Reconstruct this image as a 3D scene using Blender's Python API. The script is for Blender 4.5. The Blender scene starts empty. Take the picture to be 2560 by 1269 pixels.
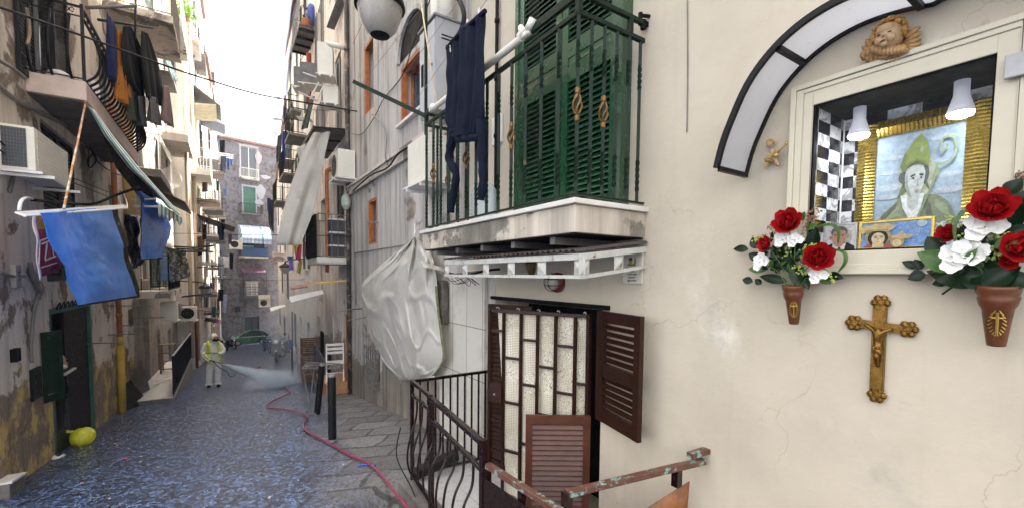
import bpy, bmesh, math, random
from mathutils import Vector, Matrix, Euler, noise
R=math.radians; PI=math.pi
S=bpy.context.scene; COL=S.collection
# ---------------------------------------------------------------- camera
F_PX, CX, CY = 1091.5, 1280.0, 747.0
PITCH, ROLL, YAW = R(3.0), R(.58), R(33.2)
cF=Vector((math.sin(YAW)*math.cos(PITCH),math.cos(YAW)*math.cos(PITCH),-math.sin(PITCH)))
_r=Vector((math.cos(YAW),-math.sin(YAW),0)); _u=_r.cross(cF)
cR=_r*math.cos(ROLL)+_u*math.sin(ROLL); cU=-_r*math.sin(ROLL)+_u*math.cos(ROLL)
cam_d=bpy.data.cameras.new('camera'); cam=bpy.data.objects.new('camera',cam_d); COL.objects.link(cam)
cam.matrix_world=Matrix(((cR.x,cU.x,-cF.x,0),(cR.y,cU.y,-cF.y,0),(cR.z,cU.z,-cF.z,0),(0,0,0,1)))
cam_d.sensor_width=36; cam_d.lens=F_PX/2560*36; cam_d.shift_y=(CY-634.5)/2560
cam_d.clip_start=.05; cam_d.clip_end=2000
S.camera=cam
# ---------------------------------------------------------------- sky, sun, exposure
SUN_EL, SUN_AZ = R(64), R(66)      # azimuth from +Y towards +X
w=bpy.data.worlds.new('World'); S.world=w; w.use_nodes=True
nt=w.node_tree; bg=nt.nodes['Background']
sky=nt.nodes.new('ShaderNodeTexSky'); sky.sky_type='NISHITA'; sky.sun_disc=False
sky.sun_elevation=SUN_EL; sky.sun_rotation=SUN_AZ; sky.air_density=1.0; sky.dust_density=3.0; sky.ozone_density=1.0
hs=nt.nodes.new('ShaderNodeHueSaturation'); hs.inputs['Saturation'].default_value=.42; nt.links.new(sky.outputs[0],hs.inputs['Color'])   # hazy, almost white sky
tn=nt.nodes.new('ShaderNodeMix'); tn.data_type='RGBA'; tn.blend_type='MULTIPLY'; tn.inputs[0].default_value=1; tn.inputs[7].default_value=(1.10,1.0,.88,1); nt.links.new(hs.outputs[0],tn.inputs[6])
nt.links.new(tn.outputs[2],bg.inputs[0]); bg.inputs[1].default_value=.15
sd=bpy.data.lights.new('sun','SUN'); sd.energy=5; sd.angle=R(.5); sd.color=(1,.96,.90)
sun=bpy.data.objects.new('sun',sd); COL.objects.link(sun)
sdir=Vector((math.sin(SUN_AZ)*math.cos(SUN_EL),math.cos(SUN_AZ)*math.cos(SUN_EL),math.sin(SUN_EL)))
sun.rotation_euler=sdir.to_track_quat('Z','Y').to_euler()
S.view_settings.view_transform='Standard'; S.view_settings.look='None'
S.view_settings.exposure=2.8; S.view_settings.gamma=1; S.view_settings.use_curve_mapping=False
S.cycles.max_bounces=10; S.cycles.diffuse_bounces=7; S.cycles.volume_bounces=2
S.cycles.transparent_max_bounces=12

# ---------------------------------------------------------------- measuring helpers (reference pixel -> point on a real plane)
def ray(x,y): return cF+cR*((x-CX)/F_PX)+cU*((CY-y)/F_PX)
def PX(x,y,X): d=ray(x,y); return d*(X/d.x)
def PY(x,y,Y): d=ray(x,y); return d*(Y/d.y)
def PP(x,y,A,B,o=0):
    A=Vector((A[0],A[1],0)); B=Vector((B[0],B[1],0)); t=(B-A).normalized(); n=Vector((-t.y,t.x,0))
    d=ray(x,y); return d*(((A+n*o).dot(n))/d.dot(n))
def gz(x,y):
    y=max(y,-6); z=-1.67-.121*min(y,20)-.106*max(0,min(y,62)-20)
    if x>1.0: z+=.10*min(1,(x-1.0)/1.4)*(1 if y>5 else max(0,y-4))
    return z
def PG(x,y):
    d=ray(x,y); lo,hi=.5,300
    for i in range(60):
        m=(lo+hi)/2; p=d*m
        if p.z>gz(p.x,p.y): lo=m
        else: hi=m
    return d*lo
# ---------------------------------------------------------------- object helpers
V=Vector
OFF={}
rnd=random.Random(7)
def tag(o,label=None,cat=None,group=None,kind=None):
    if label: o['label']=label
    if cat: o['category']=cat
    if group: o['group']=group
    if kind: o['kind']=kind
    return o
def thing(name,label,cat,loc=(0,0,0),group=None):
    o=bpy.data.objects.new(name,None); COL.objects.link(o); o.empty_display_size=.1
    o.location=loc; OFF[o.name]=V(loc); return tag(o,label,cat,group)
class MB:
    def __init__(s): s.v=[]; s.f=[]; s.m=[]; s.mi=0
    def poly(s,vs,m=None):
        i=len(s.v); s.v+= [V(q) for q in vs]; s.f.append(tuple(range(i,i+len(vs)))); s.m.append(s.mi if m is None else m); return s
    def hexa(s,c):   # 8 corners: bottom 0-3, top 4-7
        i=len(s.v); s.v+=[V(q) for q in c]
        for f in((0,3,2,1),(4,5,6,7),(0,1,5,4),(1,2,6,5),(2,3,7,6),(3,0,4,7)): s.f.append(tuple(i+k for k in f)); s.m.append(s.mi)
        return s
    def box(s,c,d,rot=None):
        c=V(c); h=V(d)/2; P=[V((x*h.x,y*h.y,z*h.z)) for z in(-1,1) for x,y in((-1,-1),(1,-1),(1,1),(-1,1))]
        if rot is not None:
            m=rot if isinstance(rot,Matrix) else Euler(rot).to_matrix(); P=[m@p for p in P]
        return s.hexa([c+p for p in P])
    def bb(s,a,b):   # box between two corners
        a=V(a);b=V(b); return s.box((a+b)/2,[abs(b[i]-a[i]) for i in range(3)])
    def bar(s,a,b,w,h=None,up=(0,0,1)):
        a=V(a);b=V(b);h=h or w; t=(b-a).normalized(); up=V(up)
        if abs(t.dot(up))>.98: up=V((1,0,0)) if abs(t.x)<.9 else V((0,1,0))
        x=t.cross(up).normalized()*w/2; y=x.cross(t).normalized()*h/2
        return s.hexa([a-x-y,a+x-y,a+x+y,a-x+y,b-x-y,b+x-y,b+x+y,b-x+y])
    def tube(s,pts,r,n=6,cap=True,twist=0,closed=False):
        pts=[V(p) for p in pts]; m=len(pts); base=len(s.v); up=None
        for k,p in enumerate(pts):
            a=pts[k-1] if k else (pts[-1] if closed else p); b=pts[k+1] if k<m-1 else (pts[0] if closed else p)
            t=(b-a).normalized() if (b-a).length>1e-9 else V((0,0,1))
            if up is None: up=V((0,0,1)) if abs(t.z)<.9 else V((1,0,0))
            x=t.cross(up).normalized(); y=t.cross(x).normalized(); up=-y if (-y).dot(up)>0 else y
            rr=r[k] if isinstance(r,(list,tuple)) else r
            for j in range(n):
                an=2*PI*j/n+twist*k; s.v.append(p+x*math.cos(an)*rr+y*math.sin(an)*rr)
        for k in range(m if closed else m-1):
            k2=(k+1)%m
            for j in range(n):
                s.f.append((base+k*n+j,base+k*n+(j+1)%n,base+k2*n+(j+1)%n,base+k2*n+j)); s.m.append(s.mi)
        if cap and not closed:
            s.f.append(tuple(base+j for j in range(n-1,-1,-1))); s.m.append(s.mi)
            s.f.append(tuple(base+(m-1)*n+j for j in range(n))); s.m.append(s.mi)
        return s
    def lathe(s,o,prof,n=16,axis=(0,0,1),ref=None,sq=1.0):
        o=V(o);a=V(axis).normalized(); x=(V(ref) if ref else (V((1,0,0)) if abs(a.x)<.9 else V((0,1,0)))); x=(x-a*x.dot(a)).normalized(); y=a.cross(x)
        base=len(s.v);m=len(prof)
        for r,h in prof:
            for j in range(n):
                an=2*PI*j/n; s.v.append(o+a*h+x*(r*math.cos(an))+y*(r*sq*math.sin(an)))
        for k in range(m-1):
            for j in range(n):
                s.f.append((base+k*n+j,base+k*n+(j+1)%n,base+(k+1)*n+(j+1)%n,base+(k+1)*n+j)); s.m.append(s.mi)
        s.f.append(tuple(base+j for j in range(n-1,-1,-1))); s.m.append(s.mi)
        s.f.append(tuple(base+(m-1)*n+j for j in range(n))); s.m.append(s.mi)
        return s
    def grid(s,fn,nu,nv,m=None):
        b=len(s.v)
        for i in range(nu+1):
            for j in range(nv+1): s.v.append(V(fn(i/nu,j/nv)))
        for i in range(nu):
            for j in range(nv):
                q=b+i*(nv+1)+j; s.f.append((q,q+nv+1,q+nv+2,q+1)); s.m.append(s.mi if m is None else (m(i/nu,j/nv) if callable(m) else m))
        return s
    def sph(s,c,r,n=10,rot=None):
        c=V(c); r=V((r,r,r)) if isinstance(r,(int,float)) else V(r); k=n
        def fn(u,v):
            a=u*2*PI; b=(v-.5)*PI*.999; p=V((r.x*math.cos(a)*math.cos(b),r.y*math.sin(a)*math.cos(b),r.z*math.sin(b)))
            if rot is not None: p=(rot if isinstance(rot,Matrix) else Euler(rot).to_matrix())@p
            return c+p
        return s.grid(fn,k,max(4,k//2))
    def build(s,name,mat,parent=None,smooth=False,solid=0,bevel=0,sub=0,loc=None,merge=False):
        if parent is not None: off=OFF[parent.name]
        elif loc is not None: off=V(loc)
        else:
            if s.v:
                lo=[min(q[i] for q in s.v) for i in range(3)]; hi=[max(q[i] for q in s.v) for i in range(3)]
                off=V(((lo[0]+hi[0])/2,(lo[1]+hi[1])/2,lo[2]))
            else: off=V((0,0,0))
        me=bpy.data.meshes.new(name); me.from_pydata([tuple(q-off) for q in s.v],[],s.f)
        for mm in (mat if isinstance(mat,(list,tuple)) else [mat]): me.materials.append(mm)
        me.polygons.foreach_set('material_index',s.m)
        if merge or smooth or bevel:
            bm=bmesh.new(); bm.from_mesh(me); bmesh.ops.remove_doubles(bm,verts=bm.verts,dist=1e-5)
            if not solid: bmesh.ops.recalc_face_normals(bm,faces=bm.faces)
            bm.to_mesh(me); bm.free()
        if smooth: me.polygons.foreach_set('use_smooth',[True]*len(me.polygons))
        me.update()
        o=bpy.data.objects.new(name,me); COL.objects.link(o)
        if parent is not None: o.parent=parent; OFF[o.name]=off
        else: o.location=off; OFF[o.name]=off
        if solid: md=o.modifiers.new('solid','SOLIDIFY'); md.thickness=solid; md.offset=0
        if bevel: md=o.modifiers.new('bevel','BEVEL'); md.width=bevel; md.segments=2; md.limit_method='ANGLE'
        if sub: md=o.modifiers.new('sub','SUBSURF'); md.levels=sub; md.render_levels=sub
        return o
def nz(x,y=0,z=0): return noise.noise(V((x,y,z)))
def lerp(a,b,t): return a+(b-a)*t
def curve_at(pts,t):   # piecewise linear through list of Vectors, t 0..1
    k=t*(len(pts)-1); i=min(int(k),len(pts)-2); return V(pts[i]).lerp(V(pts[i+1]),k-i)
def smooth_path(pts,n=8):
    pts=[V(p) for p in pts]; out=[]
    for i in range(len(pts)-1):
        p0=pts[max(i-1,0)];p1=pts[i];p2=pts[i+1];p3=pts[min(i+2,len(pts)-1)]
        for k in range(n):
            t=k/n; out.append(.5*((2*p1)+(p2-p0)*t+(2*p0-5*p1+4*p2-p3)*t*t+(3*p1-p0-3*p2+p3)*t**3))
    out.append(pts[-1]); return out
def smo(pts,n=5): return [(p.x,p.y) for p in smooth_path([(a,b,0) for a,b in pts],n)] if len(pts)>2 else pts
def sag(a,b,d,n=16):
    a=V(a);b=V(b); return [a.lerp(b,i/n)-V((0,0,4*d*(i/n)*(1-i/n))) for i in range(n+1)]

# ---------------------------------------------------------------- materials
MC={}
def _new(name):
    m=bpy.data.materials.new(name); m.use_nodes=True; n=m.node_tree; return m,n,n.nodes['Principled BSDF']
def _N(n,t,**k):
    q=n.nodes.new('ShaderNode'+t)
    for a,b in k.items(): setattr(q,a,b)
    return q
def _noise(n,vec,scale,detail=6,rough=.6,dist=0):
    q=_N(n,'TexNoise'); q.inputs['Scale'].default_value=scale; q.inputs['Detail'].default_value=detail; q.inputs['Roughness'].default_value=rough; q.inputs['Distortion'].default_value=dist
    n.links.new(vec,q.inputs['Vector']); return q.outputs['Fac']
def _ramp(n,fac,a,b,ca=(0,0,0,1),cb=(1,1,1,1)):
    q=_N(n,'ValToRGB'); e=q.color_ramp.elements; e[0].position=a; e[1].position=b; e[0].color=ca; e[1].color=cb
    n.links.new(fac,q.inputs[0]); return q.outputs[0]
def _mix(n,fac,a,b,mode='MIX'):
    q=_N(n,'Mix',data_type='RGBA',blend_type=mode)
    for s_,v_ in((0,fac),(6,a),(7,b)):
        if hasattr(v_,'is_output'): n.links.new(v_,q.inputs[s_])
        elif s_==0: q.inputs[0].default_value=v_
        else: q.inputs[s_].default_value=(*v_[:3],1)
    return q.outputs[2]
def _map(n,vec,scale=(1,1,1),rot=(0,0,0),loc=(0,0,0)):
    q=_N(n,'Mapping'); q.inputs['Scale'].default_value=scale; q.inputs['Rotation'].default_value=rot; q.inputs['Location'].default_value=loc
    n.links.new(vec,q.inputs['Vector']); return q.outputs[0]
def _bump(n,h,strength,dist,b,normal=None):
    q=_N(n,'Bump'); q.inputs['Strength'].default_value=strength; q.inputs['Distance'].default_value=dist
    n.links.new(h,q.inputs['Height'])
    if normal is not None: n.links.new(normal,q.inputs['Normal'])
    if b is not None: n.links.new(q.outputs[0],b.inputs['Normal'])
    return q.outputs[0]
def mat(name,col,rough=.6,metal=0,var=.2,vs=6,bump=.15,bs=60,col2=None,thr=(.55,.65),bd=.002,spec=None,emit=None,es=0,trans=0,alpha=1,coat=0,sheen=0,stripe=None,tl=0):
    if name in MC: return MC[name]
    if max(col)<.05 and not metal and name!='brown_varnish':      # near-black paint, cloth and iron
        col=tuple(q*.4 for q in col); spec=.25 if spec is None else spec
    m,n,b=_new(name); g=_N(n,'NewGeometry').outputs['Position']
    c1=_noise(n,g,vs,5,.65)
    lo=tuple(max(0,c*(1-var)) for c in col); hi=tuple(min(1,c*(1+var)) for c in col)
    c=_ramp(n,c1,.3,.7,(*lo,1),(*hi,1))
    if stripe:   # (axis vector, period, colour)
        ax,per,sc=stripe; d=_N(n,'VectorMath',operation='DOT_PRODUCT'); n.links.new(g,d.inputs[0]); d.inputs[1].default_value=ax
        q=_N(n,'Math',operation='PINGPONG'); n.links.new(d.outputs['Value'],q.inputs[0]); q.inputs[1].default_value=per/2
        f=_ramp(n,q.outputs[0],per/4*.96,per/4*1.04); c=_mix(n,f,c,sc)
    if col2:
        f=_ramp(n,_noise(n,g,vs*.7+1.3,9,.7,.3),*thr); c=_mix(n,f,c,col2)
    n.links.new(c,b.inputs['Base Color'])
    b.inputs['Roughness'].default_value=rough; b.inputs['Metallic'].default_value=metal
    if var and rough<.9:
        rr=_N(n,'MapRange'); n.links.new(_noise(n,g,vs*2.3,4),rr.inputs[0]); rr.inputs[1].default_value=.3; rr.inputs[2].default_value=.7
        rr.inputs[3].default_value=max(.02,rough*.8); rr.inputs[4].default_value=min(1,rough*1.25); n.links.new(rr.outputs[0],b.inputs['Roughness'])
    if bump: _bump(n,_noise(n,g,bs,6,.65),bump,bd,b)
    if spec is not None: b.inputs['Specular IOR Level'].default_value=spec
    if emit: b.inputs['Emission Color'].default_value=(*emit,1); b.inputs['Emission Strength'].default_value=es
    if trans: b.inputs['Transmission Weight'].default_value=trans
    if alpha<1: b.inputs['Alpha'].default_value=alpha
    if coat: b.inputs['Coat Weight'].default_value=coat
    if sheen: b.inputs['Sheen Weight'].default_value=sheen
    if tl:
        out=[q for q in n.nodes if q.type=='OUTPUT_MATERIAL'][0]; t_=_N(n,'BsdfTranslucent'); n.links.new(c,t_.inputs[0]); mx=_N(n,'MixShader'); mx.inputs[0].default_value=tl
        n.links.new(b.outputs[0],mx.inputs[1]); n.links.new(t_.outputs[0],mx.inputs[2]); n.links.new(mx.outputs[0],out.inputs[0])
    MC[name]=m; return m
def plaster(name,col,under,dark,peel=(.60,.64),streak=.5,fine=.25,lower=None,bumpd=.01,dirt=(.5,.75),crack=0):
    """old painted render: paint over exposed render, run-off streaks, dirt; lower=(colour,height above the street)"""
    if name in MC: return MC[name]
    m,n,b=_new(name); g=_N(n,'NewGeometry').outputs['Position']
    base=_ramp(n,_noise(n,g,1.1,6,.6),.3,.7,(*[c*.86 for c in col],1),(*[min(1,c*1.1) for c in col],1))
    pe=_noise(n,g,.9,10,.62,.35); mask=_ramp(n,pe,*peel)
    un=_ramp(n,_noise(n,g,4,7,.7),.35,.7,(*[c*.6 for c in under],1),(*[min(1,c*1.25) for c in under],1))
    c=base
    if lower:
        sep=_N(n,'SeparateXYZ'); n.links.new(g,sep.inputs[0])
        a=_N(n,'Math',operation='MULTIPLY_ADD'); n.links.new(sep.outputs[1],a.inputs[0]); a.inputs[1].default_value=.121; n.links.new(sep.outputs[2],a.inputs[2])
        a2=_N(n,'Math',operation='MULTIPLY_ADD'); n.links.new(_noise(n,g,1.7,8,.65),a2.inputs[0]); a2.inputs[1].default_value=1.6; n.links.new(a.outputs[0],a2.inputs[2])
        f=_ramp(n,a2.outputs[0],-1.67+lower[1]+.8,-1.67+lower[1]+.86)
        f2=_ramp(n,_noise(n,g,2.6,8,.7),.46,.58)
        low=_mix(n,f2,[q*.9 for q in under],lower[0]); c=_mix(n,f,low,c)
    c=_mix(n,mask,c,un)
    st=_noise(n,_map(n,g,(5,5,.28)),1,6,.7); sm=_ramp(n,st,*dirt)
    mm=_N(n,'Math',operation='MULTIPLY'); n.links.new(sm,mm.inputs[0]); mm.inputs[1].default_value=streak
    c=_mix(n,mm.outputs[0],c,dark)
    sp=_ramp(n,_noise(n,g,9,8,.75),.60,.72); m3=_N(n,'Math',operation='MULTIPLY'); n.links.new(sp,m3.inputs[0]); m3.inputs[1].default_value=fine
    c=_mix(n,m3.outputs[0],c,dark)
    if crack:
        wp=_N(n,'VectorMath',operation='MULTIPLY_ADD'); nn=_N(n,'TexNoise'); nn.inputs['Scale'].default_value=4; nn.inputs['Detail'].default_value=6; n.links.new(g,nn.inputs['Vector']); n.links.new(nn.outputs['Color'],wp.inputs[0]); wp.inputs[1].default_value=(.5,.5,.5); n.links.new(g,wp.inputs[2])
        vo=_N(n,'TexVoronoi'); vo.feature='DISTANCE_TO_EDGE'; vo.inputs['Scale'].default_value=1.3; n.links.new(wp.outputs[0],vo.inputs['Vector'])
        cm=_ramp(n,vo.outputs['Distance'],.0015,.006,(1,1,1,1),(0,0,0,1)); ms=_ramp(n,_noise(n,g,.8,3,.5),.50,.60); mq=_N(n,'Math',operation='MULTIPLY'); n.links.new(cm,mq.inputs[0]); n.links.new(ms,mq.inputs[1])
        mz=_N(n,'Math',operation='MULTIPLY'); n.links.new(mq.outputs[0],mz.inputs[0]); mz.inputs[1].default_value=crack; c=_mix(n,mz.outputs[0],c,dark)
        ch=_ramp(n,_noise(n,g,16,9,.8),.70,.715); c=_mix(n,ch,c,under)
    n.links.new(c,b.inputs['Base Color']); b.inputs['Roughness'].default_value=.9; b.inputs['Specular IOR Level'].default_value=.2
    inv=_N(n,'Math',operation='MULTIPLY'); n.links.new(mask,inv.inputs[0]); inv.inputs[1].default_value=-1
    n1=_bump(n,inv.outputs[0],.9,bumpd,None); n2=_bump(n,_noise(n,g,45,8,.7),.35,.004,None,n1); _bump(n,_noise(n,g,7,5,.6),.4,.012,b,n2)
    MC[name]=m; return m
# ---------------------------------------------------------------- material palette
DARK=(.02,.018,.016)
m_cream=plaster('cream_render',(.565,.50,.395),(.66,.61,.52),(.33,.26,.18),peel=(.58,.72),streak=.22,fine=.16,bumpd=.002,dirt=(.50,.80),crack=.45)
m_oldgrey=plaster('grey_old_render',(.52,.49,.455),(.30,.255,.21),(.06,.05,.045),peel=(.59,.63),streak=.8,fine=.45,dirt=(.44,.72),lower=((.30,.27,.23),.9))
m_left=plaster('left_old_render',(.68,.615,.53),(.27,.21,.16),(.045,.036,.03),peel=(.54,.575),streak=.6,fine=.4,lower=((.56,.42,.15),1.2))
m_left2=plaster('left_pale_render',(.82,.80,.76),(.42,.38,.33),(.14,.12,.11),peel=(.63,.68),streak=.35,fine=.18,lower=((.26,.23,.20),2.3))
m_left3=plaster('left_cream_render',(.74,.71,.65),(.36,.32,.28),(.12,.10,.09),peel=(.63,.68),streak=.35,fine=.2)
m_right3=plaster('right_pink_render',(.72,.66,.61),(.44,.37,.33),(.12,.10,.09),peel=(.60,.65),streak=.6,fine=.3,dirt=(.46,.72),lower=((.36,.32,.28),1.5))
m_far=plaster('far_grey_render',(.26,.27,.31),(.16,.16,.18),(.05,.05,.06),peel=(.50,.62),streak=.45,fine=.25,bumpd=.02,lower=((.085,.065,.055),3.4))
m_patch=mat('pale_repair_render',(.30,.31,.35),.9,var=.15)
m_roof=mat('roof_tiles',(.22,.12,.08),.8,var=.3)
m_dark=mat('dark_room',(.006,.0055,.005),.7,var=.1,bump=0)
m_glass=mat('window_glass',(.05,.06,.07),.08,var=.1,bump=0)
m_slab=plaster('slab_render',(.62,.55,.48),(.25,.22,.19),(.09,.08,.07),peel=(.56,.60),streak=.5,fine=.35)
m_slabworn=plaster('worn_slab_render',(.60,.53,.44),(.26,.24,.20),(.10,.085,.065),peel=(.53,.56),streak=.6,fine=.45,dirt=(.42,.7))
m_slabpink=mat('slab_pink_paint',(.62,.50,.43),.8,var=.12,col2=(.35,.28,.24),thr=(.62,.68))
m_concrete=mat('raw_concrete',(.15,.135,.125),.9,var=.35,bump=.5,bs=30,bd=.01,col2=(.09,.08,.075))
m_marble=mat('marble_edge',(.66,.63,.58),.45,var=.12,col2=(.38,.34,.29),thr=(.62,.7))
m_black=mat('black_iron',(.004,.004,.0045),.5,var=.3,bump=.1,spec=.25)
m_blackm=mat('black_matt',(.005,.0045,.0045),.75,var=.3,spec=.2)
m_greyiron=mat('grey_iron',(.16,.15,.14),.5,var=.3,col2=(.2,.09,.04),thr=(.62,.68))
m_white=mat('white_paint_metal',(.70,.69,.65),.4,var=.08,col2=(.38,.22,.12),thr=(.66,.70))
m_whiterust=mat('white_rusty_metal',(.50,.50,.46),.5,var=.15,vs=12,col2=(.22,.10,.04),thr=(.57,.63))
m_offwhite=mat('offwhite_plastic',(.72,.69,.60),.4,var=.06)
m_green=mat('green_gloss_paint',(.007,.055,.022),.28,var=.25,vs=3,bump=.03,coat=.9)
m_greenrail=mat('green_rail_paint',(.005,.034,.014),.5,var=.3,vs=18,col2=(.16,.12,.07),thr=(.64,.70))
m_gold=mat('old_gold_metal',(.20,.11,.035),.4,.6,var=.4,vs=30)
m_brownwood=mat('brown_varnish',(.024,.0068,.003),.35,var=.35,vs=9,bump=.25,bs=90,spec=.35)
m_brownlight=mat('red_brown_paint',(.085,.027,.013),.35,var=.3,vs=9,bump=.25,bs=90)
m_brownrail=mat('brown_rail_paint',(.035,.011,.010),.25,var=.3,vs=15,coat=.3)
m_brownpatch=mat('brown_rail_worn',(.12,.05,.035),.4,var=.3,vs=20,col2=(.22,.38,.33),thr=(.56,.585))
m_orangewood=mat('orange_wood',(.42,.13,.035),.5,var=.3,vs=12,bump=.3)
m_terracotta=mat('terracotta_pipe',(.40,.13,.05),.6,var=.25,vs=5,col2=(.2,.08,.05),thr=(.6,.7))
m_yellowpaint=mat('yellow_pipe_paint',(.50,.33,.05),.6,var=.15,vs=7,col2=(.10,.07,.05),thr=(.66,.70))
m_redpipe=mat('red_pipe',(.26,.035,.018),.5,var=.2)
m_cable=mat('cable_rubber',(.03,.03,.032),.6,var=.2,bump=0)
m_greycable=mat('grey_cable',(.22,.21,.20),.6,var=.2,bump=0)
m_tarp=mat('blue_tarp',(.06,.34,.98),.36,var=.06,vs=3,bump=.3,bs=5,bd=.03,tl=.25)
m_tarpdark=mat('blue_tarp_far',(.02,.22,.88),.42,var=.35,vs=9,bump=.5,bs=12,bd=.02,tl=.25)
m_whitetarp=mat('white_tarp',(.74,.72,.67),.42,var=.10,vs=2,bump=.3,bs=16,bd=.006,tl=.45,col2=(.56,.52,.44),thr=(.58,.70))
m_wood=mat('old_wood',(.22,.16,.11),.8,var=.35,vs=9,bump=.4)
m_darkwood=mat('dark_board',(.04,.032,.028),.7,var=.4,vs=5)
m_alu=mat('aluminium',(.45,.46,.48),.35,.7,var=.15)
m_greenshut=mat('green_old_shutter',(.03,.12,.08),.6,var=.25)
m_darkshut=mat('dark_shutter',(.03,.03,.03),.6,var=.3)
m_greyshut=mat('grey_shutter',(.22,.22,.22),.6,var=.25)
m_greyshade=mat('grey_sheet',(.13,.13,.13),.6,var=.3)
# ---------------------------------------------------------------- ground
def wet_stone():
    m,n,b=_new('basalt_paving'); g=_N(n,'NewGeometry').outputs['Position']
    warp=_N(n,'VectorMath',operation='MULTIPLY_ADD')
    nn=_N(n,'TexNoise'); nn.inputs['Scale'].default_value=.9; nn.inputs['Detail'].default_value=3; n.links.new(g,nn.inputs['Vector'])
    n.links.new(nn.outputs['Color'],warp.inputs[0]); warp.inputs[1].default_value=(.42,.42,0); n.links.new(g,warp.inputs[2])
    v=_map(n,warp.outputs[0],(1,1,1),(0,0,R(38)))
    br=_N(n,'TexBrick'); br.offset=.5; br.inputs['Scale'].default_value=1; br.inputs['Brick Width'].default_value=.78; br.inputs['Row Height'].default_value=.46
    br.inputs['Mortar Size'].default_value=.034; br.inputs['Mortar Smooth'].default_value=.55; br.inputs['Color1'].default_value=(.085,.083,.084,1); br.inputs['Color2'].default_value=(.19,.185,.18,1); br.inputs['Mortar'].default_value=(.022,.021,.02,1)
    n.links.new(v,br.inputs['Vector'])
    sep=_N(n,'SeparateXYZ'); n.links.new(g,sep.inputs[0])
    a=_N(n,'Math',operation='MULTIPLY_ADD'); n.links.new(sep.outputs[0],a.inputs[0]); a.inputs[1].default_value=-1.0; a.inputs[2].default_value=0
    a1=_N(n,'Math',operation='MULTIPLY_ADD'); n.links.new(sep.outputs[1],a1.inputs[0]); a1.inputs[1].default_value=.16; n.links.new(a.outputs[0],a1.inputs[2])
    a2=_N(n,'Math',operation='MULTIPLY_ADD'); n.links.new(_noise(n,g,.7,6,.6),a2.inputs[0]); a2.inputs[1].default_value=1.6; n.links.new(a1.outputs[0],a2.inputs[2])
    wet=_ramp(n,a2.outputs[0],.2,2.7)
    mid=_noise(n,g,3.5,8,.7); c=_mix(n,_ramp(n,mid,.3,.75),br.outputs['Color'],(.21,.20,.185))
    c=_mix(n,.4,br.outputs['Color'],c)
    pits=_ramp(n,_noise(n,g,26,6,.75),.36,.48); c=_mix(n,pits,(.02,.02,.02),c)
    # film of water: dark pits; sky-blue reflection and pale glints painted into base colour
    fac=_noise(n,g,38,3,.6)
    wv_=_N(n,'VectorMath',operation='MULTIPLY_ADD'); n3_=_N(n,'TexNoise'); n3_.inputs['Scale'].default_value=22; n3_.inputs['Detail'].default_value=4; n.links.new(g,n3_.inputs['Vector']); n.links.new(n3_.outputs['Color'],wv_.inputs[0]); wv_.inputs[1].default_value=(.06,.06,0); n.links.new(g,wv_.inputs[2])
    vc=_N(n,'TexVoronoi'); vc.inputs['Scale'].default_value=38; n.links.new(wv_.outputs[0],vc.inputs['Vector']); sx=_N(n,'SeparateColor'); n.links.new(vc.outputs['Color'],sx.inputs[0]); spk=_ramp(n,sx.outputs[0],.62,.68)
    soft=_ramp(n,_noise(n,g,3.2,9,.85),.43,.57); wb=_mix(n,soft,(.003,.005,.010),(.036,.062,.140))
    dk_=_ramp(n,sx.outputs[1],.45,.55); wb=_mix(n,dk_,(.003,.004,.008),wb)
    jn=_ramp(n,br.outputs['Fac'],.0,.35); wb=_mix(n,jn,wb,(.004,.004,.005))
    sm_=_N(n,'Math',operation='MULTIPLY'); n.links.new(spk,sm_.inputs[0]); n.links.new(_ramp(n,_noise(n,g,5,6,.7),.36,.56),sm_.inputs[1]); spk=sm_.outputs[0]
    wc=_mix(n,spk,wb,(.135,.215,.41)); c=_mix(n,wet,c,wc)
    n.links.new(c,b.inputs['Base Color'])
    rw=_mix(n,spk,(.32,.32,.32),(.14,.14,.14)); rf=_mix(n,wet,(.62,.62,.62),rw); n.links.new(rf,b.inputs['Roughness'])
    b.inputs['Specular IOR Level'].default_value=.6
    n1=_bump(n,br.outputs['Fac'],-1,.03,None)
    n2=_bump(n,_noise(n,g,2.2,4,.6),.25,.03,None,n1)
    n3=_bump(n,fac,.55,.014,None,n2)
    _bump(n,_noise(n,g,60,4,.7),.5,.004,b,n3)
    return m
m_street=wet_stone()
g=MB()
xs=[-220,-60,-20,-8]+[-4+i*.25 for i in range(45)]+[12,24,60,220]
ys=[-220,-60,-20,-8,-5]+[-3+i*.3 for i in range(90)]+[24+i*1.3 for i in range(32)]+[70,90,140,260]
def hz(x,y):
    z=gz(x,y)
    if x>1.22 and -1<y<4.45: z=min(z,-2.45)
    if -5<y<60 and abs(x)<9: z+=.018*nz(x*1.3,y*1.3)+.012*nz(x*3.1,y*3.1,4)
    return z
for a in xs:
    for b in ys: g.v.append(V((a,b,hz(a,b))))
ny=len(ys)
for i in range(len(xs)-1):
    for j in range(ny-1):
        q=i*ny+j; g.f.append((q,q+ny,q+ny+1,q+1)); g.m.append(0)
o=g.build('street',m_street,smooth=True,loc=(0,0,0)); tag(o,kind='structure')
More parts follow.
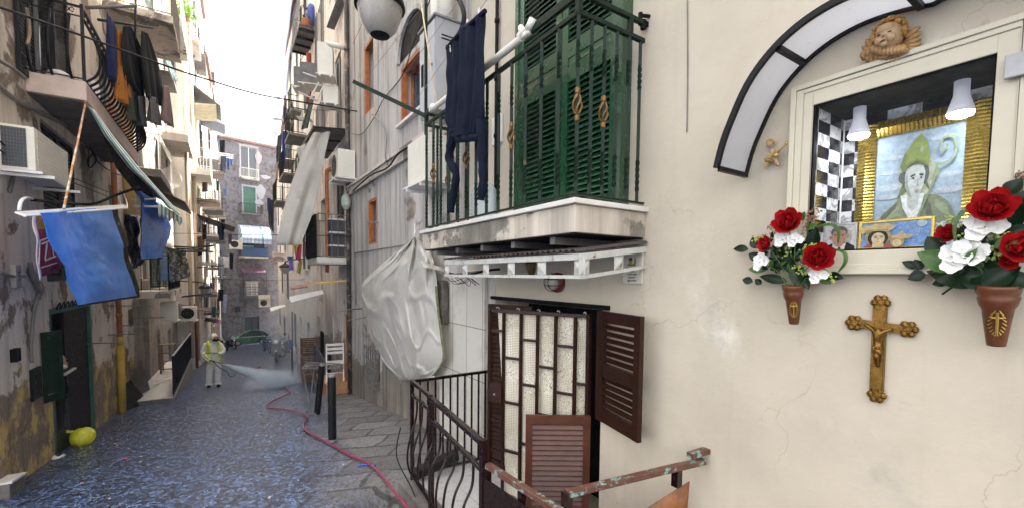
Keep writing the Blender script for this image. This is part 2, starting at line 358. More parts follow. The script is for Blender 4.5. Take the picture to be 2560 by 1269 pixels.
# ---------------------------------------------------------------- louvred shutters, windows
def louver(mb,o,ux,h,wd,out,stile=.05,pitch=.045,th=.035,mid=None,ms=0,mf=0,tilt=1.45):
    """panel: origin o bottom corner, ux unit horizontal, out unit outward normal"""
    o=V(o);ux=V(ux);out=V(out);uz=V((0,0,1))
    def bx(a,b,c,d,t0,t1,mi):
        mb.mi=mi
        c8=[o+ux*x+uz*z+out*t for z in(c,d) for x,t in((a,t0),(b,t0),(b,t1),(a,t1))]; mb.hexa(c8)
    bx(0,stile,0,h,0,th,mf); bx(wd-stile,wd,0,h,0,th,mf)
    rails=[(0,stile*1.6),(h-stile*1.3,h)]
    if mid: rails+=[(q*h-stile*.8,q*h+stile*.8) for q in mid]
    rails.sort()
    for a,b in rails: bx(stile,wd-stile,a,b,.002,th-.002,mf)
    for k in range(len(rails)-1):
        z=rails[k][1]+pitch*.4
        while z<rails[k+1][0]-pitch*.5:
            mb.mi=ms
            t0,t1=.004,th-.006; dz=pitch*.62*tilt; e=.006
            mb.hexa([o+ux*x+uz*zz+out*t for (zs) in((0,),(e,)) for x,t,zz in((stile,t0,z+dz+zs[0]),(wd-stile,t0,z+dz+zs[0]),(wd-stile,t1,z+zs[0]),(stile,t1,z+zs[0]))])
            z+=pitch
class House:
    """one building: street wall between plan points A and B (outward to the left of A->B), with real openings"""
    def __init__(s,name,label,A,B,z0,z1,m,depth=7,side=1,roofm=None):
        s.A=V((*A,0));s.B=V((*B,0));s.t=(s.B-s.A).normalized();s.L=(s.B-s.A).length
        s.n=V((-s.t.y,s.t.x,0))*side; s.z0=z0;s.z1=z1;s.m=m;s.depth=depth;s.holes=[]
        s.root=thing(name,label,'building',((s.A+s.B)/2+V((0,0,gz(s.A.x,(s.A.y+s.B.y)/2)))))
        s.roofm=roofm or m_roof
    def pt(s,u,z,o=0): return s.A+s.t*u+V((0,0,z))+s.n*o
    def u(s,p): return (V(p)-s.A).dot(s.t)
    def hole(s,u0,u1,z0,z1,d=.22,back=1): s.holes.append((min(u0,u1),max(u0,u1),z0,z1,d,back)); return s.holes[-1]
    def finish(s,backm=None):
        w=MB(); us=sorted({0,s.L,*[h[0] for h in s.holes],*[h[1] for h in s.holes]}); zs=sorted({s.z0,s.z1,*[h[2] for h in s.holes],*[h[3] for h in s.holes]})
        for i in range(len(us)-1):
            for j in range(len(zs)-1):
                uc=(us[i]+us[i+1])/2; zc=(zs[j]+zs[j+1])/2
                if any(h[0]<uc<h[1] and h[2]<zc<h[3] for h in s.holes): continue
                w.poly([s.pt(us[i],zs[j]),s.pt(us[i+1],zs[j]),s.pt(us[i+1],zs[j+1]),s.pt(us[i],zs[j+1])],0)
        for (a,b,c,d,dp,bk) in s.holes:
            for q in([(a,c),(b,c)],[(b,c),(b,d)],[(b,d),(a,d)],[(a,d),(a,c)]):
                w.poly([s.pt(*q[0]),s.pt(*q[1]),s.pt(*q[1],-dp),s.pt(*q[0],-dp)],0)
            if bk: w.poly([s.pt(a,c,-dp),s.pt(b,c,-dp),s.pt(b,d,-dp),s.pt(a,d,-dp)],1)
        D=s.depth
        w.poly([s.pt(0,s.z0),s.pt(0,s.z0,-D),s.pt(0,s.z1,-D),s.pt(0,s.z1)],0); w.poly([s.pt(s.L,s.z0),s.pt(s.L,s.z0,-D),s.pt(s.L,s.z1,-D),s.pt(s.L,s.z1)],0)
        w.poly([s.pt(0,s.z0,-D),s.pt(s.L,s.z0,-D),s.pt(s.L,s.z1,-D),s.pt(0,s.z1,-D)],0)
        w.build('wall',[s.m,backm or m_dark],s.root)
        r=MB(); c=[s.pt(0,s.z1,.18),s.pt(s.L,s.z1,.18),s.pt(s.L,s.z1,-D),s.pt(0,s.z1,-D)]
        r.hexa(c+[q+V((0,0,.22)) for q in c]); r.build('roof',s.roofm,s.root)
    def window(s,u0,u1,z0,z1,kind='shut',m=None,d=.2,sill=True,surround=False,pitch=.07):
        s.hole(u0,u1,z0,z1,d); m=m or m_greenshut
        w=u1-u0
        if kind=='shut':
            f=MB(); louver(f,s.pt(u0+.01,z0+.02,-.07),s.t,z1-z0-.04,w/2-.014,s.n,pitch=pitch); f.build('shutter',m,s.root)
            f=MB(); louver(f,s.pt(u0+w/2+.004,z0+.02,-.07),s.t,z1-z0-.04,w/2-.014,s.n,pitch=pitch); f.build('shutter',m,s.root)
        elif kind=='open':
            f=MB(); louver(f,s.pt(u0-w/2,z0+.02,.012),s.t,z1-z0-.04,w/2-.02,s.n,pitch=pitch); f.build('shutter',m,s.root)
            f=MB(); louver(f,s.pt(u1+.02,z0+.02,.012),s.t,z1-z0-.04,w/2-.02,s.n,pitch=pitch); f.build('shutter',m,s.root)
            s.glass(u0,u1,z0,z1,d)
        else: s.glass(u0,u1,z0,z1,d,m)
        if sill:
            k=MB(); k.bb((0,0,0),(0,0,0)) if 0 else None
            c=[s.pt(u0-.07,z0-.05,-.02),s.pt(u1+.07,z0-.05,-.02),s.pt(u1+.07,z0-.05,.07),s.pt(u0-.07,z0-.05,.07)]
            k.hexa(c+[q+V((0,0,.045)) for q in c]); k.build('sill',m_marble,s.root)
        if surround:
            k=MB()
            for a,b,c_,d_ in((u0-.14,u0-.004,z0,z1+.12),(u1+.004,u1+.14,z0,z1+.12),(u0-.004,u1+.004,z1+.004,z1+.12),(u0-.2,u1+.2,z1+.123,z1+.2)):
                o_=.04 if b-a<.3 or d_-c_<.2 else .04
                q=[s.pt(a,c_,.0),s.pt(b,c_,.0),s.pt(b,c_,o_),s.pt(a,c_,o_)]; k.hexa(q+[x+V((0,0,d_-c_)) for x in q])
            k.build('surround',m_patch,s.root)
    def glass(s,u0,u1,z0,z1,d,m=None):
        m=m or m_offwhite
        f=MB()
        for a,b,c,e in((u0,u0+.05,z0,z1),(u1-.05,u1,z0,z1),(u0+.05,u1-.05,z0,z0+.06),(u0+.05,u1-.05,z1-.05,z1),((u0+u1)/2-.03,(u0+u1)/2+.03,z0+.06,z1-.05)):
            q=[s.pt(a,c,-d+.03),s.pt(b,c,-d+.03),s.pt(b,c,-d+.08),s.pt(a,c,-d+.08)]; f.hexa(q+[x+V((0,0,e-c)) for x in q])
        fo=f.build('window_frame',m,s.root)
        p=MB(); p.poly([s.pt(u0+.04,z0+.04,-d+.05),s.pt(u1-.04,z0+.04,-d+.05),s.pt(u1-.04,z1-.04,-d+.05),s.pt(u0+.04,z1-.04,-d+.05)]); p.build('pane',m_glass,fo)
# ---------------------------------------------------------------- houses
YR=4.75
R1=House('cream_house','cream rendered house with the green balcony door and the glazed wall shrine',(2.5,-4.5),(2.5,YR),-4,24,m_cream,side=1)
R2=House('grey_house','stained grey house between the cream shrine house and the black downpipe',(2.5,YR),(2.5,10.87),-5,24,m_oldgrey,side=1)
R3=House('pink_grey_house','tall narrow house behind the balcony with black trays and black awning',(2.5,10.87),(2.78,18.3),-6,16.2,m_right3,side=1)
R4=House('blue_netted_house','house with blue netting on its roof edge on the right beyond the white tarpaulin',(2.80,18.3),(3.0,28),-8,12.0,m_left3,side=1)
R5=House('far_right_house','low distant house on the right above the parked scooters',(3.1,28),(5.0,57),-10,9.8,m_right3,side=1)
L1=House('peeling_house','peeling grey and ochre house with the green door and the big iron balcony',(-2.2,6.9),(-2.2,16),-6,20,m_left,side=-1)
L2=House('pale_house','pale sunlit house on the left with the bowed white iron balcony',(-2.2,16),(-2.05,26.6),-7,20.5,m_left2,side=-1)
L3=House('sunlit_corner_house','sunlit house on the left that steps forward into the street with corner downpipe',(-1.38,26.6),(-1.05,40),-9,18.5,m_left3,side=-1)
L4=House('far_left_house','farthest house on the left beside the facade that closes the street',(-1.0,40),(-.55,56.5),-10,16.0,m_left2,side=-1)
FA=House('end_house','grey house with flaking paint that closes the far end of the street',(-2.2,57),(8.0,59.5),-10,14.6,m_far,side=-1,depth=9)
def U(h,px,py,o=0):
    p=PP(px,py,(h.A.x,h.A.y),(h.B.x,h.B.y),0); return h.u(p),p.z
def win(h,x0,y0,x1,y1,**k):   # opening from its two picture corners
    a,za=U(h,x0,y0); b,zb=U(h,x1,y1); h.window(min(a,b),max(a,b),min(za,zb),max(za,zb),**k)
# grey house openings
R2.window(6.12-YR,7.28-YR,2.5,3.42,kind='glass',m=m_orangewood,d=.26,sill=True)
k=MB()                                  # arched recess over the window
R2.window(8.85-YR,9.55-YR,3.3,4.7,kind='glass',m=m_orangewood,d=.3,sill=False)
R2.window(8.7-YR,9.32-YR,.62,1.52,kind='glass',m=m_orangewood,d=.3,sill=False)
R2.hole(8.55-YR,9.45-YR,-2.28,-1.5,d=.25)
R2.hole(5.6-YR,6.4-YR,.6,1.5,d=.2) if 0 else None
R2.finish()
# window lining in orange wood
for y0,y1,z0,z1 in((8.85,9.55,3.3,4.7),(8.7,9.32,.62,1.52),(6.12,7.28,2.5,3.42)):
    k=MB()
    k.bb((2.505,y0,z0),(2.60,y0+.05,z1)); k.bb((2.505,y1-.05,z0),(2.60,y1,z1)); k.bb((2.505,y0+.05,z1-.05),(2.6,y1-.05,z1)); k.bb((2.505,y0+.05,z0),(2.6,y1-.05,z0+.04))
    k.build('window_lining',m_orangewood,R2.root)
k=MB(); c=V((2.47,6.7,3.5))                # arch moulding with dark tympanum
pts=[V((2.5,6.7+.60*math.cos(a),3.5+.52*math.sin(a))) for a in [PI*i/18 for i in range(19)]]
for i in range(18):
    a,b=pts[i],pts[i+1]; o_=V((-.05,0,0)); e=1.1
    A2=V((2.5,6.7+(a.y-6.7)*1.12,3.5+(a.z-3.5)*1.12)); B2=V((2.5,6.7+(b.y-6.7)*1.12,3.5+(b.z-3.5)*1.12))
    k.hexa([a,b,b+o_,a+o_,A2,B2,B2+o_,A2+o_])
k.build('arch_moulding',m_oldgrey,R2.root)
k=MB(); k.poly([p+V((-.003,0,0)) for p in pts]); k.build('arch_infill',m_dark,R2.root)
k=MB(); k.bb((2.44,YR+.01,1.86),(2.5,10.86,2.0)); k.bb((2.40,YR+.01,2.0),(2.5,10.86,2.05)); k.build('string_course',m_slab,R2.root)
# iron grille of the cellar opening
k=MB()
for i in range(6): y=8.6+i*.16; k.bar((2.42,y,-2.32),(2.42,y,-1.46),.018)
for i in range(5): z=-2.25+i*.18; k.bar((2.425,8.5,z),(2.425,9.5,z),.018)
for y in(8.5,9.5):
    for z in(-2.25,-1.53): k.bar((2.42,y,z),(2.52,y,z),.02)
k.build('window_grille',m_greyiron,R2.root)
# tiled patch next to the landing
def tiles():
    m,n,b=_new('cream_wall_tiles'); g=_N(n,'NewGeometry').outputs['Position']; v=_map(n,g,(1,1,1),(0,R(90),R(90)))
    sep=_N(n,'SeparateXYZ'); n.links.new(g,sep.inputs[0]); cb=_N(n,'CombineXYZ'); n.links.new(sep.outputs[1],cb.inputs[0]); n.links.new(sep.outputs[2],cb.inputs[1])
    br=_N(n,'TexBrick'); br.offset=0; br.inputs['Scale'].default_value=1; br.inputs['Brick Width'].default_value=.40; br.inputs['Row Height'].default_value=.62; br.inputs['Mortar Size'].default_value=.006
    br.inputs['Color1'].default_value=(.60,.57,.52,1); br.inputs['Color2'].default_value=(.66,.63,.57,1); br.inputs['Mortar'].default_value=(.25,.2,.15,1); n.links.new(cb.outputs[0],br.inputs['Vector'])
    c=_mix(n,_ramp(n,_noise(n,g,2.5,7,.7),.5,.75),br.outputs['Color'],(.40,.36,.31)); n.links.new(c,b.inputs['Base Color']); b.inputs['Roughness'].default_value=.35
    _bump(n,br.outputs['Fac'],-.5,.004,b); return m
m_tile=tiles()
k=MB(); k.bb((2.475,4.36,-2.3),(2.4999,5.62,.02)); k.build('wall_tiling',m_tile,R2.root)
# cream house openings
R1.hole(2.5+4.5,4.15+4.5,-2.12,-.26,d=.45)
R1.hole(2.30+4.5,3.62+4.5,.49,2.98,d=.16)
R1.hole(.42+4.5,1.04+4.5,.135,.86,d=.34,back=0)
R1.finish()
# wet grey plaster patch beside the low doorway
k=MB(); k.bb((2.4965,4.151,-2.12),(2.4995,4.62,.4)); k.build('grey_patch',m_oldgrey,R1.root)
# pink house R3
a=R3
a.window(.75,2.0,.33,2.62,kind='shut',m=m_darkshut,sill=False,pitch=.06)
a.hole(.08,.75,-2.95,-1.0,d=.25)
a.hole(1.9,2.7,-3.3,-1.2,d=.3); a.hole(3.6,4.5,-3.7,-1.5,d=.3); a.hole(5.4,6.4,-3.8,-1.5,d=.3)
for f in(3.6,6.6,9.6):
    a.window(1.0,1.95,f,f+2.1,kind='shut',m=m_greyshut,sill=False); a.window(4.2,5.1,f+.2,f+2.0,kind='open',m=m_greyshut)
a.window(4.0,4.9,.4,2.4,kind='glass'); a.finish()
for h,floors,us,mm in((R4,(-3.9,.2,3.4,6.4,9.0),(1.2,3.8,6.6),m_greenshut),(R5,(-5.2,-1.6,1.6,4.8),(2.5,6,9.5,13,17,22),m_greyshut),
        (L3,(-2.6,.6,3.9,7.1,10.4,13.8),(1.6,4.6,7.6,10.6),m_greenshut),(L4,(-4.2,-1,2.2,5.6,9,12.2),(2,5.5,9,12.5),m_greyshut)):
    for i,z in enumerate(floors):
        for j,u in enumerate(us):
            h.window(u,u+.95,z,z+(2.1 if i else 1.9),kind=['shut','glass','open'][(i*2+j)%3],m=mm if (i+j)%3==0 else m_darkshut,sill=True,pitch=.11)
    h.finish()
# pale house L2
for f in(2.95,5.5,8.8,12.2,15.6):
    for u in(1.6,5.0,8.2): L2.window(u,u+.95,f,f+2.1,kind='shut' if u>3 else 'glass',m=m_greyshut if f>3 else m_darkshut,sill=False,pitch=.09)
L2.window(1.4,2.3,-.2,1.7,kind='open',m=m_offwhite,pitch=.08)
for u in(3.6,5.2,6.8): L2.window(u,u+.8,-.55,1.1,kind='open',m=m_greenshut,sill=True,pitch=.2)
L2.hole(1.55,2.5,-3.85,-1.55,d=.35); L2.hole(4.2,5.0,-4.2,-2.1,d=.3); L2.hole(7.2,8.1,-4.5,-2.4,d=.3)
L2.finish()
# peeling house L1 : Y = u + 6.9
L1.window(2.0,3.6,2.56,4.95,kind='glass',m=m_greyshut,d=.2,sill=False)
L1.window(2.2,4.0,-.15,2.2,kind='shut',m=m_darkshut,sill=False,pitch=.06)
L1.window(6.6,7.5,.0,2.0,kind='shut',m=m_greyshut,sill=False)
L1.window(6.0,6.9,2.8,4.8,kind='shut',m=m_greyshut,sill=False)
for f in(6.4,10,13.4): 
    for u in(2.2,6.0): L1.window(u,u+1.1,f,f+2.1,kind='open',m=m_greyshut)
L1.hole(2.2,4.6,-3.1,-.55,d=.25)
L1.hole(5.15,5.45,-1.55,-.75,d=.2); L1.hole(6.35,6.65,-1.35,-.8,d=.2); L1.hole(8.35,9.0,-3.55,-1.0,d=.25)
L1.finish()
# big iron-balcony door shutters, opened
k=MB(); louver(k,(-2.19,8.9-.62,2.58),(0,1,0),2.3,.6,(1,0,0),pitch=.055); k.build('shutter',m_darkshut,L1.root)
k=MB(); louver(k,(-2.19,9.75,2.58),(0,1,0),2.3,.75,(1,0,0),pitch=.055); k.build('shutter',m_darkshut,L1.root)
# end house windows
win(FA,603,442,642,372,kind='glass',m=m_white,sill=False,surround=True)
win(FA,609,532,638,470,kind='shut',m=m_greenshut,sill=False,surround=True,pitch=.12)
win(FA,608,636,660,603,kind='glass',m=m_darkshut,sill=False)
win(FA,618,738,642,706,kind='glass',m=m_white,sill=False,surround=True)
win(FA,613,842,648,790,kind='glass',m=m_brownwood,sill=False)
win(FA,586,780,600,765,kind='glass',m=m_darkshut,sill=False)
FA.finish()
for x,y,s_ in((640,695,1),): pass
# pale repair patches on the end facade
def patch(px,py,w_,h_):
    u,z=U(FA,px,py); k=MB(); k.poly([FA.pt(u+w_*math.cos(a)*(1+.15*math.sin(3*a)),z+h_*math.sin(a)*(1+.12*math.cos(4*a)),.02) for a in [2*PI*i/20 for i in range(20)]]); k.build('repair_patch',m_patch,FA.root)
patch(664,443,.55,.22); patch(652,480,.5,.8); patch(648,508,.45,.4); patch(646,395,.35,.7)
# ---------------------------------------------------------------- balconies
bal_i=0
def balcony(house,label,wallX,outX,y0,y1,z,th,ms,rail=None,rh=1.0,rm=None,pitch=.12,bow=0,lip=None,r=.008,under=None,ends=(1,1),toprails=1):
    """z = top of the slab; wallX/outX plan positions; y0..y1 along the street"""
    k=MB(); k.bb((wallX,y0,z-th),(outX,y1,z))
    sl=k.build('balcony',ms,house.root,bevel=0)
    if lip: 
        s=.03*(1 if outX>wallX else -1); k=MB(); k.bb((wallX,y0-.03,z+.001),(outX+s,y1+.03,z+.03)); k.build('edge_slab',lip,sl)
    if rail:
        zb=z+.03; dirx=1 if outX>wallX else -1
        ox=outX-.03*dirx
        corners=[(wallX,y0+.03),(ox,y0+.03),(ox,y1-.03),(wallX,y1-.03)]
        R_=MB()
        for t_ in range(toprails+1):
            zz=zb+ (0.03 if t_==0 else rh-(t_-1)*.12)
            for i in range(3):
                if i==0 and not ends[0] or i==2 and not ends[1]: continue
                R_.bar((*corners[i],zz),(*corners[i+1],zz),.03 if t_ else .02,.02)
        for i in range(3):
            if i==0 and not ends[0] or i==2 and not ends[1]: continue
            a=V((*corners[i],zb));b=V((*corners[i+1],zb)); n_=max(2,int((b-a).length/pitch)); tt=(b-a).normalized()
            ou=V((0,-1,0)) if i==0 else V((dirx,0,0)) if i==1 else V((0,1,0))
            for j in range(n_+1):
                p=a.lerp(b,j/n_)
                if bow:
                    R_.tube([p+ou*bow*f+V((0,0,h*rh)) for h,f in((0,0),(.1,.55),(.25,.95),(.4,1),(.6,.7),(.8,.25),(1,0))],r,4,cap=False)
                else: R_.tube([p,p+V((0,0,rh))],r,4,cap=False)
        R_.build('railing',rm or m_black,sl)
    if under:
        n_=int((y1-y0)/.55)
        for j in range(n_+1):
            k=MB(); y=y0+.06+(y1-y0-.12)*j/n_; k.bar((wallX,y,z-th-.04),(outX,y,z-th-.04),.06,.07); k.build('joist',under,sl)
    return sl
# ================================================================ green balcony of the cream house
Z0=.49
sl=MB(); sl.bb((1.84,2.10,.28),(2.5,4.64,.455)); slab=sl.build('balcony',m_slabworn,R1.root,bevel=.006)
k=MB(); k.bb((1.81,2.07,.457),(2.5,4.67,Z0)); k.build('edge_slab',m_marble,slab,bevel=.004)
for y in(2.4,2.9,3.4,3.9,4.4): k=MB(); k.bar((1.9,y,.246),(2.5,y,.246),.05,.05); k.build('joist',m_greyiron,slab)
k=MB(); k.bb((1.86,2.12,.272),(2.5,4.62,.279)); k.build('underside_shade',mat('painted_shade',(.035,.028,.026),.95,var=.4,vs=3),slab)  # added dark sheet: deep shade below the slab put into its colour
# shutters of the balcony door
yy=[2.31,2.96,3.61]
for a,b in((2.315,2.955),(2.965,3.605)):
    k=MB(); louver(k,(2.455,a,Z0+.02),(0,1,0),2.45,b-a,(-1,0,0),stile=.075,pitch=.046,th=.04,mid=[.475,.555])
    # closed panel between the two mid rails
    k.mi=0; k.bb((2.445,a+.075,Z0+.02+2.45*.492),(2.425,b-.075,Z0+.02+2.45*.54))
    k.build('shutter',m_green,R1.root)
k=MB()
for y in(2.285,3.635): k.bb((2.40,y-.025,Z0),(2.52,y+.025,2.99))
k.bb((2.40,2.31,2.95),(2.52,3.61,2.99)); k.build('door_frame',m_green,R1.root)
# railing
zt=1.64; zh=1.76; xo=1.87; ya,yb=2.13,4.60
rl=MB()
rl.bar((xo,ya,Z0+.035),(xo,yb,Z0+.035),.035,.012); rl.bar((xo,ya,Z0+.035),(2.5,ya,Z0+.035),.035,.012); rl.bar((xo,yb,Z0+.035),(2.5,yb,Z0+.035),.035,.012)
for z_,w_ in((zt,.05),(zh,.055)):
    rl.bar((xo,ya,z_),(xo,yb,z_),.03,w_ if z_==zh else .03); rl.bar((xo-.015,ya,z_),(2.47,ya,z_),.03,.03); rl.bar((xo-.015,yb,z_),(2.47,yb,z_),.03,.03)
for p in((xo,ya),(xo,yb),(2.33,ya)): rl.bar((*p,zt),(*p,zh),.035)
rl.bar((xo,ya,zh+.02),(2.15,ya+.3,zh+.55),.03)     # brace going up
railing=rl.build('railing',m_greenrail,slab,bevel=.003)
def baluster(p,h0,h1,orn=False,parent=slab):
    """thin square bar, twisted in two places, some with a bronze basket"""
    k=MB(); x,y=p
    segs=[]; 
    def seg(z0,z1,tw,n=9):
        k.tube([V((x,y,lerp(z0,z1,i/n))) for i in range(n+1)],.0155,4,twist=tw)
    L_=h1-h0
    seg(h0,h0+.08,0,2); seg(h0+.08,h0+.30,.55,14); seg(h0+.30,h0+.78,0,2); seg(h0+.78,h0+.95,.55,12); seg(h0+.95,h1,0,2)
    o=k.build('baluster',m_greenrail,parent)
    if orn:
        k=MB(); zc=h0+.56
        for s_ in(-1,1): k.lathe((x,y,zc+s_*.085),[(.012,-.02),(.019,-.012),(.015,0),(.019,.012),(.012,.02)],8)
        for j in range(4):
            k.tube([V((x+.03*math.sin(PI*t)*math.cos(j*PI/2+2.6*t),y+.03*math.sin(PI*t)*math.sin(j*PI/2+2.6*t),zc-.075+.15*t)) for t in [i/10 for i in range(11)]],.0075,5)
        b_=k.build('basket_ornament',m_gold,o,smooth=True)
for i in range(14):
    y=ya+.0+(yb-ya)*i/13
    baluster((xo,y),Z0+.03,zt,orn=(i%4==0))
for i in range(1,6):
    x=xo+(2.46-xo)*i/5.2; baluster((x,ya),Z0+.03,zt,orn=(i==2))
for i in range(1,5):
    x=xo+(2.46-xo)*i/4.6; baluster((x,yb),Z0+.03,zt,orn=(i==2))
# dark wall bolt at the end of the handrail
k=MB(); k.bar((2.47,ya,zh),(2.5,ya,zh+.0),.03); k.lathe((2.46,ya,zh-.01),[(.02,-.03),(.022,0),(.02,.03)],8); k.tube([(2.44,ya-.01,zh+.04),(2.5,ya-.02,zh+.05)],.012,6); k.tube([(2.43,ya,zh-.02),(2.43,ya,zh+.06)],.016,6)
k.build('handrail_bolt',m_blackm,R1.root)
# clothes-line arm and mast at the far corner
t=thing('clothes_line_frame','green iron arm and post with wires at the far corner of the green balcony','drying frame',(xo,4.62,zt))
k=MB(); k.bar((xo,4.62,zt-.1),(xo,4.62,3.6),.028); k.build('post',m_greenrail,t)
k=MB(); e1=PY(885,205,5.5); k.bar((xo,4.62,zh-.02),e1,.04,.045); arm=k.build('arm',m_greenrail,t,bevel=.002)
k=MB(); e0=PX(1350,-120,1.87)
for f_,q in((.12,(2000,)),(.5,()),(.82,())):
    a_=V((xo,4.62,zh)).lerp(e1,1-f_)+V((0,0,.02)); b_=V((1.9,2.2,3.0-.55*f_)); k.tube([a_,b_],.0025,4)
k.build('wire',m_greycable,t)
# rolled awning bar with cream brackets lying along the handrail
t=thing('awning_roller','cream awning roller bar with plastic brackets lying on the green handrail','awning',(xo,3.5,zh))
k=MB(); a_=PX(1082,273,1.85); b_=PX(1305,95,1.85); k.tube([a_,b_],.028,12); k.build('roller',m_offwhite,t,smooth=False)
for c_,nm in((a_,0),(b_,1)):
    k=MB(); d_=(b_-a_).normalized()
    k.sph(c_+V((0,0,.02)),(.035,.06,.035),10); k.bar(c_-d_*.07,c_+d_*.10,.035,.03); 
    if nm: k.tube([c_+d_*.08+V((0,0,.02)),c_+d_*.14+V((0,0,.065))],.03,10); k.tube([c_+d_*.03+V((0,0,.01)),c_-d_*.02+V((0,0,.085))],[.035,.022],8)
    k.build('bracket',m_offwhite,t,smooth=True)
tag((lambda k:k.build('bamboo_pole',mat('pale_cane',(.62,.5,.3),.6),smooth=True))(MB().tube([PX(1050,-10,1.84),PX(1092,262,1.84)],.008,8)),'thin pale cane leaning up from the cream awning roller','pole')
# ---------------------------------------------------------------- navy sweater pegged on the line
m_navy=mat('navy_knit',(.009,.016,.045),.9,var=.25,vs=20,bump=.4,bs=300,bd=.002,spec=.2)
def sweater():
    Y0=3.72
    # torso as double curved sheet between its left and right outline, pixel outline on a plane parallel to the rail
    X0=1.72
    Lp=smo([(1118,118),(1123,180),(1125,240),(1122,300),(1138,345)]); Rp=smo([(1213,30),(1213,120),(1214,200),(1210,280),(1190,338)])
    def out(pts,v):
        k_=v*(len(pts)-1);i=min(int(k_),len(pts)-2);f=k_-i; return lerp(pts[i][0],pts[i+1][0],f),lerp(pts[i][1],pts[i+1][1],f)
    k=MB()
    def fn(u,v):
        a=out(Lp,v);b=out(Rp,v); x=lerp(a[0],b[0],u); y=lerp(a[1],b[1],u)
        if v<.04: y+=6*math.sin(u*PI*3)
        p=PX(x,y,X0); fold=.030*math.sin(u*15+v*1.5)*min(1,.3+v)+.014*math.sin(u*31+3*v)+.02*nz(u*4,v*5)
        return p+V((-fold-.03*math.sin(PI*u),0,-.0))
    k.grid(fn,36,26)
    # hem gathered at the bottom
    for i in range(13):
        u=i/12; a=PX(lerp(1140,1192,u),lerp(338,332,u)+4,X0-.03); k.tube([a,a+V((.004*math.sin(i*2),0,-.05))],.012,6)
    # neck roll along the top
    k.tube(smooth_path([PX(1118,122,X0-.012),PX(1140,95,X0-.02),PX(1175,62,X0-.02),PX(1213,28,X0-.012)],6),.016,8)
    # the two sleeves hanging down
    def sleeve(c,w):
        P_=smooth_path([PX(x,y,X0+.01) for x,y in c],6); n=len(P_)
        k.tube(P_,[lerp(w,w*.72,i/(n-1))*(1+.12*math.sin(i*1.3)) for i in range(n)],10)
    sleeve([(1136,325),(1127,365),(1124,400),(1140,435),(1134,480),(1127,530)],.040)
    sleeve([(1196,260),(1205,330),(1206,400),(1208,450),(1202,500)],.042)
    o=k.build('sweater',m_navy,smooth=True,solid=.006)
    tag(o,'navy blue jumper hung upside down on the line with its sleeves dangling','sweater')
    for i,(x,y) in enumerate(((1126,118),(1168,66),(1197,38))):
        p=PX(x,y,X0-.02); k=MB()
        k.bar(p+V((0,-.006,-.045)),p+V((0,.006,.05)),.008,.008); k.bar(p+V((0,.012,-.045)),p+V((0,-.014,.05)),.008,.008); k.tube([p+V((-.008,0,.01)),p+V((.008,0,.01))],.006,6)
        tag(k.build('clothes_peg',m_white),['white peg at the lower left end of the jumper waistband','white peg in the middle of the jumper waistband','white peg at the upper right end of the jumper waistband'][i],'peg','pegs on the navy jumper')
sweater()
# water jug on the balcony floor
p=V((2.1,3.72,Z0+.0)); t=thing('water_jug','large clear ribbed plastic water jug with blue cap on the green balcony','jug',p)
k=MB(); prof=[(.0,0),(.115,0),(.125,.02)]+[(.125-.005*(i%2),.03+i*.018) for i in range(16)]+[(.12,.33),(.09,.38),(.035,.42),(.03,.45)]
k.lathe(p,prof,20); k.build('body',mat('clear_pet',(.55,.66,.72),.12,var=0,bump=0,alpha=.45),t,smooth=True)
k=MB(); k.lathe(p,[(.034,.45),(.036,.452),(.036,.485),(.030,.49)],14); k.build('cap',mat('blue_plastic',(.03,.10,.35),.4),t,smooth=True)
# ---------------------------------------------------------------- things on the grey house wall
t=thing('meter_cabinet','tall grey metal cabinet on the grey wall beyond the jumper','cabinet',(2.3,5.15,2.0))
k=MB(); k.bb((2.13,4.95,1.98),(2.5,5.45,3.05)); k.build('body',mat('cabinet_grey',(.36,.36,.37),.45,var=.08),t,bevel=.004)
k=MB(); k.bb((2.115,4.97,2.0),(2.129,5.43,3.02)); d_=k.build('door',mat('cabinet_grey2',(.46,.47,.50),.4,var=.06),t)
k=MB(); k.bb((2.105,5.30,2.36),(2.114,5.36,2.62)); k.bb((2.108,5.02,2.5),(2.114,5.04,2.53)); k.build('slot',m_blackm,d_)
k=MB(); k.bb((2.10,4.93,3.051),(2.5,5.47,3.075)); k.build('lid',m_greyshut,t)
for z in(2.85,2.81): k=MB(); k.bb((2.2,4.942,z),(2.42,4.949,z+.012)); k.build('vent_slot',m_blackm,t)
t=thing('flue_pipe','fat cream flue pipe rising with elbow behind the grey meter cabinet','pipe',(2.32,5.3,3.1))
k=MB(); k.tube([(2.34,5.15,3.08),(2.34,5.15,3.9)],.09,16); k.tube([(2.34,5.42,3.08),(2.34,5.42,3.75)],.075,16); k.build('pipe',m_offwhite,t,smooth=True)
k=MB(); k.tube(smooth_path([PX(1135,105,2.25),PX(1153,75,2.25),PX(1160,40,2.25),PX(1150,5,2.25),PX(1130,-30,2.25)],6),.028,8); 
tag(k.build('black_hose',m_cable,smooth=True),'thick black corrugated hose looping over the grey meter cabinet','hose')
k=MB(); a_=PX(1243,0,2.46); k.tube([V((2.46,a_.y,a_.z+1)),V((2.46,a_.y,1.0)),V((2.46,a_.y,Z0))],.02,8)
for z in(.9,1.5,2.1,2.7): k.tube([(2.46,a_.y,z-.02),(2.46,a_.y,z+.02)],.028,8)
tag(k.build('black_wall_pipe',m_blackm,smooth=True),'black pipe on the wall beside the green balcony door','pipe')
k=MB(); k.bb((2.47,4.02,1.42),(2.5,4.22,1.72)); tag(k.build('gas_meter_plate',m_white,bevel=.01),'white rounded plate with tap on wall behind the green railing','wall plate')
